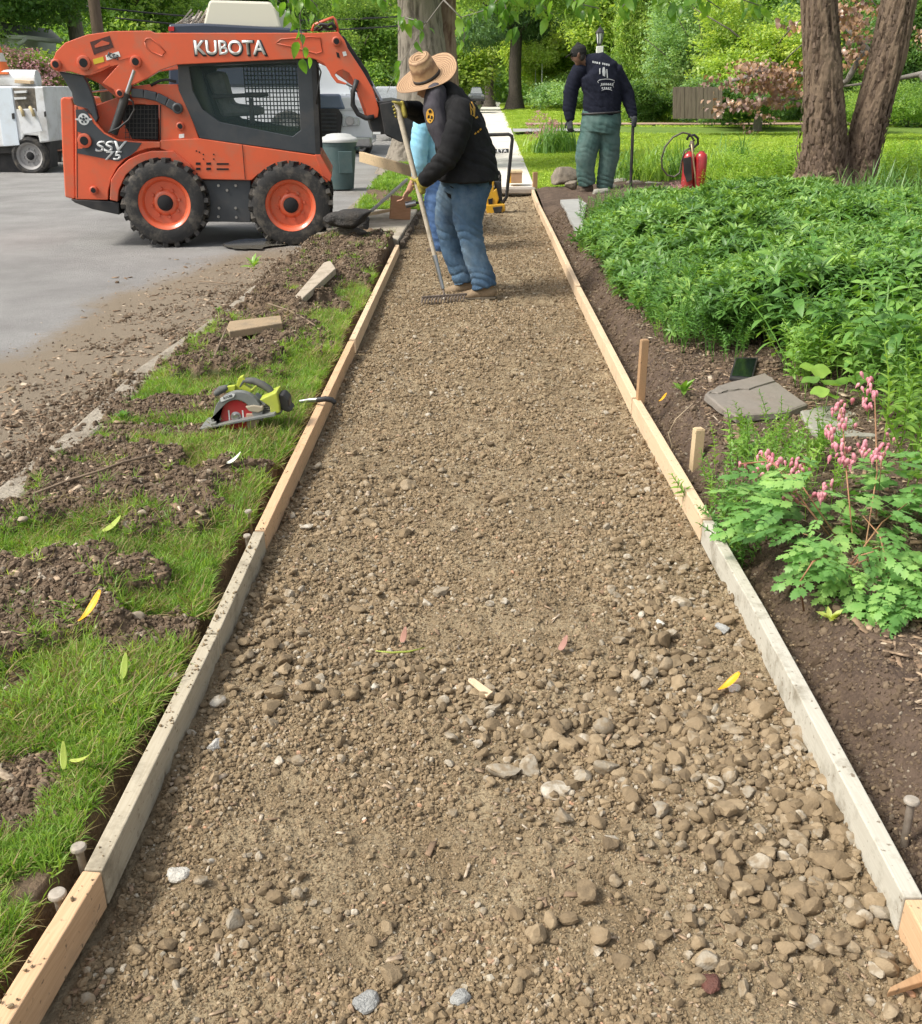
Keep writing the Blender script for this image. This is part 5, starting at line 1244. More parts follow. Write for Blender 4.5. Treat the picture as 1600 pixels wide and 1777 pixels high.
P = [G(x, y, .15) for x, y in ((1266, 652), (1276, 620), (1316, 620), (1306, 655))]
P[0].z -= .01; P[3].z -= .01
MB().prism(P, (0, 0, -.016)).build('panel_frame', M_blk, pn, bevel=.003)
c_ = sum(P, Vector())/4; MB().prism([c_+(v-c_)*.84+Vector((0, 0, .003)) for v in P], (0, 0, -.004)).build('panel_glass', surf('panel_glass', (.008, .012, .012), (.012, .018, .018), rough=.12, coat=1), pn)
pn = empty('solar_light', tuple(GT(1134, 560, zbed))); tag(pn, 'small upright black garden light at the edge of the ground cover', 'garden light')
MB().box(tuple(GT(1134, 556, zbed)+Vector((0, 0, .04))), (.075, .06, .12), Euler((-.2, .1, .2)).to_matrix()).build('lamp_body', M_blk, pn, bevel=.008)
MB().box(tuple(GT(1134, 556, zbed)+Vector((0, -.03, .10))), (.085, .07, .02), Euler((-.3, .1, .2)).to_matrix()).build('lamp_cap', M_ch, pn, bevel=.004)
slab('flagstone', [(972, 346), (1006, 344), (1018, 352), (1014, 372), (1010, 404), (998, 398), (986, 372)], .14, .06, surf('bluestone', (.30, .30, .28), (.36, .36, .33), scale=4, rough=.85, dirt=(.14, .12, .09), damt=.5, world=True), 'blue grey flagstone beside the far bent form board')
# edging stones and boulder near the far worker
M_bld = surf('boulder', (.13, .11, .085), (.24, .20, .15), scale=5, rough=.9, bump=1.5, bscale=14, world=True)
for i, (x, y, w_, d_, h_, lab) in enumerate([(980, 322, .42, .35, .30, 'large rough boulder left of the far worker'), (993, 329, .22, .2, .14, 'smaller rock in front of the large boulder'), (1078, 322, .25, .2, .12, 'edging stone between the far worker and the steel bar'), (1100, 326, .28, .22, .12, 'edging stone behind the foot of the steel bar'), (1137, 328, .34, .22, .12, 'flat edging stone left of the red sprayer'),
        (1062, 330, .18, .2, .10, 'pale edging stone by the far worker boots'), (1160, 338, .26, .2, .07, 'flat stone in front of the red sprayer'), (1122, 338, .3, .18, .05, 'thin flat stone in front of the edging stones'), (1040, 338, .3, .22, .10, 'reddish stone in front of the far worker boots')]):
    chunk(x, y, w_, d_, h_, 800+i, lab, float(zbed(1.6, 14)), M_bld if i < 2 else (M_flag if i % 2 else M_flag2), 'boulder' if i < 2 else 'edging stone', name='boulder' if i < 2 else 'edging_stone', planes=8)
# ---------------------------------------------------------------- red sprayer
ex = empty('pump_sprayer', tuple(GT(1200, 332, zbed))); tag(ex, 'red twin bottle pump sprayer with a looping hose among the plants', 'sprayer')
M_redp = surf('sprayer_red', (.42, .022, .025), (.34, .02, .022), scale=10, rough=.3, coat=.4, dirt=(.4, .3, .25), damt=.15, world=True)
EY = GT(1200, 332, zbed).y
k_ = mpp(1200, 300, EY)
for px in (1191, 1212):
    b_ = U(px, 330, EY); r = 10.5*k_; h_ = (U(px, 262, EY).z-b_.z)
    MB().lathe([(0, 0), (r*.9, 0), (r, .02), (r, h_*.84), (r*.85, h_*.92), (r*.45, h_*.97), (r*.42, h_), (0, h_)], tuple(b_), 'Z', 28).build('red_bottle', M_redp, ex, 'auto')
MB().prism(pl([(1186, 275), (1199, 272), (1201, 312), (1192, 316), (1187, 300)], EY-.095), (0, .02, 0)).build('dark_label', M_blk, ex)
MB().cyl(U(1201, 262, EY), U(1201, 244, EY), .03, 12).build('pump_neck', M_pin, ex, 'auto')
MB().tube([U(x, y, EY) for x, y in ((1192, 243), (1195, 236), (1205, 234), (1211, 240), (1211, 250), (1204, 256), (1196, 252))], .018).build('pump_handle', M_blk, ex, True)
MB().tube([U(x, y, EY-.02) for x, y in ((1205, 245), (1198, 233), (1185, 230), (1168, 238), (1154, 255), (1148, 275), (1149, 292), (1158, 304), (1170, 307), (1180, 300), (1183, 280), (1188, 262), (1200, 256))], .013).build('hose', surf('hose_dark', (.08, .07, .05), rough=.5), ex, True)
MB().tube([U(x, y, EY-.12) for x, y in ((1200, 250), (1203, 275), (1206, 300), (1208, 330))], .010).build('wand', surf('brass_wand', (.40, .30, .17), rough=.4, metal=.5), ex, True)
# ---------------------------------------------------------------- lamp post
lp = empty('lamp_post', tuple(U(1040, 200, 30))); tag(lp, 'white garden post with a black lantern behind the far worker', 'lamp post')
LY = 30; k_ = mpp(1040, 80, LY); b_ = U(1041, 200, LY)
top = U(1041, 80, LY); MB().box((top.x, LY, (b_.z-.3+top.z)/2), (.18, .18, top.z-b_.z+.3)).build('post', surf('post_white', (.6, .6, .56), rough=.6), lp, bevel=.01)
l0 = U(1040, 79, LY); r = 6.5*k_
MB().lathe([(r*.3, 0), (r*.6, .02), (r*.65, .05)], tuple(l0), 'Z', 6).build('lantern_base', M_blk, lp)
MB().lathe([(r*.6, .05), (r*1.0, .30)], tuple(l0), 'Z', 6).build('lantern_glass', surf('lantern_glass', (.6, .62, .6), rough=.2), lp)
m = MB()
for i in range(6): a = 2*PI*i/6; m.bar(l0+Vector((r*.62*math.cos(a), r*.62*math.sin(a), .05)), l0+Vector((r*1.02*math.cos(a), r*1.02*math.sin(a), .30)), .02, .02)
m.lathe([(r*1.2, .30), (r*1.15, .33), (r*.5, .42), (r*.15, .45), (r*.1, .5), (0, .52)], tuple(l0), 'Z', 6); m.build('lantern_cage', M_blk, lp)
# wooden fence panel in the background
fn = empty('garden_fence', tuple(U(1215, 205, 27))); tag(fn, 'weathered brown wooden fence under the dark shrubs', 'fence')
M_fen = surf('fence_wood', (.13, .10, .075), (.20, .16, .12), scale=4, stretch=(5, 5, .6), rough=.9, world=True)
for i in range(13):
    x = 1168+i*6.6; MB().prism(pl([(x, 206), (x+6.2, 206), (x+6.2, 151+random.uniform(-1, 1)), (x, 151+random.uniform(-1, 1))], 27+random.uniform(0, .02)), (0, .03, 0)).build('fence_board', M_fen, fn)
for y in (160, 195): plate('rail', [(1168, y), (1254, y), (1254, y+4), (1168, y+4)], 27.06, .05, M_fen, fn, 0)
# ---------------------------------------------------------------- yellow compactor with handle, crate, end slab
cpc = empty('plate_compactor', tuple(U(858, 366, 13.6))); tag(cpc, 'yellow plate compactor with a tall black tube handle behind the raking worker', 'compactor')
PY = G(858, 369, 0).y; M_yp = paint('yellow_paint', (.66, .36, .02), .4, damt=.4); 
def cpp(name, pts, dy, d, mat, bevel=.01): return MB().prism(pl(pts, PY+dy), (0, d, 0)).build(name, mat, cpc, bevel=bevel)
cpp('engine_cowl', [(841, 346), (846, 330), (853, 312), (858, 314), (857, 330), (862, 327), (866, 345), (862, 356), (853, 366), (845, 368), (842, 358)], 0, .3, M_yp, .015)
cpp('base_plate', [(842, 356), (876, 354), (877, 366), (868, 370), (845, 372)], -.05, .45, M_yp, .01)
cpp('exhaust_guard', [(847, 346), (855, 344), (855, 357), (848, 357)], -.02, .03, M_dk, .0)
cpp('engine_block', [(858, 314), (870, 316), (872, 350), (860, 352)], .05, .25, M_blk, .01)
cpp('belt_cover', [(855, 360), (872, 358), (870, 368), (858, 371)], -.08, .06, M_blk, .005)
MB().tube([U(x, y, PY) for x, y in ((872, 352), (879, 342), (889, 242), (888, 236), (883, 233), (850, 234), (820, 235), (814, 240), (806, 330))], .022, 10).build('handle', M_blk, cpc, True)
MB().tube([U(x, y, PY+.15) for x, y in ((868, 345), (868, 304), (866, 298), (855, 299), (848, 302))], .016).build('lift_bar', M_blk, cpc, True)
cpp('sign_plate', [(853, 259), (883, 258), (883, 265), (853, 267)], -.03, .015, M_ch, 0)
lettering('lettering', 'ALTA', 868, 262.3, 5.5, PY-.036, M_let, cpc, wpx=26, bold=.05)
es = empty('wooden_crate', tuple(U(896, 318, 16.3))); tag(es, 'small brown box with yellow side standing on the end slab of the sidewalk', 'crate')
CYY = 16.2
plate('crate_front', [(887, 300), (906, 300), (906, 317), (887, 318)], CYY, .02, surf('crate_brown', (.30, .18, .10), (.38, .24, .14), rough=.8), es, .003)
plate('crate_body', [(882, 299), (906, 299), (906, 318), (883, 318)], CYY+.03, .3, M_yp, es, .005)
plate('crate_rim', [(882, 297), (907, 297), (907, 300), (882, 300)], CYY-.01, .34, M_stake2, es, .003)
o = MB().prism([(float(SWL(16))+.2, 15.62, .03), (float(SWR(16))-.02, 15.62, .03), (float(SWR(16))-.02, 15.93, .03), (float(SWL(16))+.2, 15.93, .03)], (0, 0, .07)).build('end_board', surf('end_board', (.26, .22, .18), (.34, .3, .25), rough=.9), None, bevel=.01); tag(o, 'grey board laid at the far end of the dug path under the box', 'board')
# ================================================================ vegetation
def leafshape(L, W, fold=.25, droop=.3, n=4, pos=.4, tipw=.0):
    """leaf along +Y, three columns"""
    V = []
    for i in range(n+1):
        t = i/n; w_ = W/2*(math.sin(PI*min(1, t**(math.log(.5)/math.log(pos))))**.8 if 0 < t < 1 else .02+tipw)
        y = L*t; z = -droop*L*t*t + .12*L*t
        V += [(-w_, y, z+fold*w_), (0, y, z), (w_, y, z+fold*w_)]
    Fs = []
    for i in range(n):
        a = 3*i; Fs += [[a, a+1, a+4, a+3], [a+1, a+2, a+5, a+4]]
    return np.array(V), np.array(Fs)
def place(Vf, P, yaw, pitch, roll=None, s=None):
    n = len(P); roll = np.zeros(n) if roll is None else roll; s = np.ones(n) if s is None else s
    return multi(Vf[0], Vf[1], P, np.stack([pitch, roll, yaw], 1), s)
def quad_leaf(L, W): # cheap leaf for far trees
    return np.array([(0, 0, 0), (W/2, L*.5, W*.15), (0, L, -L*.12), (-W/2, L*.5, W*.15)]), np.array([[0, 1, 2, 3]])
def sprig(n, r, L, W, seed, flat=.6, droop=-.2):
    q = np.random.default_rng(seed)
    d = q.normal(size=(n, 3)); d /= np.linalg.norm(d, axis=1)[:, None]; P = d*(r*q.random((n, 1))**.5)*[1, 1, flat]
    return place(quad_leaf(L, W), P, q.uniform(0, 6.28, n), q.normal(droop, .55, n), q.normal(0, .5, n), q.uniform(.6, 1.25, n))
def ltex(mat, **k): return mat
LM = {}
LM['mid'] = leafmat('leaf_mid_green', (.10, .19, .05), (.21, .35, .09), (.38, .50, .15), trans=.5)
LM['dark'] = leafmat('leaf_dark_green', (.06, .13, .045), (.13, .24, .08), (.24, .37, .12), trans=.45)
LM['yell'] = leafmat('leaf_yellow_green', (.18, .30, .06), (.34, .47, .11), (.54, .62, .20), trans=.45)
LM['blue'] = leafmat('leaf_soft_green', (.14, .26, .11), (.27, .43, .18), (.44, .58, .27), trans=.4)
LM['conif'] = leafmat('needle_green', (.04, .10, .04), (.10, .20, .07), (.18, .30, .09), trans=.3)
LM['arb'] = leafmat('arborvitae_green', (.10, .21, .04), (.28, .44, .08), (.52, .64, .17), trans=.3)
LM['pink'] = leafmat('pink_blossom', (.42, .20, .22), (.58, .34, .34), (.68, .46, .42), trans=.25, tcol=(1.2, 1, 1))
LM['copper'] = leafmat('copper_leaf', (.20, .135, .12), (.33, .22, .16), (.52, .31, .13), trans=.16, rough=.3, tcol=(1.4, 1, .6))
LM['hang'] = leafmat('hanging_leaf', (.05, .13, .02), (.11, .24, .035), (.22, .36, .06), trans=.5, rough=.35)
TS = {}
def TSet(key, mat, n, r, L, W, k=4, **kw):
    if key not in TS: TS[key] = [template('sprig_'+key, *sprig(n, r, L, W, 900+i+len(TS)*10, **kw), LM[mat]) for i in range(k)]
    return TS[key]
TSet('mid', 'mid', 34, .36, .13, .08); TSet('dark', 'dark', 34, .36, .12, .07); TSet('yell', 'yell', 34, .36, .13, .085); TSet('blue', 'blue', 34, .34, .11, .06)
TSet('conif', 'conif', 40, .42, .16, .028, flat=.35, droop=-.9); TSet('arb', 'arb', 40, .30, .16, .035, flat=1.3, droop=1.2); TSet('pink', 'pink', 24, .3, .10, .10); TSet('midfine', 'mid', 44, .34, .085, .05)
def lobe_pts(lobes, n):
    vol = np.array([l[3]*l[4]*l[5] for l in lobes])**.67; c = rng.choice(len(lobes), n, p=vol/vol.sum()); Lb = np.array(lobes)[c]
    d = rng.normal(size=(n, 3)); d /= np.linalg.norm(d, axis=1)[:, None]; r = rng.random(n)**.3
    clump = 1+.25*(fbm(d[:, 0]*3+Lb[:, 0], d[:, 2]*3+d[:, 1]*2+Lb[:, 1], 2, 5)-.5)*2
    return Lb[:, :3]+d*Lb[:, 3:6]*(r*clump)[:, None]
def crown(name, lobes, n, key, s=1.0, parent=None, label=None, cat=None, zmin=.1, ymax=None):
    P = lobe_pts(lobes, n); P = P[P[:, 2] > zmin]; n = len(P)
    R = np.stack([rng.uniform(-.6, .6, n), rng.uniform(-.6, .6, n), rng.uniform(0, 6.28, n)], 1)
    o = scatter(name, TS[key], P, R, rng.uniform(.7, 1.3, n)*s, parent, kind='stuff' if parent is not None else None)
    if label: tag(o, label, cat)
    return o
M_bark = surf('grey_bark', (.12, .105, .085), (.24, .21, .17), scale=3, stretch=(9, 9, 1.2), rough=.95, bump=3, bscale=7, dirt=(.10, .12, .05), dscale=2, damt=.35)
M_bark_d = surf('dark_bark', (.055, .045, .036), (.12, .10, .08), scale=3, stretch=(9, 9, 1.2), rough=.95, bump=3, bscale=7)
def trunk(parent, x, y, z0, z1, r0, r1, lean=(0, 0), mat=M_bark, limbs=5, n=24, seed=0):
    q = random.Random(seed); rings = []
    for i in range(9):
        t = i/8; fl = 1+.7*max(0, .12-t)/.12
        rings.append(((x+lean[0]*t+q.uniform(-.02, .02), y+lean[1]*t, z0+(z1-z0)*t), (r0*(1-t)+r1*t)*fl))
    m = MB().loft(rings, side=(1, 0, 0), n=n, dome=False); m.build('trunk', mat, parent, 'auto')
    for k in range(limbs):
        a = q.uniform(0, 6.28); zb = z0+(z1-z0)*q.uniform(.45, .95); L_ = q.uniform(1.5, 3.5)
        p0 = Vector((x+lean[0]*.7, y, zb)); p1 = p0+Vector((math.cos(a)*L_*.5, math.sin(a)*L_*.5, L_*.35)); p2 = p0+Vector((math.cos(a)*L_, math.sin(a)*L_, L_*.6))
        MB().tube([p0, p1, p2], [r1*.5, r1*.3, r1*.12], 7).build('limb', mat, parent, True)
def tree(name, label, cat, x, y, z0, r0, z1, lobes, n, key, s=1.0, mat=None, lean=(0, 0), limbs=5, seed=1):
    e = empty(name, (x, y, z0)); tag(e, label, cat)
    trunk(e, x, y, z0-.15, z1, r0, r0*.6, lean, mat or M_bark, limbs, seed=seed); crown('crown', lobes, n, key, s, e); return e
# far woods, one mass closing the view
hill = strip('wooded_hill', geo_rows(118, 190, .05, 0), np.linspace(0, 1, 60), lambda t, y: -140+280*t, lambda x, y, t: -.3+26*sstep(118, 150, y)+3*fbm(x*.08, y*.08, 3, 2)*sstep(118, 140, y), soil('woods_floor', (.02, .045, .012), (.04, .08, .02), (.015, .03, .01), scale=.3, b1=3))
lob = []
for i in range(70): lob.append((-75+150*(i/69)+random.uniform(-3, 3), random.uniform(100, 116), random.uniform(2, 9), 5.5, 4, random.uniform(4, 7)))
crown('far_woods', lob, 5200, 'mid', 3.4, label=None); bpy.data.objects['far_woods']['kind'] = 'stuff'
# left side of the street
LT = [(-13.6, 27, 'midfine', 'leafy green tree nearest on the left behind the white service truck'), (-18, 33, 'mid', 'mid green tree behind the white house corner'), (-12.5, 36, 'dark', 'dark green tree behind the utility pole'),
      (-13.5, 46, 'mid', 'mid green tree on the far left side of the street behind the box truck'), (-11.5, 58, 'dark', 'dark tree beyond the loader arm'), (-10.5, 74, 'midfine', 'distant mid green tree above the silver car'), (-8.5, 92, 'mid', 'farthest tree at the left end of the street'), (-22, 44, 'blue', 'pale green tree deep at the left border')]
for i, (x, y, key, lab) in enumerate(LT):
    s_ = 1+.018*(y-25); lob = []
    for k in range(11):
        a = random.uniform(0, 6.28); rr = random.uniform(.5, 2.6); lob.append((x+rr*math.cos(a), y+rr*math.sin(a), random.uniform(1.2, 9), random.uniform(1.3, 2.3), random.uniform(1.3, 2.2), random.uniform(1.0, 1.9)))
    tree('broadleaf_tree', lab, 'tree', x, y, 0, .3, 6, lob, int(1500), key, s_, seed=i)
# hedge mass between, low
for i, (x0, x1, y, h, key, lab) in enumerate([(-24, -12.2, 31, 2.2, 'midfine', 'low green hedge behind the white service truck'), (-12.2, -8.6, 50, 3.5, 'dark', 'dark bushes behind the box truck and loader cab'), (-9.8, -7.6, 66, 4.5, 'midfine', 'green bushes seen between the loader arm and the big trunk')]):
    lob = [(x0+(x1-x0)*k/7, y+random.uniform(-.8, .8), h*.45, 1.2, 1, h*.5) for k in range(8)]
    crown('roadside_bush', lob, 900, key, 1+.02*(y-25), label=lab, cat='bush')
# pink rhododendron behind the truck
e = empty('rhododendron', tuple(U(70, 235, 26))); tag(e, 'pink flowering rhododendron between the service truck and the loader', 'shrub')
c0 = U(62, 160, 26); lob = []
for k in range(9): q_ = U(random.uniform(20, 118), random.uniform(118, 205), 26); lob.append((q_.x, 26+random.uniform(-.4, .4), q_.z, .55, .5, .45))
crown('leaves', lob, 420, 'midfine', .8, e); crown('blossom', [(l[0], l[1]-.15, l[2]+.08, .58, .5, .48) for l in lob], 320, 'pink', .55, e)
crown('yellow_green_shrub', [(U(45, 105, 26.5).x, 26.5, U(45, 108, 26.5).z, .9, .5, .25), (U(100, 190, 26.5).x, 26.5, U(100, 190, 26.5).z, .4, .4, .6)], 160, 'yell', .6, label='yellow green shrub growing above and beside the pink rhododendron', cat='shrub')
# big street tree in the verge
bt_ = G(733, 288, .12); e = empty('street_tree', (bt_.x, bt_.y, .1)); tag(e, 'big grey barked street tree with mossy base behind the bent worker', 'tree')
def bark_trunk(name, rings, parent, mat, n=72, m=120, amp=.03, fs=(9, 1.2), seed=3):
    """rings: (x,y,z,rx,ry); furrowed surface"""
    A = np.array(rings, float); t = np.linspace(0, len(A)-1, m); C = np.stack([np.interp(t, np.arange(len(A)), A[:, i]) for i in range(5)], 1)
    a = np.linspace(0, 2*PI, n, endpoint=False); aa, tt = np.meshgrid(a, np.arange(m)); z = C[:, 2][:, None]+0*aa
    rmean = C[:, 3][:, None]
    u1 = np.cos(aa)*fs[0]*rmean+seed; u2 = np.sin(aa)*fs[0]*rmean
    w1 = fbm(u1+.35*fbm(u1*2, z*3, 2, 2), z*fs[1]+u2*1.7, 4, seed); rid = 1-np.abs(2*w1-1)
    w2 = fbm(u1*3, z*fs[1]*4+u2*4, 3, seed+9)
    d = amp*((rid**2-.6)*1.6+(w2-.5)*.9)
    X = C[:, 0][:, None]+(C[:, 3][:, None]+d)*np.cos(aa); Y = C[:, 1][:, None]+(C[:, 4][:, None]+d)*np.sin(aa)
    V = np.stack([X, Y, z], -1).reshape(-1, 3); i = np.arange(m*n).reshape(m, n)
    Fc = np.stack([i[:-1], np.roll(i[:-1], -1, 1), np.roll(i[1:], -1, 1), i[1:]], -1).reshape(-1, 4)
    me = mesh_np(name, V, Fc); at = me.attributes.new('furrow', 'FLOAT', 'POINT'); at.data.foreach_set('value', (rid**2*.7+w2*.4).astype(np.float32).ravel())
    return link_mesh(name, me, mat, parent, True)
def barkmat(name, c1, c2, c3):
    m, nt, b = newmat(name); L = nt.links
    at = N(nt, 'ShaderNodeAttribute'); at.attribute_name = 'furrow'; ge = N(nt, 'ShaderNodeNewGeometry')
    mp = N(nt, 'ShaderNodeMapping'); mp.inputs['Scale'].default_value = (14, 14, 4); L.new(ge.outputs['Position'], mp.inputs[0])
    n1 = N(nt, 'ShaderNodeTexNoise'); n1.inputs['Scale'].default_value = 1.6; n1.inputs['Detail'].default_value = 8; n1.inputs['Roughness'].default_value = .7; L.new(mp.outputs[0], n1.inputs[0])
    a = N(nt, 'ShaderNodeMath', operation='MULTIPLY_ADD'); a.inputs[1].default_value = .9; L.new(n1.outputs[0], a.inputs[0]); L.new(at.outputs['Fac'], a.inputs[2])
    mr = N(nt, 'ShaderNodeMapRange'); mr.inputs[1].default_value = .6; mr.inputs[2].default_value = 1.15; L.new(a.outputs[0], mr.inputs[0])
    cr = N(nt, 'ShaderNodeValToRGB'); cr.color_ramp.elements[0].color = c4(c1); cr.color_ramp.elements[1].color = c4(c3); x = cr.color_ramp.elements.new(.5); x.color = c4(c2)
    L.new(mr.outputs[0], cr.inputs[0]); L.new(cr.outputs[0], b.inputs['Base Color']); b.inputs['Roughness'].default_value = .9; b.inputs['Specular IOR Level'].default_value = .2
    bp = N(nt, 'ShaderNodeBump'); bp.inputs['Strength'].default_value = .8; bp.inputs['Distance'].default_value = .03; L.new(n1.outputs[0], bp.inputs['Height']); L.new(bp.outputs[0], b.inputs['Normal'])
    return m
MB_grey = barkmat('street_tree_bark', (.035, .03, .024), (.11, .095, .075), (.24, .21, .17)); MB_red = barkmat('flaky_red_bark', (.024, .017, .012), (.075, .050, .034), (.20, .145, .10))
Yt_ = bt_.y; k_ = mpp(733, 150, Yt_)
def rg(px0, px1, py, Y, dy=0):
    a, b2 = U(px0, py, Y), U(px1, py, Y); return ((a.x+b2.x)/2, Y+dy, a.z, abs(b2.x-a.x)/2, abs(b2.x-a.x)/2)
bark_trunk('trunk', [rg(650, 790, 300, Yt_), rg(672, 782, 270, Yt_), rg(682, 778, 240, Yt_), rg(690, 776, 180, Yt_), rg(692, 774, 100, Yt_), rg(692, 766, 40, Yt_), rg(690, 760, -30, Yt_), rg(690, 750, -200, Yt_)], e, MB_grey, amp=.03)
bark_trunk('side_stem', [rg(760, 800, 240, Yt_, .5), rg(762, 795, 130, Yt_, .5), rg(758, 790, 60, Yt_, .5), rg(765, 790, -60, Yt_, .5)], e, barkmat('reddish_stem', (.06, .035, .025), (.14, .085, .06), (.26, .19, .14)), n=32, m=60, amp=.02)
lob = [(U(x, y, Yt_).x, Yt_+dy, U(x, y, Yt_).z, r, r, r*.6) for x, y, dy, r in ((640, -60, 1, 1.0), (720, -70, -1, .9), (820, -55, 1, .9), (880, -60, 2, 1.0), (560, -50, 3, 1.0), (930, -60, 3, .9), (1000, -50, 3, .9))]
crown('crown', lob, 1100, 'midfine', .75, e)
# street trees farther up
for i, (px, pyb, w_, key, lab, dx) in enumerate([(893, 191, 24, 'conif', 'tall conifer with dark straight trunk on the bright lawn', 0), (849, 185, 16, 'mid', 'street tree just left of the tall conifer up the sidewalk', 0), (833, 181, 10, 'dark', 'farther slim street tree left of the conifer', 0), (822, 176, 9, 'mid', 'farthest slim street tree beside the distant car', 0)]):
    b_ = G(px, pyb, .1); r = w_*mpp(px, pyb, b_.y)/2
    H_ = 4.2 if key == 'conif' else 3.6
    lob = []
    for k in range(14):
        a = random.uniform(0, 6.28); rr = random.uniform(.3, 4.2 if key == 'conif' else 2.8); lob.append((b_.x+rr*math.cos(a), b_.y+rr*math.sin(a), random.uniform(H_, H_+5.5), 1.6, 1.6, .8))
    tree('conifer' if key == 'conif' else 'street_tree', lab, 'tree', b_.x, b_.y, .08, r, 9, lob, 1500, key, 1.8, mat=M_bark_d, limbs=6, seed=40+i)
# understory around the conifer, saplings
for i, (px, py, Y, rx, rz, key, n, s_, lab) in enumerate([(790, 95, 70, 2.6, 2.6, 'yell', 420, 2.0, 'bright yellow green young tree between the big trunk and the conifer'), (840, 60, 85, 3.5, 3.5, 'yell', 420, 2.4, 'light green tree crown left of the conifer'), (950, 110, 75, 4, 3, 'yell', 520, 2.2, 'yellow green bushes right of the conifer'), (1010, 60, 80, 4, 5, 'mid', 700, 2.4, 'mid green tree behind the capped worker'),
        (960, 165, 64, 2.2, .8, 'blue', 240, 1.3, 'low blue green bush on the lawn right of the conifer'), (1000, 150, 70, 3, 1.2, 'midfine', 300, 1.6, 'low bushes behind the capped worker'), (770, 150, 90, 3, 2, 'mid', 300, 2.2, 'distant bushes beside the street'), (1040, 20, 60, 2.6, 2.2, 'yell', 300, 1.6, 'light green crown over the lamp post')]):
    c = U(px, py, Y); lob = [(c.x+random.uniform(-.5, .5)*rx, Y+random.uniform(-1, 1), c.z+random.uniform(-.4, .4)*rz, rx*.6, rx*.5, rz*.6) for k in range(5)]
    crown('garden_bush' if py > 100 else 'leafy_tree', lob, n, key, s_, label=lab, cat='bush' if py > 100 else 'tree')
for i, px in enumerate((927, 938)):
    a = G(px, 188+i*2, .15); e = empty('sapling', tuple(a)); tag(e, ('left' if i == 0 else 'right')+' one of two thin pale staked saplings on the lawn by the conifer', 'sapling')
    MB().tube([a, a+Vector((.05, 0, 1.2)), a+Vector((0, 0, 3.4))], [.05, .04, .02], 6).build('trunk', M_hw, e, True); crown('crown', [(a.x, a.y, 3.4, .9, .9, .8)], 60, 'yell', 1.2, e)
# right of the lawn: arborvitae, shrubs, hedge
lob = []
for px, w_, top in ((1078, 16, -60), (1098, 20, -90), (1122, 22, -100), (1142, 20, -60), (1090, 24, 40)):
    b_ = U(px, 200, 46); t_ = U(px, top, 46); k = mpp(px, 100, 46)*w_
    for j in range(7): f = j/6; lob.append((b_.x+random.uniform(-.2, .2), 46+random.uniform(-.4, .4), b_.z+(t_.z-b_.z)*f, k*(1.25-.5*f), k*(1.2-.5*f), .9))
e = empty('arborvitae', tuple(U(1105, 203, 46))); tag(e, 'tall light green arborvitae with upright sprays right of the capped worker', 'tree')
trunk(e, U(1105, 203, 46).x, 46, 0, 5, .2, .1, limbs=0); crown('crown', [(l[0], l[1]-.1, l[2], l[3]*.9, l[4]*.9, l[5]*1.2) for l in lob], 1700, 'arb', 1.0, e); crown('shade_core', [(l[0], l[1]+.3, l[2], l[3]*1.0, l[4]*.8, l[5]) for l in lob], 900, 'dark', .9, e)  # dark green core paints the shaded gaps between the upright sprays
RS = [(1225, 95, 43, 2.2, 3.2, 'blue', 1500, 1.05, 'big soft green leafy shrub left of the yellow green tree', 12), (1150, 180, 44, 1.4, 1.0, 'dark', 330, .9, 'dark low shrub at the foot of the arborvitae', 5), (1330, 80, 36, 1.9, 2.2, 'yell', 900, .85, 'yellow green tree behind the copper leaves', 9), (1270, 170, 33, 1.6, .7, 'dark', 420, .7, 'dark shrub in front of the fence end', 5),
      (1350, 180, 38, 2.4, .9, 'dark', 480, .9, 'dark green hedge behind the copper leaved branches', 6), (1240, 20, 60, 5, 5, 'mid', 1000, 2, 'tall mid green tree behind the soft shrub', 9), (1380, 20, 62, 5, 5, 'blue', 1000, 2, 'tall pale green tree behind the double trunk', 9), (1480, 90, 46, 3.4, 4.2, 'dark', 1500, 1.3, 'dark green tree seen between the two trunks', 10), (1590, 90, 40, 3, 4, 'dark', 1400, 1.2, 'dark green tree at the right border', 10),
      (1580, 185, 30, 1.8, .7, 'midfine', 420, .7, 'green bushes behind the right trunk at the border', 6), (1450, 185, 34, 2.0, .6, 'midfine', 330, .8, 'green bushes seen through the trunk gap', 6), (1130, 60, 70, 5, 6, 'mid', 800, 2.2, 'tall tree behind the arborvitae', 8)]
for px, py, Y, rx, rz, key, n, s_, lab, nl in RS:
    c = U(px, py, Y); lob = [(c.x+random.uniform(-.75, .75)*rx, Y+random.uniform(-.5, .5)*rx, c.z+random.uniform(-.6, .6)*rz, rx*random.uniform(.35, .6), rx*.5, rz*random.uniform(.3, .5)) for k in range(nl)]
    big_ = rz > 2
    if big_: tree('garden_tree', lab, 'tree', c.x, Y, 0, .16, c.z, lob, n, key, s_, seed=int(px))
    else: crown('shrub', lob, n, key, s_, label=lab, cat='shrub')
# ---------------------------------------------------------------- the near double trunk tree
_rg = rg
def rg(px0, px1, py, Y, dy=0):
    q = _rg(px0, px1, py, Y, dy); return (q[0], q[1], q[2], q[3]*.86-.008, q[4]*.86-.008)
TY = GT(1440, 335, zbed).y; e = empty('double_trunk_tree', (U(1440, 330, TY).x, TY, .2)); tag(e, 'near tree with two rough reddish brown trunks rising out of the ground cover', 'tree')
bark_trunk('trunk', [rg(1345, 1500, 345, TY), rg(1362, 1490, 318, TY), rg(1380, 1478, 290, TY), rg(1388, 1474, 250, TY), rg(1390, 1471, 200, TY), rg(1390, 1468, 150, TY), rg(1389, 1464, 100, TY), rg(1387, 1459, 40, TY), rg(1384, 1456, -20, TY), rg(1376, 1450, -160, TY), rg(1360, 1440, -400, TY)], e, MB_red, n=110, m=240, amp=.020, fs=(13, 2.2), seed=4)
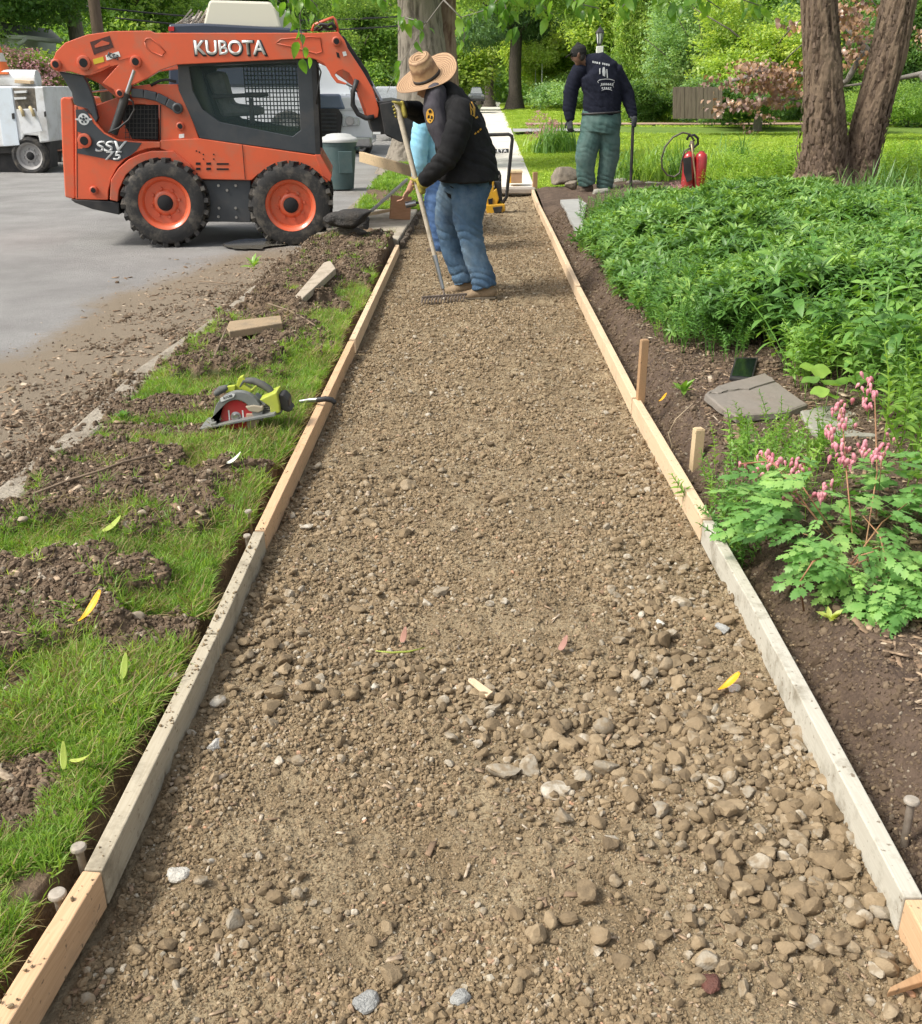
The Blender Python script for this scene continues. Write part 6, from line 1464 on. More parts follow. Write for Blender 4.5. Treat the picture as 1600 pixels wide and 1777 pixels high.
bark_trunk('trunk', [rg(1440, 1535, 345, TY, .12), rg(1450, 1530, 310, TY, .12), rg(1470, 1538, 260, TY, .12), rg(1482, 1552, 200, TY, .12), rg(1496, 1568, 150, TY, .12), rg(1511, 1583, 100, TY, .12), rg(1524, 1594, 40, TY, .12), rg(1536, 1606, -20, TY, .12), rg(1565, 1630, -160, TY, .12), rg(1600, 1660, -400, TY, .12)], e, MB_red, n=110, m=240, amp=.020, fs=(13, 2.2), seed=17)
M_flake = surf('bark_flake', (.06, .04, .027), (.20, .14, .098), scale=20, rough=.9)
Vf = np.array([(-.5, 0, -.5), (.5, 0, -.5), (.45, -.25, .5), (-.4, -.3, .5), (0, -.35, 0)]); Ff = [[0, 1, 4], [1, 2, 4], [2, 3, 4], [3, 0, 4]]
Tfl = [template('flake', Vf, np.array(Ff), M_flake)]
n = 1500; P = []; Rr = []
for i in range(n):
    r_ = rng.random(); a = rng.uniform(PI, 2*PI) if rng.random() < .85 else rng.uniform(0, PI)
    if r_ < .5: py = rng.uniform(-40, 320); x0, x1 = np.interp(py, [-40, 150, 320], [1384, 1390, 1362]), np.interp(py, [-40, 150, 320], [1456, 1468, 1490]); dy = 0
    else: py = rng.uniform(-40, 320); x0, x1 = np.interp(py, [-40, 150, 320], [1540, 1496, 1448]), np.interp(py, [-40, 150, 320], [1610, 1568, 1530]); dy = .12
    q_ = rg(x0, x1, py, TY, dy); P.append((q_[0]+q_[3]*.93*math.cos(a), q_[1]+q_[4]*.93*math.sin(a), q_[2])); Rr.append((rng.uniform(-.35, .35), rng.uniform(-.3, .3), a+PI/2))
sc_ = np.stack([rng.uniform(.02, .045, n), rng.uniform(.03, .06, n), rng.uniform(.04, .12, n)], 1)
scatter('bark_flakes', Tfl, P, Rr, sc_, e)
# copper leaved tree branches
e = empty('redbud_tree', tuple(U(1560, 330, 16.5))); tag(e, 'copper leaved small tree whose grey branches reach past the double trunk', 'tree')
M_twg = surf('grey_branch', (.16, .145, .12), (.25, .23, .2), scale=8, rough=.85, world=True); RY = TY+1.6
br = [[(1700, 110), (1600, 128), (1560, 136), (1500, 145), (1462, 150)], [(1560, 136), (1510, 90), (1480, 60), (1450, 30)], [(1500, 88), (1470, 140), (1440, 160), (1380, 172), (1300, 180), (1240, 190)], [(1462, 140), (1400, 130), (1330, 125), (1270, 140)], [(1330, 125), (1290, 118)], [(1600, 128), (1700, 300), (1720, 420)]]
for pts in br: MB().tube([U(x, y, RY+.1*i) for i, (x, y) in enumerate(pts)], [max(.008, .05-.009*i) for i in range(len(pts))], 8).build('branch', M_twg, e, True)
hv, hf = leafshape(.10, .095, .2, .35, 4, .35)
T_cop = [template('copper_leaves', *place((hv, hf), np.random.default_rng(40+k).normal(size=(6, 3))*[.13, .11, .035], np.random.default_rng(50+k).uniform(0, 6.28, 6), np.random.default_rng(60+k).normal(-.75, .35, 6)), LM['copper']) for k in range(4)]
P = []
for (x, y, sx, sy, k) in ((1340, 125, 45, 9, 60), (1300, 145, 35, 9, 46), (1365, 150, 30, 14, 50), (1320, 112, 30, 6, 26), (1290, 178, 35, 5, 26), (1245, 185, 14, 5, 9), (1345, 175, 25, 6, 24), (1475, 25, 18, 18, 36), (1490, 60, 18, 20, 40), (1480, 95, 14, 12, 22), (1595, 62, 8, 14, 12), (1375, 50, 10, 10, 8), (1320, 200, 6, 6, 5), (1295, 220, 4, 6, 3), (1340, 208, 6, 4, 4), (1500, 10, 25, 10, 20), (1440, 110, 20, 14, 20)):
    for _ in range(max(2, int(k*.62))): q_ = U(x+rng.normal()*sx*.75, y+rng.normal()*sy*.75, RY+rng.uniform(-.4, .4)); P.append(tuple(q_))
P = np.array(P); n = len(P); scatter('leaves', T_cop, P, np.stack([rng.uniform(-.3, .3, n), rng.uniform(-.3, .3, n), rng.uniform(0, 6.28, n)], 1), rng.uniform(.45, .9, n), e)
# ---------------------------------------------------------------- ground cover
def whorl(n, L, W, seed, h, pitch=(.2, 1.1), layers=3, fold=.25, droop=.35, pos=.5, nn=3):
    q = np.random.default_rng(seed); parts = []
    for k in range(layers):
        m = n if k == layers-1 else n//2+1
        z = h*(1-.28*(layers-1-k)); a = q.uniform(0, 6.28)+np.arange(m)*2*PI/m+q.normal(0, .2, m)
        P = np.stack([0*a, 0*a, z+q.uniform(-.01, .01, m)], 1)
        parts.append(place(leafshape(L, W, fold, droop, nn, pos), P, a, q.uniform(*pitch, m), q.normal(0, .2, m), q.uniform(.75, 1.15, m)))
    w_ = .002; parts.append((np.array([(-w_, 0, 0), (w_, 0, 0), (w_, 0, h), (-w_, 0, h)]), np.array([[0, 1, 2, 3]])))
    return merge(parts)
M_gc = leafmat('ground_cover_leaf', (.045, .115, .025), (.125, .26, .055), (.30, .46, .11), rough=.42, spec=.45, trans=.28, wscale=3.2)
M_gl = leafmat('broad_leaf', (.06, .15, .03), (.12, .27, .05), (.24, .40, .09), rough=.45, spec=.5, trans=.3, wscale=2)
M_bg = leafmat('blue_green_leaf', (.08, .20, .045), (.17, .35, .09), (.32, .50, .14), rough=.5, trans=.3, wscale=4)
M_br = leafmat('bright_leaf', (.09, .20, .035), (.18, .33, .055), (.30, .46, .09), rough=.35, trans=.35, wscale=4)
T_gc = [template('whorl', *whorl(9, .075, .019, 1000+k, .10, (-.1, 1.0)), M_gc) for k in range(6)]
def inpoly(px, py, poly):
    c = np.zeros(len(px), bool); n = len(poly)
    for i in range(n):
        x0, y0 = poly[i]; x1, y1 = poly[(i+1) % n]
        c ^= ((y0 > py) != (y1 > py)) & (px < (x1-x0)*(py-y0)/(y1-y0+1e-9)+x0)
    return c
def fillpoly(poly, n, zsurf):
    """points on the level zsurf whose image falls in poly, even per area on the ground"""
    xs = [p[0] for p in poly]; ys = [p[1] for p in poly]
    c = [G(x, y, zsurf) for x in (min(xs), max(xs)) for y in (min(ys), max(ys))]
    X = rng.uniform(min(p.x for p in c), max(p.x for p in c), n*8); Y = rng.uniform(min(p.y for p in c), max(p.y for p in c), n*8)
    px, py = proj(X, Y, zsurf); ok = inpoly(px, py, poly); return X[ok][:n], Y[ok][:n]
gcp = [(1068, 455), (1045, 405), (1015, 392), (1030, 366), (1120, 350), (1180, 350), (1260, 338), (1360, 334), (1440, 338), (1520, 362), (1590, 392), (1640, 430), (1650, 560), (1400, 560), (1260, 560), (1190, 545), (1130, 505), (1100, 475)]
X, Y = fillpoly(gcp, 9000, .30); ok = rng.random(len(X)) < .12+sstep(.30, .46, fbm(X*3.2, Y*2.6, 3, 78)); X, Y = X[ok], Y[ok]; n = len(X)
px_, py_ = proj(X, Y, .36)
d = X-XR(Y)-.04; hgt = .07+.24*sstep(.12, .7, d)*(.25+1.5*fbm(X*1.9, Y*1.5, 3, 77))*(1-.45*sstep(9.5, 11.5, Y))
Z = zbed(X, Y)+hgt-.08
R = np.stack([rng.normal(0, .3, n), rng.normal(0, .3, n), rng.uniform(0, 6.28, n)], 1)
scatter('ground_cover', T_gc, np.stack([X, Y, Z], 1), R, rng.uniform(.8, 1.35, n))
# lower layers so that no soil shows through the side
X2, Y2 = X[::2], Y[::2]; n = len(X2); fr = rng.random(n)
scatter('ground_cover_inner', T_gc, np.stack([X2+rng.normal(0, .05, n), Y2+rng.normal(0, .05, n), zbed(X2, Y2)+(hgt[::2]-.1)*fr], 1), np.stack([rng.normal(0, .5, n), rng.normal(0, .5, n), rng.uniform(0, 6.28, n)], 1), rng.uniform(.8, 1.3, n))
# broad leaved arching plants in front of it
def stem_plant(nl, H_, L, W, seed, arch=.3, opp=True, pos=.42, droop=.4, pr=(.0, .5), taper=.5, nn=4):
    q = np.random.default_rng(seed); parts = []; a0 = q.uniform(0, 6.28); dx, dy = math.cos(a0)*arch, math.sin(a0)*arch; pts = []
    for k in range(nl):
        t = .25+.75*k/(nl-1); x, y, z = dx*t*t*H_, dy*t*t*H_, H_*(t-.25*arch*t*t)
        for s_ in ((0, 1) if opp else (0,)):
            yaw = k*(1.57 if opp else 2.4)+s_*PI+q.normal(0, .25)
            sc = (1-taper*max(0, t-.6)/.4*1.0)
            parts.append(place(leafshape(L, W, .2, droop, nn, pos), np.array([(x, y, z)]), np.array([yaw]), np.array([q.uniform(*pr)]), np.array([q.normal(0, .2)]), np.array([sc*q.uniform(.8, 1.15)])))
    for k in range(5):
        t0, t1 = k/5, (k+1)/5; w_ = .0022
        f = lambda t: np.array([dx*t*t*H_, dy*t*t*H_, H_*(t-.25*arch*t*t)])
        a, b2 = f(t0), f(t1); s1_ = np.array([w_, 0, 0]); s2_ = np.array([0, w_, 0])
        parts.append((np.array([a-s1_, a+s1_, b2+s1_, b2-s1_]), np.array([[0, 1, 2, 3]]))); parts.append((np.array([a-s2_, a+s2_, b2+s2_, b2-s2_]), np.array([[0, 1, 2, 3]])))
    return merge(parts)
T_br = [template('broad_stem', *stem_plant(7, .40, .085, .036, 1100+k, .45, droop=.5), M_gl) for k in range(5)]
T_fine = [template('fine_stem', *stem_plant(16, .34, .038, .011, 1200+k, .25, opp=True, pos=.45, pr=(.3, .9)), M_gl) for k in range(5)]
T_lo = [template('upright_stem', *stem_plant(13, .36, .05, .016, 1300+k, .2, pr=(.2, .9)), M_br) for k in range(5)]
def plantmass(name, tm, poly, n, zs, s0=.8, s1=1.2, tilt=.2, kind='stuff', label=None, cat=None, zoff=0):
    X, Y = fillpoly(poly, n, zs); n = len(X)
    o = scatter(name, tm, np.stack([X, Y, zbed(X, Y)+zoff], 1), np.stack([rng.normal(0, tilt, n), rng.normal(0, tilt, n), rng.uniform(0, 6.28, n)], 1), rng.uniform(s0, s1, n), kind=kind)
    if label: tag(o, label, cat)
    return o
plantmass('broad_leaf_plants', T_br, [(1340, 560), (1290, 520), (1370, 495), (1470, 470), (1540, 425), (1640, 400), (1680, 700), (1560, 650), (1470, 630), (1390, 620)], 420, .30, .9, 1.5)
plantmass('fine_leaf_plants', T_fine, [(1110, 520), (1150, 490), (1290, 500), (1330, 560), (1300, 590), (1210, 596), (1150, 560)], 260, .22, .7, 1.2, kind=None, label='fine leaved green plants spilling over at the lower edge of the ground cover', cat='plant')
plantmass('edge_shrub', T_lo, [(1355, 640), (1380, 610), (1440, 610), (1455, 660), (1420, 690), (1370, 680)], 60, .12, .7, 1.0, kind=None, label='bushy green shrublet above the right corner of the brown flagstone', cat='plant')
plantmass('garden_weed', T_lo, [(1080, 425), (1100, 440), (1130, 500), (1110, 520)], 14, .1, .3, .5, kind=None, label='small weeds growing in the slot edge beside the ground cover', cat='plant')
plantmass('garden_weed', T_lo, [(1130, 560), (1220, 600), (1230, 620), (1140, 590)], 12, .1, .3, .55, kind=None, label='small weeds on the mulch left of the black panel', cat='plant')
plantmass('leafy_plant', T_lo, [(1205, 850), (1240, 790), (1330, 775), (1440, 790), (1460, 880), (1380, 910), (1270, 930)], 95, .10, .45, .75, .3, None, 'leafy green stems beside the form boards below the flagstones', 'plant')
plantmass('leafy_plant', T_lo, [(1500, 720), (1560, 660), (1680, 650), (1700, 900), (1560, 860)], 90, .15, .8, 1.3, .2, None, 'tall leafy green stems behind the pink flowers at the right border', 'plant')
plantmass('leafy_plant', T_fine, [(1230, 900), (1250, 860), (1330, 850), (1380, 930), (1300, 960)], 60, .08, .45, .8, .5, None, 'low leafy sprays leaning over the whitened form board', 'plant')
plantmass('fern_plant', T_fine, [(1005, 372), (1040, 352), (1105, 345), (1110, 372), (1060, 392), (1020, 398)], 110, .2, .7, 1.0, .4, None, 'feathery green plant by the blue grey flagstone', 'plant')
# weeds in the soil
for i, (x, y, s_, lab) in enumerate([(1185, 690, .35, 'seedling with two bright leaves left of the brown flagstone'), (1440, 1085, .2, 'small yellow green seedling on the dark bank'), (440, 470, .42, 'bright green weed at the kerb by the loader wheel'), (380, 545, .2, 'tiny weed on the kerb edge'), (215, 730, .2, 'small weed growing out of the kerb joint')]):
    p = GT(x, y, zbed if x > 900 else zverge)
    Vv, Ff_ = whorl(7, .14, .05, 1400+i, .06, (.3, 1.2), 2); o = link_mesh('weed', mesh_np('weed', Vv*s_*1.6, Ff_), M_br if i != 1 else M_yg, None, True); o.location = p; tag(o, lab, 'weed')
# heart leaved plant by the flagstones: each leaf its own piece
e = empty('heart_leaf_plant', tuple(GT(1480, 675, zbed))); tag(e, 'plant with big round heart shaped leaves right above the grey flagstone', 'plant')
hV, hF = [], []
m_ = 14; o0 = (0, .0, 0); ring = []
for k in range(m_):
    a = -PI/2+2*PI*(k+.5)/m_; r = .5*(1+.16*math.cos(a+PI/2)*0)*(1-.28*math.exp(-((a+PI/2+0)/.5)**2) - .28*math.exp(-((a+PI/2-2*PI)/.5)**2))
    ring.append((r*math.cos(a), .5+r*math.sin(a)*1.0, .06*math.sin(3*a)+.05))
hV = np.array([(0, .42, -.04)]+ring); hF = np.array([[0, 1+k, 1+(k+1) % m_] for k in range(m_)])
hme = mesh_np('leaf', hV*.085, hF); hme.materials.append(M_br); hme.polygons.foreach_set('use_smooth', np.ones(m_, bool))
M_stem = surf('green_stem', (.12, .20, .05), (.2, .26, .08), rough=.6); M_stemr = surf('reddish_stem_plain', (.30, .13, .07), (.36, .2, .1), rough=.6)
for i, (x, y, s_) in enumerate([(1415, 640, .8), (1440, 655, 1.1), (1462, 640, 1.2), (1485, 632, 1.3), (1508, 640, 1.2), (1530, 648, 1.1), (1455, 672, 1.2), (1480, 665, 1.1), (1505, 668, 1.0), (1525, 672, .9), (1400, 668, .9), (1412, 690, .9), (1436, 688, .8), (1498, 652, 1.0), (1550, 665, .8)]):
    p = G(x, y, .22+.05*random.random()); o = bpy.data.objects.new('leaf', hme); COL.objects.link(o); o.location = p; o.rotation_euler = (random.uniform(-.2, .5), random.uniform(-.35, .35), random.uniform(-1.2, 1.2)); o.scale = (s_*1.1,)*3; setparent(o, e)
    if i % 2 == 0: MB().tube([p, p+Vector((.01, .03, -.08)), Vector((e.location.x, e.location.y, .1))], .0022, 5).build('stem', M_stem, e, True)
# ---------------------------------------------------------------- pink bleeding heart
e = empty('bleeding_heart', tuple(GT(1500, 1010, zbed))); tag(e, 'blue green ferny plant with hanging pink flowers beside the right form boards', 'flowering plant')
def lobed(L, q):
    """one lobed leaflet"""
    pts = [(0, 0), (.10, .18), (.28, .30), (.20, .40), (.36, .55), (.22, .60), (.26, .80), (.12, .78), (.0, 1.0)]
    P = [(x, y) for x, y in pts]+[(-x, y) for x, y in pts[-2:0:-1]]; c = (0, .45); n = len(P)
    V = np.array([(c[0]*L, c[1]*L, .02*L)]+[(x*L, y*L, -.12*L*y*y+.10*L*abs(x)) for x, y in P]); return V, np.array([[0, 1+k, 1+(k+1) % n] for k in range(n)])
def fern(seed, L=.15):
    q = np.random.default_rng(seed); parts = []; lf = lobed(1.0, q)
    for k, t in enumerate((.28, .48, .66, .82)):
        for s_ in (-1, 1): parts.append(place(lf, np.array([(0, L*t, -.25*L*t*t)]), np.array([-s_*(1.0-.25*t)]), np.array([-.15+q.normal(0, .15)]), None, np.array([L*(.42-.2*t)])))
    parts.append(place(lf, np.array([(0, L*.85, -.2*L)]), np.array([0.]), np.array([-.35]), None, np.array([L*.30])))
    w_ = .0012; parts.append((np.array([(-w_, 0, 0), (w_, 0, 0), (w_, L*.9, -.2*L), (-w_, L*.9, -.2*L)]), None))
    pv = parts[-1][0]; parts[-1] = (pv, np.array([[0, 1, 2]])); return merge(parts)
fm = [mesh_np('frond', *fern(1500+k)) for k in range(5)]
for m_ in fm: m_.materials.append(M_bg)
base = GT(1500, 1010, zbed)
n = 0
fr_poly = [(1290, 870), (1330, 820), (1400, 810), (1450, 830), (1520, 790), (1620, 800), (1680, 860), (1680, 1050), (1580, 1075), (1520, 1060), (1460, 1010), (1400, 950), (1330, 920)]
cnt = 0
while cnt < 290:
    x, y = random.uniform(1280, 1680), random.uniform(790, 1080)
    if not inpoly(np.array([x]), np.array([y]), fr_poly)[0]: continue
    z = float(np.clip(.34-.30*(y-800)/290+random.uniform(-.09, .07), .08, .44)); p = G(x, y, z)
    if z < float(zbed(p.x, p.y))+.02: p = GT(x, y, zbed)+Vector((0, 0, .05))
    o = bpy.data.objects.new('frond', fm[cnt % 5]); COL.objects.link(o); o.location = p
    d_ = Vector((p.x-base.x, p.y-base.y-.1, 0)); yaw = math.atan2(-d_.x, d_.y)+random.uniform(-.9, .9)
    o.rotation_euler = (random.uniform(-.35, .35), random.uniform(-.3, .3), yaw); s_ = random.uniform(.5, 1.15); o.scale = (s_,)*3; setparent(o, e); cnt += 1
for k in range(6):
    x, y = random.uniform(1340, 1600), random.uniform(850, 1000); p = G(x, y, .25); b_ = base+Vector((random.uniform(-.08, .08), random.uniform(-.05, .05), 0))
    MB().tube([b_, b_.lerp(p, .5)+Vector((0, 0, .05)), p], [.003, .0025, .0015], 5).build('stem', M_stemr, e, True)
# flowers: hanging hearts on arching racemes
fl = MB()
fl.lathe([(0, .5), (.10, .46), (.34, .34), (.44, .15), (.40, -.05), (.26, -.30), (.13, -.44), (.16, -.52), (.10, -.62), (0, -.60)], (0, 0, 0), 'Z', 10)
flm = fl.mesh('flower'); M_pinkf = leafmat('pink_flower', (.62, .22, .28), (.72, .33, .38), (.82, .46, .48), rough=.5, trans=.3, tcol=(1.2, .9, .9), wscale=9); flm.materials.append(M_pinkf); flm.polygons.foreach_set('use_smooth', np.ones(len(flm.polygons), bool))
def raceme(stem, spots, n, spread):
    P = [G(x, y, z) for x, y, z in stem]
    MB().tube(P, [.0025]*len(P), 6).build('flower_stem', M_stemr, e, True)
    for x, y, z in spots:
        for k in range(n):
            p = G(x+random.gauss(0, spread), y+random.gauss(0, spread*.8), z); o = bpy.data.objects.new('flower', flm); COL.objects.link(o); s_ = random.uniform(.017, .026)
            o.location = p; o.rotation_euler = (random.uniform(-.5, .5), random.uniform(-.5, .5), random.uniform(0, 6)); o.scale = (s_*.72, s_*.62, s_*1.15); setparent(o, e)
raceme([(1500, 960, .15), (1522, 820, .32), (1518, 690, .48)], [(1505, 662, .50), (1515, 680, .48), (1500, 700, .46)], 8, 7)
raceme([(1480, 940, .15), (1470, 830, .33), (1460, 710, .46)], [(1456, 712, .45), (1462, 735, .44), (1440, 750, .42), (1455, 770, .40), (1462, 790, .38), (1475, 800, .36)], 10, 9)
raceme([(1520, 900, .2), (1530, 800, .38), (1540, 770, .40)], [(1498, 778, .40), (1512, 788, .39), (1535, 775, .40), (1532, 790, .38)], 7, 8)
raceme([(1450, 930, .15), (1390, 840, .30), (1320, 790, .33)], [(1330, 790, .33), (1350, 800, .32), (1375, 808, .31), (1385, 815, .3), (1322, 815, .28)], 8, 8)
raceme([(1440, 930, .15), (1400, 880, .25), (1370, 860, .25)], [(1368, 852, .24), (1375, 868, .22), (1424, 862, .24), (1434, 850, .26)], 7, 7)
raceme([(1440, 930, .15), (1340, 800, .30), (1285, 805, .27)], [(1285, 806, .26), (1293, 812, .25)], 2, 4)
# arching bare stems over the soil
for i, (pts, lab) in enumerate([(((1395, 1060, .06), (1388, 1010, .16), (1410, 975, .22), (1440, 960, .2)), 'thin reddish bare stem arching over the right board edge'), (((1420, 970, .2), (1500, 1040, .12), (1560, 1090, .1)), 'thin green stem running along the dark bank')]):
    P = [G(*p) for p in pts]; o = MB().tube(P, [.003]*len(P), 6).build('bare_stem', M_stemr if i == 0 else M_stem, None, True); tag(o, lab, 'stem')
# ---------------------------------------------------------------- strap leaved clumps
def strapclump(name, px, py, Y, n, L, W, spread, mat, label, seed, zf=None):
    q = np.random.default_rng(seed); c = U(px, py, Y); z = float(zbed(c.x, Y)) if Y < 15.5 else float(zlawn(c.x, Y)); parts = []
    for k in range(n):
        a = q.uniform(0, 6.28); r = spread*math.sqrt(q.random()); Lk = L*q.uniform(.6, 1.15); lean = q.uniform(.15, .9); m = 6; V = []
        for i in range(m+1):
            t = i/m; out = Lk*(lean*t*t*.9+.12*t); zz = Lk*(t*1.0-lean*.75*t**2.4); w_ = W*(1-t**3)*.5+.0005
            for s_ in (-1, 1): V.append((r*math.cos(a*3)+out*math.cos(a)-s_*w_*math.sin(a), r*math.sin(a*3)+out*math.sin(a)+s_*w_*math.cos(a), zz))
        Fs = [[2*i, 2*i+1, 2*i+3, 2*i+2] for i in range(m)]; parts.append((np.array(V), np.array(Fs)))
    Vv, Ff_ = merge(parts); o = link_mesh(name, mesh_np(name, Vv, Ff_), mat, None, True); o.location = (c.x, Y, z-.02); return tag(o, label, 'plant')
M_st = leafmat('strap_leaf', (.06, .14, .035), (.13, .26, .06), (.26, .40, .11), rough=.4, trans=.3, wscale=5); M_stl = leafmat('light_strap_leaf', (.13, .26, .04), (.25, .40, .07), (.40, .54, .12), rough=.45, trans=.35, wscale=4)
for i, (px, Y, n, L, sp__, lab) in enumerate([(1085, 16.2, 90, .75, .3, 'daylily clump right behind the far worker leg'), (1125, 16.0, 110, .75, .35, 'daylily clump behind the steel bar'), (1165, 16.4, 100, .7, .35, 'daylily clump left of the red sprayer'), (1235, 16.8, 110, .75, .4, 'daylily clump right behind the red sprayer'), (1270, 18.5, 110, .85, .45, 'taller strap leaved clump behind the sprayer'), (1150, 18.5, 80, .8, .4, 'strap leaved clump deeper in the bed behind the bar')]):
    strapclump('daylily', px, 300, Y, n, L, .022, sp__, M_st if i % 2 == 0 else M_stl, lab, 20+i)
for i, (px, Y, n, L, lab) in enumerate([(965, 24, 150, .9, 'bright strap leaved clump on the lawn left of the far worker'), (940, 25, 90, .6, 'paler low part of the clump on the lawn')]): strapclump('ornamental_grass', px, 230, Y, n, L, .035, .5, M_stl if i else M_st, lab, 40+i)
crown('catmint', [(U(945, 222, 25).x, 25.2, .55, .45, .35, .35)], 60, 'pink', .35, label='hazy mauve flowering clump beside the strap leaves on the lawn', cat='plant')
bpy.data.objects['catmint'].modifiers[0].node_group = bpy.data.objects['catmint'].modifiers[0].node_group
for i, (px, Y, n, L, lab) in enumerate([(1450, 11.6, 120, .55, 'long grass clump in front of the double trunk'), (1500, 11.4, 140, .6, 'long grass clump right of the double trunk base'), (1560, 11.2, 160, .65, 'long grass clump between the right trunk and the border'), (1610, 10.8, 160, .65, 'long grass clump at the right border'), (1540, 12.6, 130, .65, 'long grass clump behind the right trunk base'), (1470, 10.9, 60, .5, 'thin grass clump in the ground cover below the trunks')]):
    strapclump('long_grass', px, 330, Y, n, L, .014, .4, M_st, lab, 60+i)
# bright perennials on the lawn edge
plantsp = []
T_per = [template('perennial', *stem_plant(9, .45, .09, .03, 1600+k, .3, pr=(.2, .9)), leafmat('perennial_leaf', (.12, .24, .03), (.24, .40, .05), (.40, .54, .10), trans=.35)) for k in range(3)]
def per(name, x0, x1, Y0, Y1, n, s0, s1, lab, T=T_per):
    Y = rng.uniform(Y0, Y1, n); px = rng.uniform(x0, x1, n); X = (px-CX)/F*(Y*cp+1.3*sp)
    z = np.where(Y < 15.8, zbed(X, Y), zlawn(X, Y)); o = scatter(name, T, np.stack([X, Y, z], 1), np.stack([rng.normal(0, .25, n), rng.normal(0, .25, n), rng.uniform(0, 6.28, n)], 1), rng.uniform(s0, s1, n), kind=None); tag(o, lab, 'plant')
per('perennial_bed', 1250, 1400, 14.6, 18.5, 420, .6, 1.1, 'bright leafy perennials left of the double trunk tree')
per('perennial_bed', 1500, 1680, 14.5, 20, 420, .7, 1.3, 'bright leafy perennials behind the right trunk')
per('perennial_bed', 1215, 1320, 13.6, 15, 120, .4, .7, 'low leafy plants right of the red sprayer')
per('pink_perennial', 1168, 1184, 13.4, 13.8, 14, .5, .8, 'small pinkish plant at the left foot of the red sprayer', [template('pinkish', *stem_plant(8, .3, .05, .03, 1650, .3), LM['pink'])])
per('perennial_bed', 1075, 1180, 13.0, 13.8, 22, .25, .5, 'small leafy plants among the edging stones')
# ---------------------------------------------------------------- leafy twigs hanging into the top of the view
lm = []
for k in range(4):
    v, f = leafshape(.085, .042+.006*k, .25, .4+.2*k, 5, .45); me = mesh_np('leaf', v, f); me.materials.append(LM['hang']); me.polygons.foreach_set('use_smooth', np.ones(len(f), bool)); lm.append(me)
def hang(label, Y, stems, nleaf, s0, jit=7):
    P0 = U(stems[0][0][0], stems[0][0][1], Y); e = empty('hanging_branch', tuple(P0)); tag(e, label, 'branch')
    for st in stems:
        P = [U(x, y, Y+.02*i) for i, (x, y) in enumerate(st)]; MB().tube(P, [max(.0015, .005-.001*i) for i in range(len(P))], 5).build('twig', M_twg, e, True)
        for k in range(nleaf):
            t = random.uniform(.1, 1)*(len(P)-1); i = min(int(t), len(P)-2); p = P[i].lerp(P[i+1], t-i)+Vector((random.gauss(0, 1)*jit*.5, 0, random.gauss(0, 1)*jit*.5))*mpp(600, 50, Y)
            o = bpy.data.objects.new('leaf', lm[k % 4]); COL.objects.link(o); o.location = p+Vector((0, random.uniform(-.08, .08), 0)); o.rotation_euler = (random.uniform(-1.9, -.5), random.uniform(-.6, .6), random.uniform(0, 6.28)); s_ = s0*random.uniform(.7, 1.15); o.scale = (s_,)*3; setparent(o, e)
hang('leafy twig hanging in front of the right end of the loader lift arm', 6.0, [[(560, -60), (530, -10), (520, 30), (524, 70), (528, 108)], [(530, -10), (550, 10), (545, 40)], [(540, -30), (500, 0), (505, 25)]], 14, .8, 9)
hang('leafy twig hanging in front of the big trunk above the straw hat', 6.5, [[(800, -60), (770, 0), (740, 40), (715, 80), (690, 120), (672, 160)], [(770, 0), (800, 30), (806, 60), (803, 84)], [(740, 40), (700, 30), (690, 60)]], 9, .8, 9)
hang('broad leafy spray at the top centre of the view', 7, [[(900, -60), (870, -10), (850, 15), (800, 30)], [(900, -60), (930, 0), (960, 25)], [(960, -50), (1000, 5), (1040, 15)], [(870, -10), (880, 20), (890, 40)]], 22, 1.0, 15)
hang('leafy spray at the top over the arborvitae', 7, [[(1120, -50), (1150, -5), (1180, 20)], [(1180, -50), (1220, -5), (1250, 15)], [(1120, -50), (1090, 0), (1075, 18)], [(1250, -50), (1290, 0), (1320, 10)]], 15, 1.0, 13)
hang('leafy spray at the top left of the big trunk', 6.5, [[(640, -60), (600, -10), (575, 8)], [(640, -60), (660, -5), (680, 10)], [(480, -50), (470, -10), (490, 8)]], 9, .8, 10)
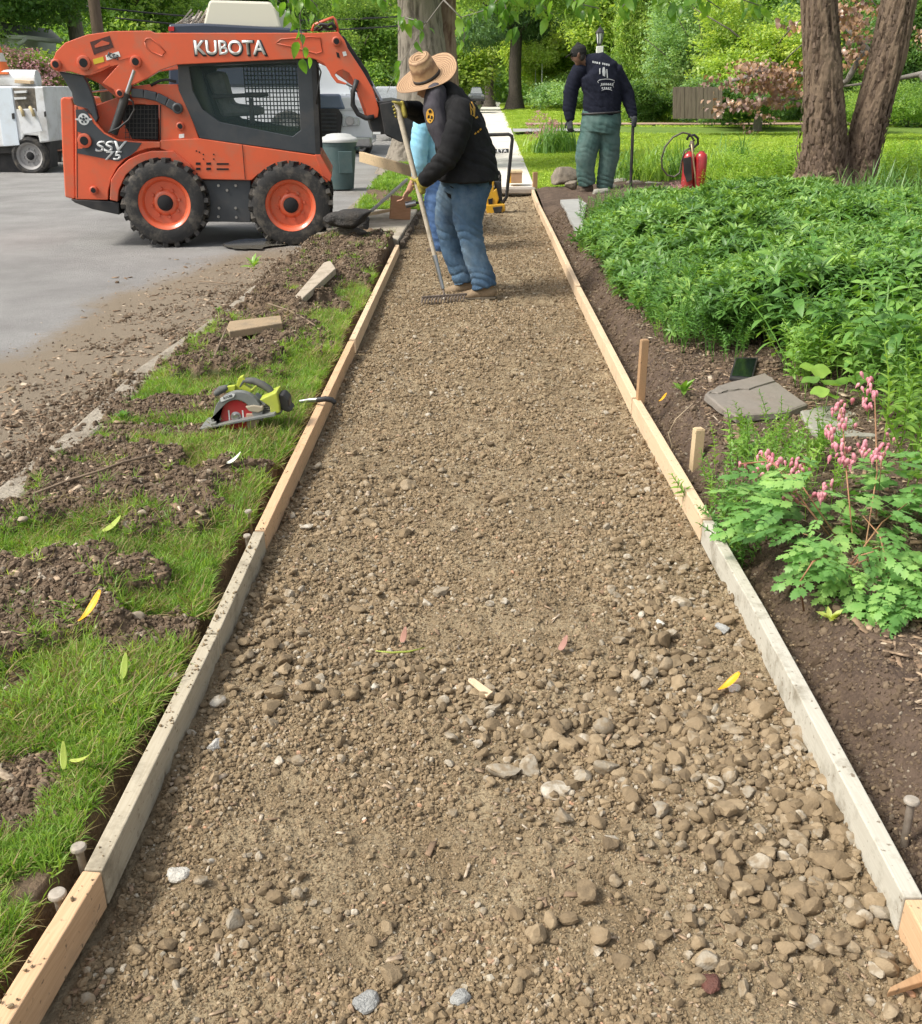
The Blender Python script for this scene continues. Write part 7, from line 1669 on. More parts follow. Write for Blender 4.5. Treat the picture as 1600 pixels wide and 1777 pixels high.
# ================================================================ people
from mathutils.bvhtree import BVHTree
def organic(name, fn, voxel, mat, parent, wr=(0, 6, 20, 1), smooth=4, seed=1, folds=()):
    """lofted limbs melted into one continuous surface, with cloth folds pressed in"""
    m = MB(); fn(m); me = m.mesh('tmp'); o = bpy.data.objects.new('tmp', me); COL.objects.link(o)
    r = o.modifiers.new('r', 'REMESH'); r.mode = 'VOXEL'; r.voxel_size = voxel
    s = o.modifiers.new('s', 'SMOOTH'); s.factor = .5; s.iterations = smooth
    bpy.context.view_layer.update(); dg = bpy.context.evaluated_depsgraph_get(); me2 = bpy.data.meshes.new_from_object(o.evaluated_get(dg))
    bpy.data.objects.remove(o); me2.name = name
    n = len(me2.vertices); co = np.empty(n*3, np.float32); me2.vertices.foreach_get('co', co); co = co.reshape(-1, 3)
    no = np.empty(n*3, np.float32); me2.vertex_normals.foreach_get('vector', no); no = no.reshape(-1, 3)
    if wr[0]:
        x, y, z = co.T.astype(float); a, fx, fz, sl = wr
        w1 = fbm(x*fx+y*fx*.7+sl*z*3, z*fz+x*sl*fx*.8, 3, seed); rd = 1-np.abs(2*w1-1); w2 = fbm(x*fx*2.3+5, z*fz*.6+y*7, 3, seed+5)
        f_ = 0*x
        for zc, hh_, am, pd in folds:
            ph = (z+.35*x+.25*y)/pd+1.6*fbm(x*7, z*5+y*6, 2, seed+3)
            f_ = f_+am*(np.abs(np.sin(PI*ph))**.55-.65)*np.exp(-((z-zc)/hh_)**2)*(.4+1.1*fbm(x*12+y*9, z*4, 2, seed+8))
        co = co+no*((a*((rd**1.5)-.5)*1.3+a*(w2-.5)+f_)[:, None]); me2.vertices.foreach_set('co', co.astype(np.float32).ravel())
    me2.materials.clear()
    return link_mesh(name, me2, mat, parent, True)
def decal(name, polys, target, mat, parent, off=.004, sub=3):
    """thin print pieces lying on a garment; polys in pixels"""
    bvh = BVHTree.FromPolygons([v.co[:] for v in target.data.vertices], [p.vertices[:] for p in target.data.polygons]); m = MB()
    for poly in polys:
        c = (sum(p[0] for p in poly)/len(poly), sum(p[1] for p in poly)/len(poly)); P = []; rimp = []
        for i in range(len(poly)):
            a, b2 = poly[i], poly[(i+1) % len(poly)]
            for k in range(sub): rimp.append((a[0]+(b2[0]-a[0])*k/sub, a[1]+(b2[1]-a[1])*k/sub))
        ok = True
        for q_ in [c]+rimp:
            r = ray(*q_).normalized(); h = bvh.ray_cast(Vector((0, 0, H)), r)
            if h[0] is None: ok = False; break
            P.append(h[0]-r*off)
        if ok: n = len(rimp); m.add(P, [(0, 1+k, 1+(k+1) % n) for k in range(n)])
    if m.v: return m.build(name, mat, parent)
def cloth(name, c1, c2, scale=30, dirt=None, rough=.9, damt=.4, stretch=(1, 1, 1), dscale=4):
    return surf(name, c1, c2, scale=scale, rough=rough, bump=.35, bscale=260, spec=.2, dirt=dirt, damt=damt, stretch=stretch, world=True, dscale=dscale)
M_skin = surf('skin', (.42, .22, .14), (.36, .18, .11), scale=20, rough=.55); M_skin_d = surf('brown_skin', (.16, .085, .055), (.13, .07, .045), scale=20, rough=.5)
M_hair = surf('dark_hair', (.015, .012, .010), (.03, .025, .02), scale=80, rough=.6, bump=1, bscale=150)
M_denim = cloth('blue_denim', (.035, .07, .125), (.085, .145, .215), 4, dirt=(.20, .25, .28), damt=.55, dscale=3); M_denim2 = cloth('bright_denim', (.06, .12, .26), (.11, .19, .35), 8)
M_sweat = cloth('black_sweatshirt', (.010, .010, .011), (.017, .017, .018), 6, dirt=(.035, .033, .03), damt=.4); M_inner = cloth('charcoal_shirt', (.05, .045, .055), (.07, .065, .075), 8)
M_navys = cloth('navy_sweatshirt', (.008, .010, .020), (.014, .016, .028), 6); M_pants = cloth('grey_green_work_trousers', (.055, .11, .10), (.09, .155, .14), 5, dirt=(.16, .22, .20), damt=.5, dscale=2.5)
M_sky = cloth('light_blue_shirt', (.22, .48, .62), (.30, .56, .70), 6); M_boot = cloth('tan_boot_suede', (.30, .22, .14), (.22, .155, .095), 14, dirt=(.22, .18, .12), damt=.6); M_boot2 = cloth('dark_boot', (.06, .045, .035), (.12, .09, .065), 14); M_sole = surf('boot_sole', (.05, .04, .03), (.15, .12, .08), scale=30, rough=.9)
M_glovey = cloth('yellow_glove', (.42, .35, .07), (.30, .25, .06), 20, dirt=(.09, .08, .05), damt=.8, dscale=14); M_glovek = cloth('dark_glove', (.035, .04, .045), (.07, .075, .08), 25)
def lf(m, pts, Y, side, n=18, de=True):
    """pts: (px, py, dY, r_img in px, r_depth in m)"""
    R = []
    for px, py, dy, ri, rd in pts:
        p = U(px, py, Y+dy); k = mpp(px, py, Y+dy); R.append((p, rd, ri*k) if side == 'Y' else (p, ri*k, rd))
    m.loft(R, side=(0, 1, 0) if side == 'Y' else (1, 0, 0), n=n, dome_end=de)
def hand(name, c, A, D, mat, parent, r=.024, s=1.0, thumb=1):
    """closed fist round a bar: A bar direction, D from the bar to the palm"""
    c = Vector(c); A = Vector(A).normalized(); D = Vector(D); D = (D-A*D.dot(A)).normalized(); T = A.cross(D)
    def fn(m):
        pc = c+D*(r+.016)
        m.loft([(pc-A*.042*s, .030*s, .018*s), (pc, .036*s, .021*s), (pc+A*.040*s, .032*s, .018*s)], side=T, n=14)
        for i, L_ in enumerate((.9, 1.0, .95, .75)):
            o_ = A*(.034-.0225*i)*s; pts = []
            for k in range(7):
                a = math.radians(20+k*34*L_); rr = r+.010; pts.append((c+o_+(D*math.cos(a)+T*math.sin(a))*rr, (.0105-.0006*k)*s, (.0105-.0006*k)*s))
            m.loft(pts, side=A, n=8)
        pts = []
        for k in range(5):
            a = math.radians(-25-k*30); pts.append((c+A*(.030+.008*k)*s*thumb+(D*math.cos(a)+T*math.sin(a))*(r+.012), (.013-.0012*k)*s, (.013-.0012*k)*s))
        m.loft(pts, side=A, n=8)
    return organic(name, fn, .0045, mat, parent, smooth=2)
def openhand(name, c, down, fwd, mat, parent, s=1.0, curlv=.5):
    c = Vector(c); dn = Vector(down).normalized(); fw = Vector(fwd); fw = (fw-dn*fw.dot(dn)).normalized(); sd_ = dn.cross(fw)
    def fn(m):
        m.loft([(c-dn*.01, .026*s, .018*s), (c+dn*.045*s, .040*s, .016*s), (c+dn*.085*s, .040*s, .014*s)], side=fw, n=14)
        for i, L_ in enumerate((.07, .08, .075, .058)):
            b_ = c+dn*.085*s+fw*(.030-.020*i)*s; p = [b_]
            for k in range(3): a = curlv*(k+1); p.append(p[-1]+(dn*math.cos(a)+sd_*math.sin(a))*L_*s/3)
            m.loft([(q_, (.010-.001*k)*s, (.010-.001*k)*s) for k, q_ in enumerate(p)], side=fw, n=8)
        b_ = c+fw*.03*s+dn*.02*s; m.loft([(b_, .014*s, .014*s), (b_+(fw*.7+dn*.7)*.035*s, .012*s, .012*s), (b_+(fw*.5+dn*1.0)*.06*s, .009*s, .009*s)], side=sd_, n=8)
    return organic(name, fn, .0045, mat, parent, smooth=2)
def head_loft(m, c, up, face, s=1.0, neck=None):
    c = Vector(c); up = Vector(up).normalized(); fa = Vector(face); fa = (fa-up*fa.dot(up)).normalized(); sd_ = up.cross(fa)
    m.loft([(c-up*.105*s+fa*.025*s, .035*s, .040*s), (c-up*.07*s+fa*.012*s, .058*s, .075*s), (c-up*.02*s, .070*s, .092*s), (c+up*.04*s-fa*.004*s, .076*s, .098*s), (c+up*.085*s-fa*.008*s, .060*s, .078*s), (c+up*.11*s-fa*.008*s, .025*s, .035*s)], side=sd_, n=20)
    m.loft([(c+fa*.088*s+up*.015*s, .009*s, .009*s), (c+fa*.108*s-up*.018*s, .013*s, .013*s)], side=sd_, n=8)          # nose
    m.loft([(c+fa*.085*s-up*.052*s-sd_*.02*s, .009*s, .009*s), (c+fa*.092*s-up*.052*s, .010*s, .010*s), (c+fa*.085*s-up*.052*s+sd_*.02*s, .009*s, .009*s)], side=up, n=8)  # lips
    m.loft([(c+fa*.082*s+up*.034*s-sd_*.045*s, .009*s, .008*s), (c+fa*.09*s+up*.034*s, .010*s, .008*s), (c+fa*.082*s+up*.034*s+sd_*.045*s, .009*s, .008*s)], side=up, n=8)  # brow
    for q_ in (-1, 1): m.loft([(c+sd_*q_*.076*s-up*.025*s-fa*.01*s, .010*s, .018*s), (c+sd_*q_*.082*s+up*.015*s-fa*.012*s, .010*s, .022*s)], side=sd_, n=10)
    if neck is not None: m.loft([(c-up*.05*s-fa*.02*s, .055*s, .06*s), (Vector(neck), .062*s, .065*s)], side=sd_, n=16)
    return c, up, fa, sd_
def eyes(parent, c, up, fa, sd_, s=1.0):
    me_ = surf('eye_dark', (.02, .015, .012), rough=.2)
    for q_ in (-1, 1):
        p = c+fa*.084*s+up*.012*s+sd_*q_*.032*s; MB().loft([(p-sd_*.010*s, .005*s, .005*s), (p+sd_*.010*s, .005*s, .005*s)], side=up, n=8).build('eye', me_, parent, True)
# ---------------------------------------------------------------- 1. the raking worker
f1 = GT(822, 514, zgravel); W1 = f1.y
p1 = empty('person', (f1.x, W1, 0)); tag(p1, 'person in a wide straw hat, black sweatshirt and blue jeans bending to rake the gravel', 'person')
hax = Vector((-.37, -.42, .83)).normalized(); hb = U(741, 134, W1+.02)      # hat base centre
hc_ = hb-hax*.06; face = Vector((-1, -.12, -.45)); nk = U(772, 168, W1+.03)
nearleg = [(817, 322, -.10, 33, .11), (814, 352, -.11, 31, .11), (812, 382, -.11, 26, .09), (817, 412, -.11, 21, .075), (824, 442, -.11, 20, .07), (834, 470, -.11, 20, .072), (841, 497, -.11, 21.5, .078)]
farleg = [(796, 322, .11, 33, .11), (783, 352, .13, 28, .10), (778, 382, .13, 23, .085), (780, 412, .13, 19, .075), (787, 442, .13, 18, .07), (798, 466, .13, 18, .07), (806, 489, .13, 19, .075)]
pel = [(811, 300, 0, 42, .18), (810, 318, 0, 44, .195), (806, 338, 0, 40, .18)]
tor = [(811, 308, 0, 45, .20), (812, 288, 0, 47, .225), (806, 258, 0, 49, .235), (798, 228, 0, 47, .24), (789, 200, 0, 42, .235), (779, 178, .0, 31, .19), (771, 164, .01, 17, .09)]
narm = [(800, 190, -.19, 21, .085), (797, 216, -.25, 23, .085), (788, 246, -.28, 22, .08), (776, 274, -.29, 19, .07), (757, 294, -.28, 16, .06), (738, 311, -.24, 12, .045)]
farm = [(768, 182, .20, 18, .08), (748, 196, .26, 16, .075), (728, 200, .24, 14, .065), (708, 192, .15, 10, .045)]
def slim(L_, k): return [(a, b2, c, d*k, e*k) for a, b2, c, d, e in L_]
def fn(m):
    head_loft(m, hc_, hax, face, 1.0, nk)
    for L_ in (nearleg, farleg, pel): lf(m, slim(L_, .55), W1, 'Y', 14)
    for L_ in (tor, narm, farm): lf(m, slim(L_, .70), W1, 'Y', 14)
body1 = organic('body', fn, .014, M_skin, p1, smooth=2)
jeans1 = organic('jeans', lambda m: [lf(m, L_, W1, 'Y', de=False) for L_ in (nearleg, farleg, pel)], .007, M_denim, p1, (.009, 8, 12, 1.8), 2, 3, ((.09, .10, .015, .062), (.46, .08, .009, .06), (.86, .08, .009, .06)))
sweat1 = organic('sweatshirt', lambda m: [lf(m, L_, W1, 'Y') for L_ in (tor, narm, farm)]+[lf(m, [(812, 280, 0, 51, .25), (812, 312, 0, 54, .285)], W1, 'Y', de=False)], .0085, M_sweat, p1, (.010, 6, 8, 2.0), 3, 8, ((1.0, .10, .010, .07), (1.25, .12, .007, .08)))
def hoodie(m): lf(m, [(757, 166, -.04, 20, .15), (757, 190, -.06, 23, .165), (764, 220, -.08, 22, .16), (774, 250, -.10, 17, .13), (780, 272, -.10, 9, .08)], W1-.02, 'Y')
inner1 = organic('shirt_front', hoodie, .0085, M_inner, p1, (.006, 10, 9, 2), 3, 5)
M_yprint = surf('yellow_print', (.55, .30, .03), (.45, .22, .02), scale=60, rough=.8)
el = [(746+7*math.cos(a), 201+13*math.sin(a)) for a in np.linspace(0, 2*PI, 12, endpoint=False)]
decal('chest_print', [el], inner1, M_yprint, p1, .006, 1)
decal('chest_print_marks', [[(743, 192), (747, 190), (749, 194), (745, 197)], [(742, 201), (745, 199), (746, 204), (743, 206)], [(748, 200), (751, 202), (750, 207), (747, 206)], [(744, 209), (748, 208), (747, 211)]], inner1, M_sweat, p1, .009, 1)
decal('back_print', [[(815, 178), (819, 176), (825, 187), (824, 203), (817, 199)], [(823, 232), (826, 229), (827, 232), (824, 234)], [(828, 228), (831, 226), (832, 229), (829, 231)], [(832, 224), (835, 222), (836, 225), (833, 227)], [(824, 204), (829, 201), (830, 204), (826, 206)]], sweat1, M_yprint, p1, .006, 2)
M_hood = M_sweat
organic('hood', lambda m: lf(m, [(781, 160, -.03, 16, .12), (792, 168, 0, 17, .14), (796, 180, .03, 12, .12)], W1, 'Y'), .0085, M_sweat, p1, (.006, 9, 9, 1), 3, 2)
organic('beard', lambda m: m.loft([(hc_+Vector(face).normalized()*.035-hax*.085, .045, .04), (hc_+Vector(face).normalized()*.02-hax*.115, .035, .03)], side=(0, 1, 0), n=14), .006, M_hair, p1, (.003, 40, 40, 0), 2)
organic('hair', lambda m: m.loft([(hc_+Vector((.045, .0, -.02)), .085, .065), (hc_+Vector((.055, 0, -.085)), .075, .05)], side=(0, 1, 0), n=14), .007, M_hair, p1, (.004, 30, 30, 0), 2)
def boot(name, heel, toe, Y, rd, mat, parent, ri=10, ank=None, gz=None):
    def fn(m):
        (hx, hy), (tx, ty) = heel, toe; mx, my = (hx+tx)/2, (hy+ty)/2
        lf(m, [(hx, hy, 0, ri, rd*.85), ((hx*2+tx)/3, (hy*2+ty)/3-1, 0, ri*1.02, rd*.8), ((hx+tx*2)/3, (hy+ty*2)/3+1, 0, ri*.82, rd), (tx, ty+2, 0, ri*.62, rd*.8)], Y, 'Y')
        if ank: lf(m, [(hx+(tx-hx)*.1, hy, 0, ri, rd*.8), (ank[0], ank[1], 0, ri*1.05, rd*.8)], Y, 'Y')
    o = organic(name, fn, .008, mat, parent, (.003, 14, 14, 1), 2)
    a, b2 = U(heel[0]+ri*.8*(1 if heel[0] > toe[0] else -1), heel[1]+ri*.8, Y), U(toe[0], toe[1]+ri*.5, Y); 
    m = MB(); m.bar(a, b2, rd*1.95, .022); m.build('sole', M_sole, o, bevel=.009); return o
boot('boot', (852, 507), (801, 512), W1-.11, .055, M_boot, p1, 11, (843, 488)); boot('boot', (814, 497), (779, 503), W1+.13, .052, M_boot, p1, 10.5, (806, 480))
# hat
ht = empty('straw_hat', tuple(hb)); tag(ht, 'wide brimmed straw hat with a black band worn by the raking worker', 'hat')
M_straw, nt_s, b_s = newmat('straw'); Ls = nt_s.links
tcs = N(nt_s, 'ShaderNodeTexCoord'); wv = N(nt_s, 'ShaderNodeTexWave'); wv.wave_type = 'RINGS'; wv.rings_direction = 'Z'; wv.inputs['Scale'].default_value = 22; wv.inputs['Distortion'].default_value = 2.5; wv.inputs['Detail'].default_value = 3; Ls.new(tcs.outputs['Object'], wv.inputs[0])
nn_ = N(nt_s, 'ShaderNodeTexNoise'); nn_.inputs['Scale'].default_value = 90; nn_.inputs['Detail'].default_value = 4; Ls.new(tcs.outputs['Object'], nn_.inputs[0])
mxs = N(nt_s, 'ShaderNodeMix', data_type='RGBA'); mxs.inputs[6].default_value = (.50, .33, .18, 1); mxs.inputs[7].default_value = (.22, .12, .065, 1); ms = N(nt_s, 'ShaderNodeMath', operation='MULTIPLY_ADD'); ms.use_clamp = True; ms.inputs[1].default_value = .75; Ls.new(wv.outputs['Fac'], ms.inputs[0]); mh = N(nt_s, 'ShaderNodeMath', operation='MULTIPLY'); mh.inputs[1].default_value = .35; Ls.new(nn_.outputs[0], mh.inputs[0]); Ls.new(mh.outputs[0], ms.inputs[2]); Ls.new(ms.outputs[0], mxs.inputs[0]); Ls.new(mxs.outputs[2], b_s.inputs['Base Color']); b_s.inputs['Roughness'].default_value = .7
bps = N(nt_s, 'ShaderNodeBump'); bps.inputs['Strength'].default_value = .6; bps.inputs['Distance'].default_value = .004; Ls.new(wv.outputs['Fac'], bps.inputs['Height']); Ls.new(bps.outputs[0], b_s.inputs['Normal'])
Rh = hax.to_track_quat('Z', 'Y').to_matrix().to_4x4()
def hatpart(name, prof, mat, fz=None, th=.003):
    V = []; n = 64
    for r, h in prof:
        for k in range(n):
            a = 2*PI*k/n; x, y = r*math.cos(a), r*math.sin(a)*1.0; z = h+(fz(r, a) if fz else 0); V.append((x, y, z))
    m_ = len(prof); Fs = [(i*n+k, i*n+(k+1) % n, (i+1)*n+(k+1) % n, (i+1)*n+k) for i in range(m_-1) for k in range(n)]
    me = mesh_np(name, V, np.array(Fs)); o = link_mesh(name, me, mat, None, True); o.matrix_world = Matrix.Translation(hb) @ Rh; o.parent = ht; o.matrix_parent_inverse = Matrix.Translation(hb).inverted()
    o.rotation_euler = Rh.to_euler(); o.location = hb
    sl = o.modifiers.new('t', 'SOLIDIFY'); sl.thickness = th; return o
hatpart('crown', [(.103, 0), (.101, .03), (.096, .07), (.090, .11), (.083, .145), (.072, .165), (.052, .170), (.030, .160), (.012, .150), (.001, .148)], M_straw, lambda r, a: -.022*math.exp(-((math.cos(a)*r)/.028)**2)*(r < .08)*(1-r/.09)-.012*(r < .095)*max(0, math.cos(a*1+.5))*(r/.09) if r < .1 else 0)
hatpart('brim', [(.100, .002), (.13, -.003), (.17, -.004), (.205, .004), (.232, .016), (.238, .017)], M_straw, lambda r, a: -.02*math.cos(2*a)*((r-.1)/.14)**1.5-.006*math.sin(3*a+1)*((r-.1)/.14))
hatpart('band', [(.1045, .004), (.1035, .026)], M_blk, None, .004)
# rake
rk = empty('garden_rake', tuple(GT(772, 525, zgravel))); tag(rk, 'long handled bow rake held by the worker in the straw hat', 'rake')
ra, rb_ = U(688, 178, W1+.02), GT(771, 522, zgravel)+Vector((0, 0, .05))
fr_ = lambda t: ra.lerp(rb_, t)
M_rkh = pine('rake_handle_wood', (.46, .40, .31), (.36, .30, .22), .5, 1)
MB().tube([fr_(0), fr_(.3), fr_(.8)], [.021, .020, .016], 14).build('handle', M_rkh, rk, 'auto')
MB().tube([fr_(.79), fr_(.97)], [.0185, .014], 12).build('ferrule', M_steel, rk, 'auto')
ba, bb_ = GT(732, 529, zgravel)+Vector((0, 0, .055)), GT(810, 523, zgravel)+Vector((0, 0, .055)); M_rst = surf('rake_steel', (.10, .08, .065), (.17, .13, .10), scale=30, rough=.7)
MB().bar(ba, bb_, .018, .018).build('rake_bar', M_rst, rk, bevel=.003)
for k in range(14):
    p = ba.lerp(bb_, (k+.5)/14); MB().tube([p, p+Vector((-.01, -.02, -.02)), p+Vector((-.015, -.035, -.062))], [.008, .007, .004], 6).build('tine', M_rst, rk, True)
MB().tube([fr_(.97), fr_(1.0), ba.lerp(bb_, .45)], [.009, .009, .008], 8).build('bow', M_rst, rk, True)
ax = (rb_-ra).normalized()
tt = (U(690, 192, W1).z-ra.z)/(rb_.z-ra.z); hand('glove', fr_(tt), -ax, (.6, .25, .75), M_glovey, p1, .022, 1.05)
c2 = fr_((U(730, 322, W1).z-ra.z)/(rb_.z-ra.z)); hand('glove', c2, -ax, (.75, -.55, .2), M_glovey, p1, .020, 1.1)
organic('glove_cuff', lambda m: m.loft([(c2+Vector((.045, -.03, .015)), .030, .034), (c2+Vector((.10, -.045, .055)), .036, .038)], side=(0, 1, 0)), .006, M_glovey, p1, (.003, 20, 20, 0), 1)
organic('sleeve_end', lambda m: m.loft([(c2+Vector((.075, -.04, .04)), .036, .036), (U(752, 298, W1-.27), .060, .060)], side=(0, 1, 0)), .007, M_sweat, p1, (.004, 12, 12, 0), 2)
c1_ = fr_(tt); organic('sleeve_end', lambda m: m.loft([(c1_+Vector((.055, .03, .03)), .040, .038), (U(722, 190, W1+.2), .062, .062)], side=(0, 1, 0)), .007, M_sweat, p1, (.004, 12, 12, 0), 2)
# ---------------------------------------------------------------- 2. the worker with the cap, seen from behind
f2 = GT(1034, 331, zbed); W2 = f2.y
p2 = empty('person', tuple(f2)); tag(p2, 'person in a dark cap, navy printed sweatshirt and grey green trousers seen from behind', 'person')
tor2 = [(1044, 197, 0, 33, .15), (1045, 180, 0, 33, .155), (1045, 160, 0, 33, .16), (1043, 140, 0, 35, .165), (1039, 122, 0, 34, .16), (1032, 110, -.01, 22, .11), (1020, 105, -.02, 11, .07)]
la = [(1006, 122, .02, 14, .09), (996, 140, .03, 13, .08), (990, 162, .02, 13, .075), (988, 186, 0, 12, .065), (989, 205, -.02, 8, .045)]
ra2 = [(1068, 124, .0, 14, .09), (1079, 142, .02, 12, .08), (1088, 162, .03, 12, .07), (1094, 184, 0, 10, .06), (1098, 200, -.03, 8, .045)]
pel2 = [(1044, 194, 0, 33, .15), (1043, 212, 0, 35, .17), (1040, 230, 0, 34, .165)]
ll2 = [(1028, 228, 0, 20, .13), (1021, 250, -.01, 20, .12), (1016, 275, -.02, 18, .10), (1016, 300, 0, 15, .09), (1019, 320, .03, 14.5, .09)]
rl2 = [(1056, 228, 0, 19, .13), (1058, 250, .01, 18, .12), (1057, 275, .03, 17, .105), (1052, 300, .06, 15, .10), (1049, 325, .10, 14, .10)]
hc2 = U(1004, 95, W2-.02); face2 = Vector((-.93, .22, -.30)); up2 = Vector((-.18, .05, .98))
def fn(m):
    head_loft(m, hc2, up2, face2, 1.02, U(1022, 110, W2))
    for L_ in (tor2, la, ra2): lf(m, slim(L_, .70), W2, 'X', 14)
    for L_ in (pel2, ll2, rl2): lf(m, slim(L_, .5), W2, 'X', 14)
body2 = organic('body', fn, .015, M_skin_d, p2, smooth=2)
sw2 = organic('sweatshirt', lambda m: [lf(m, L_, W2, 'X') for L_ in (tor2, la, ra2)], .010, M_navys, p2, (.010, 6, 9, 1.6), 3, 18, ((1.2, .10, .008, .07), (1.45, .1, .006, .08)))
tr2 = organic('trousers', lambda m: [lf(m, L_, W2, 'X', de=False) for L_ in (pel2, ll2, rl2)], .010, M_pants, p2, (.010, 5, 6, 1.5), 2, 9, ((.26, .10, .015, .07), (.68, .10, .008, .08), (.98, .08, .009, .07)))
MB().loft([(U(1044, 197.5, W2), 35.2*mpp(1044, 197, W2), .172), (U(1044, 194, W2), 34.6*mpp(1044, 194, W2), .168)], side=(1, 0, 0), n=30, dome=False).build('belt', M_blk, p2, True)
_, upv, fav, sdv = head_loft(MB(), hc2, up2, face2, 1.02)
eyes(p2, hc2, upv, fav, sdv)
organic('hair', lambda m: m.loft([(hc2-fav*.035-upv*.045, .072, .055), (hc2-fav*.03+upv*.03, .080, .085)], side=sdv, n=16), .007, M_hair, p2, smooth=2)
cp_ = empty('cap', tuple(hc2)); tag(cp_, 'dark baseball cap worn by the worker in the navy sweatshirt', 'cap')
cq = hc2+upv*.035
organic('cap_crown', lambda m: m.loft([(cq-fav*.005-upv*.01, .089, .110), (cq-fav*.01+upv*.035, .088, .106), (cq-fav*.01+upv*.07, .070, .082), (cq-fav*.01+upv*.092, .03, .035)], side=sdv, n=20), .006, cloth('cap_black', (.018, .018, .018), (.03, .03, .028)), cp_, smooth=3)
organic('cap_brim', lambda m: m.loft([(cq+fav*.08, .072, .008), (cq+fav*.13-upv*.015, .066, .008), (cq+fav*.175-upv*.035, .04, .007)], side=sdv, n=20), .005, cloth('cap_brim_black', (.018, .018, .018), (.03, .03, .028)), cp_, smooth=2)
openhand('glove', U(989, 208, W2-.03), (.02, -.05, -1), (-.6, .5, -.1), M_glovek, p2, 1.25)
hand('glove', U(1098, 211, W2-.05), (0, 0, 1), (.3, -.8, .1), M_glovek, p2, .026, 1.25)
boot('boot', (1024, 327), (1010, 330), W2+.02, .055, M_boot2, p2, 8); boot('boot', (1055, 326), (1042, 329), W2+.10, .055, M_boot2, p2, 8)
M_wpr = surf('pale_print', (.50, .52, .52), (.35, .37, .38), scale=80, rough=.8)
pr = []
for i, x in enumerate((1028, 1031.5, 1035, 1039, 1045, 1048.5, 1052, 1055.5)): y = 107.5+i*.75; pr.append([(x, y-2), (x+2.2, y-1.7), (x+2.4, y+1.6), (x+.2, y+1.8)])
pr += [[(1046, 117), (1049, 116), (1051, 124), (1050, 133), (1046, 131), (1045, 124)], [(1052, 120), (1054, 120), (1055, 135), (1053, 135)], [(1040, 119), (1042, 118), (1042, 128), (1040, 129)]]
for (cx_, cy_, rx_, ry_, a0, a1) in ((1052, 141, 15, 4.5, 150, 400), (1053, 150, 12, 4, 200, 380), (1053, 157, 9, 3, 180, 370)):
    q_ = [math.radians(a0+(a1-a0)*k/9) for k in range(10)]
    for a, b2 in zip(q_, q_[1:]): pr.append([(cx_+rx_*math.cos(a), cy_+ry_*math.sin(a)), (cx_+rx_*math.cos(b2), cy_+ry_*math.sin(b2)), (cx_+rx_*math.cos(b2), cy_+ry_*math.sin(b2)+1.3), (cx_+rx_*math.cos(a), cy_+ry_*math.sin(a)+1.3)])
for i in range(6): x = 1043+i*3.8; pr.append([(x, 144.5), (x+2.6, 144), (x+2.4, 148), (x+.3, 148.3)])
for i in range(5): x = 1044+i*3.6; pr.append([(x, 151.5), (x+2.4, 151), (x+2.2, 154), (x+.3, 154)])
decal('back_print', pr, sw2, M_wpr, p2, .008, 1)
ib = empty('steel_bar', tuple(U(1096, 330, W2-.05))); tag(ib, 'dark steel digging bar held upright by the worker in the cap', 'digging bar')
MB().cyl(U(1099, 204, W2-.06), U(1094, 332, W2-.06), .022, 14).build('shaft', M_blk, ib, 'auto'); MB().prism([U(1090, 318, W2-.07), U(1099, 318, W2-.07), U(1098, 334, W2-.07), U(1090, 334, W2-.07)], (0, .03, 0)).build('chisel_end', M_rst, ib, bevel=.004)
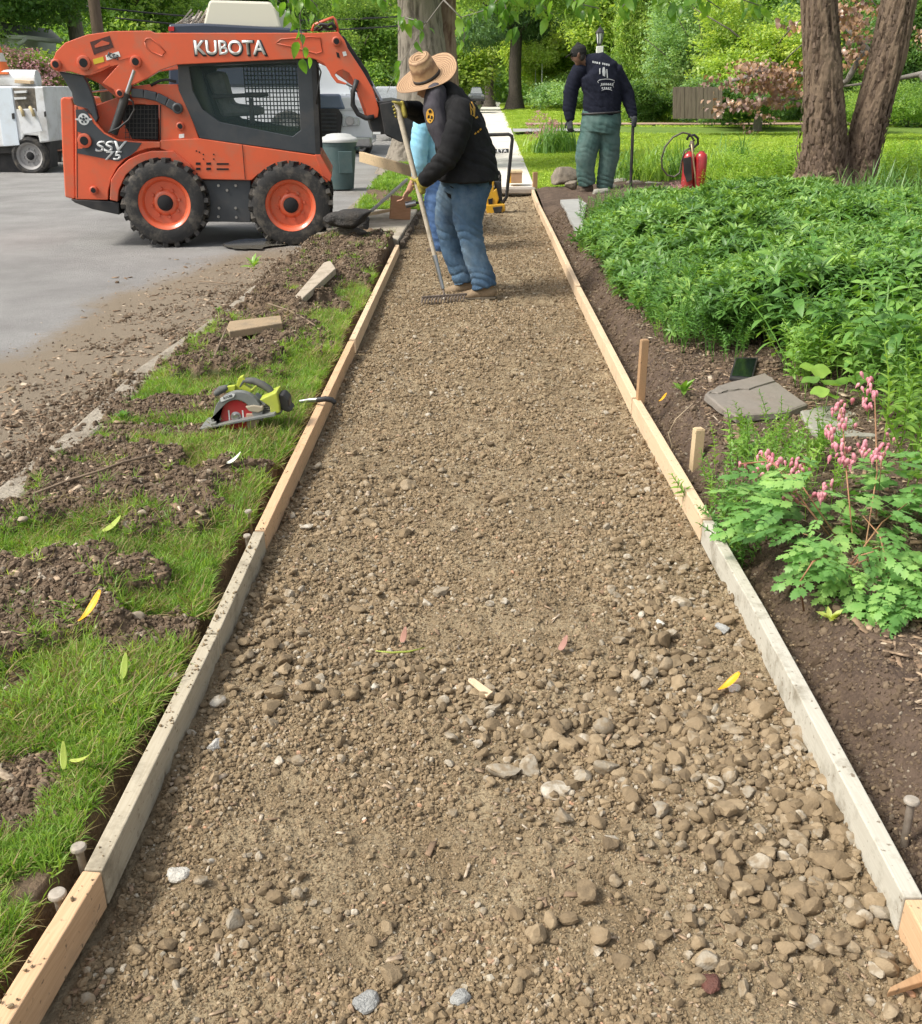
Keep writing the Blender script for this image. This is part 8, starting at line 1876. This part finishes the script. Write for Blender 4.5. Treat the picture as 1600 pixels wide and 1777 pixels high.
# ---------------------------------------------------------------- 3. the worker in light blue behind
f3 = GT(755, 434, zgravel); W3 = f3.y
p3 = empty('person', (f3.x, W3, 0)); tag(p3, 'person in a light blue shirt and jeans bending down behind the raking worker', 'person')
t3 = [(768, 312, 0, 28, .16), (764, 285, 0, 31, .18), (756, 255, 0, 32, .19), (748, 228, 0, 30, .19), (745, 206, 0, 24, .17), (750, 192, 0, 14, .1)]
a3 = [(736, 206, -.16, 17, .085), (729, 235, -.2, 15, .08), (727, 262, -.22, 15, .075), (727, 285, -.22, 13, .06), (724, 304, -.2, 10, .045)]
fa3 = [(724, 300, -.2, 7.5, .035), (716, 318, -.2, 6.5, .03), (709, 332, -.2, 5.5, .028)]
l3 = [(762, 315, -.06, 22, .11), (756, 345, -.1, 20, .10), (754, 375, -.1, 16, .085), (756, 400, -.1, 15, .08), (760, 424, -.1, 14, .08)]
l3b = [(776, 315, .12, 22, .11), (780, 345, .15, 19, .10), (778, 380, .15, 16, .085), (778, 420, .15, 14, .08)]
hc3 = U(756, 170, W3); 
def fn(m):
    head_loft(m, hc3, Vector((-.5, -.1, .85)), Vector((-.8, -.2, -.5)), 1, U(754, 190, W3))
    for L_ in (t3, a3, l3, l3b): lf(m, slim(L_, .72), W3, 'Y', 14)
    lf(m, fa3, W3, 'Y', 12)
organic('body', fn, .014, M_skin, p3, smooth=2)
organic('shirt', lambda m: [lf(m, L_, W3, 'Y') for L_ in (t3, a3)], .010, M_sky, p3, (.010, 6, 14, 1.2), 3, 28)
organic('jeans', lambda m: [lf(m, L_, W3, 'Y') for L_ in (l3, l3b, [(768, 304, 0, 29, .17), (768, 322, 0, 27, .17)])], .010, M_denim2, p3, (.010, 5, 16, .8), 3, 29)
openhand('hand', U(709, 330, W3-.2), (-.45, -.1, -.85), (-.3, -.9, 0), M_skin, p3, 1.0, .35)
boot('boot', (768, 430), (745, 433), W3-.1, .05, M_boot2, p3, 7.5)
organic('hair', lambda m: m.loft([(hc3+Vector((.02, 0, .0)), .082, .09), (hc3+Vector((.0, 0, .05)), .075, .085)], side=(0, 1, 0), n=16), .008, M_hair, p3, smooth=2)
# ---------------------------------------------------------------- joined pieces too small to pick apart
for o in list(bpy.data.objects):
    b_ = o.name.split('.')[0]
    if o.parent is not None and b_ in ('wheel_bolts', 'plate_bolts', 'engine_grille', 'window_mesh', 'vent_slots', 'blade_teeth', 'emblem_marks', 'back_print', 'chest_print_marks', 'brush_load', 'lantern_cage', 'broken_edge', 'frond_mass', 'front_post', 'cooling_fin'): o['kind'] = 'stuff'
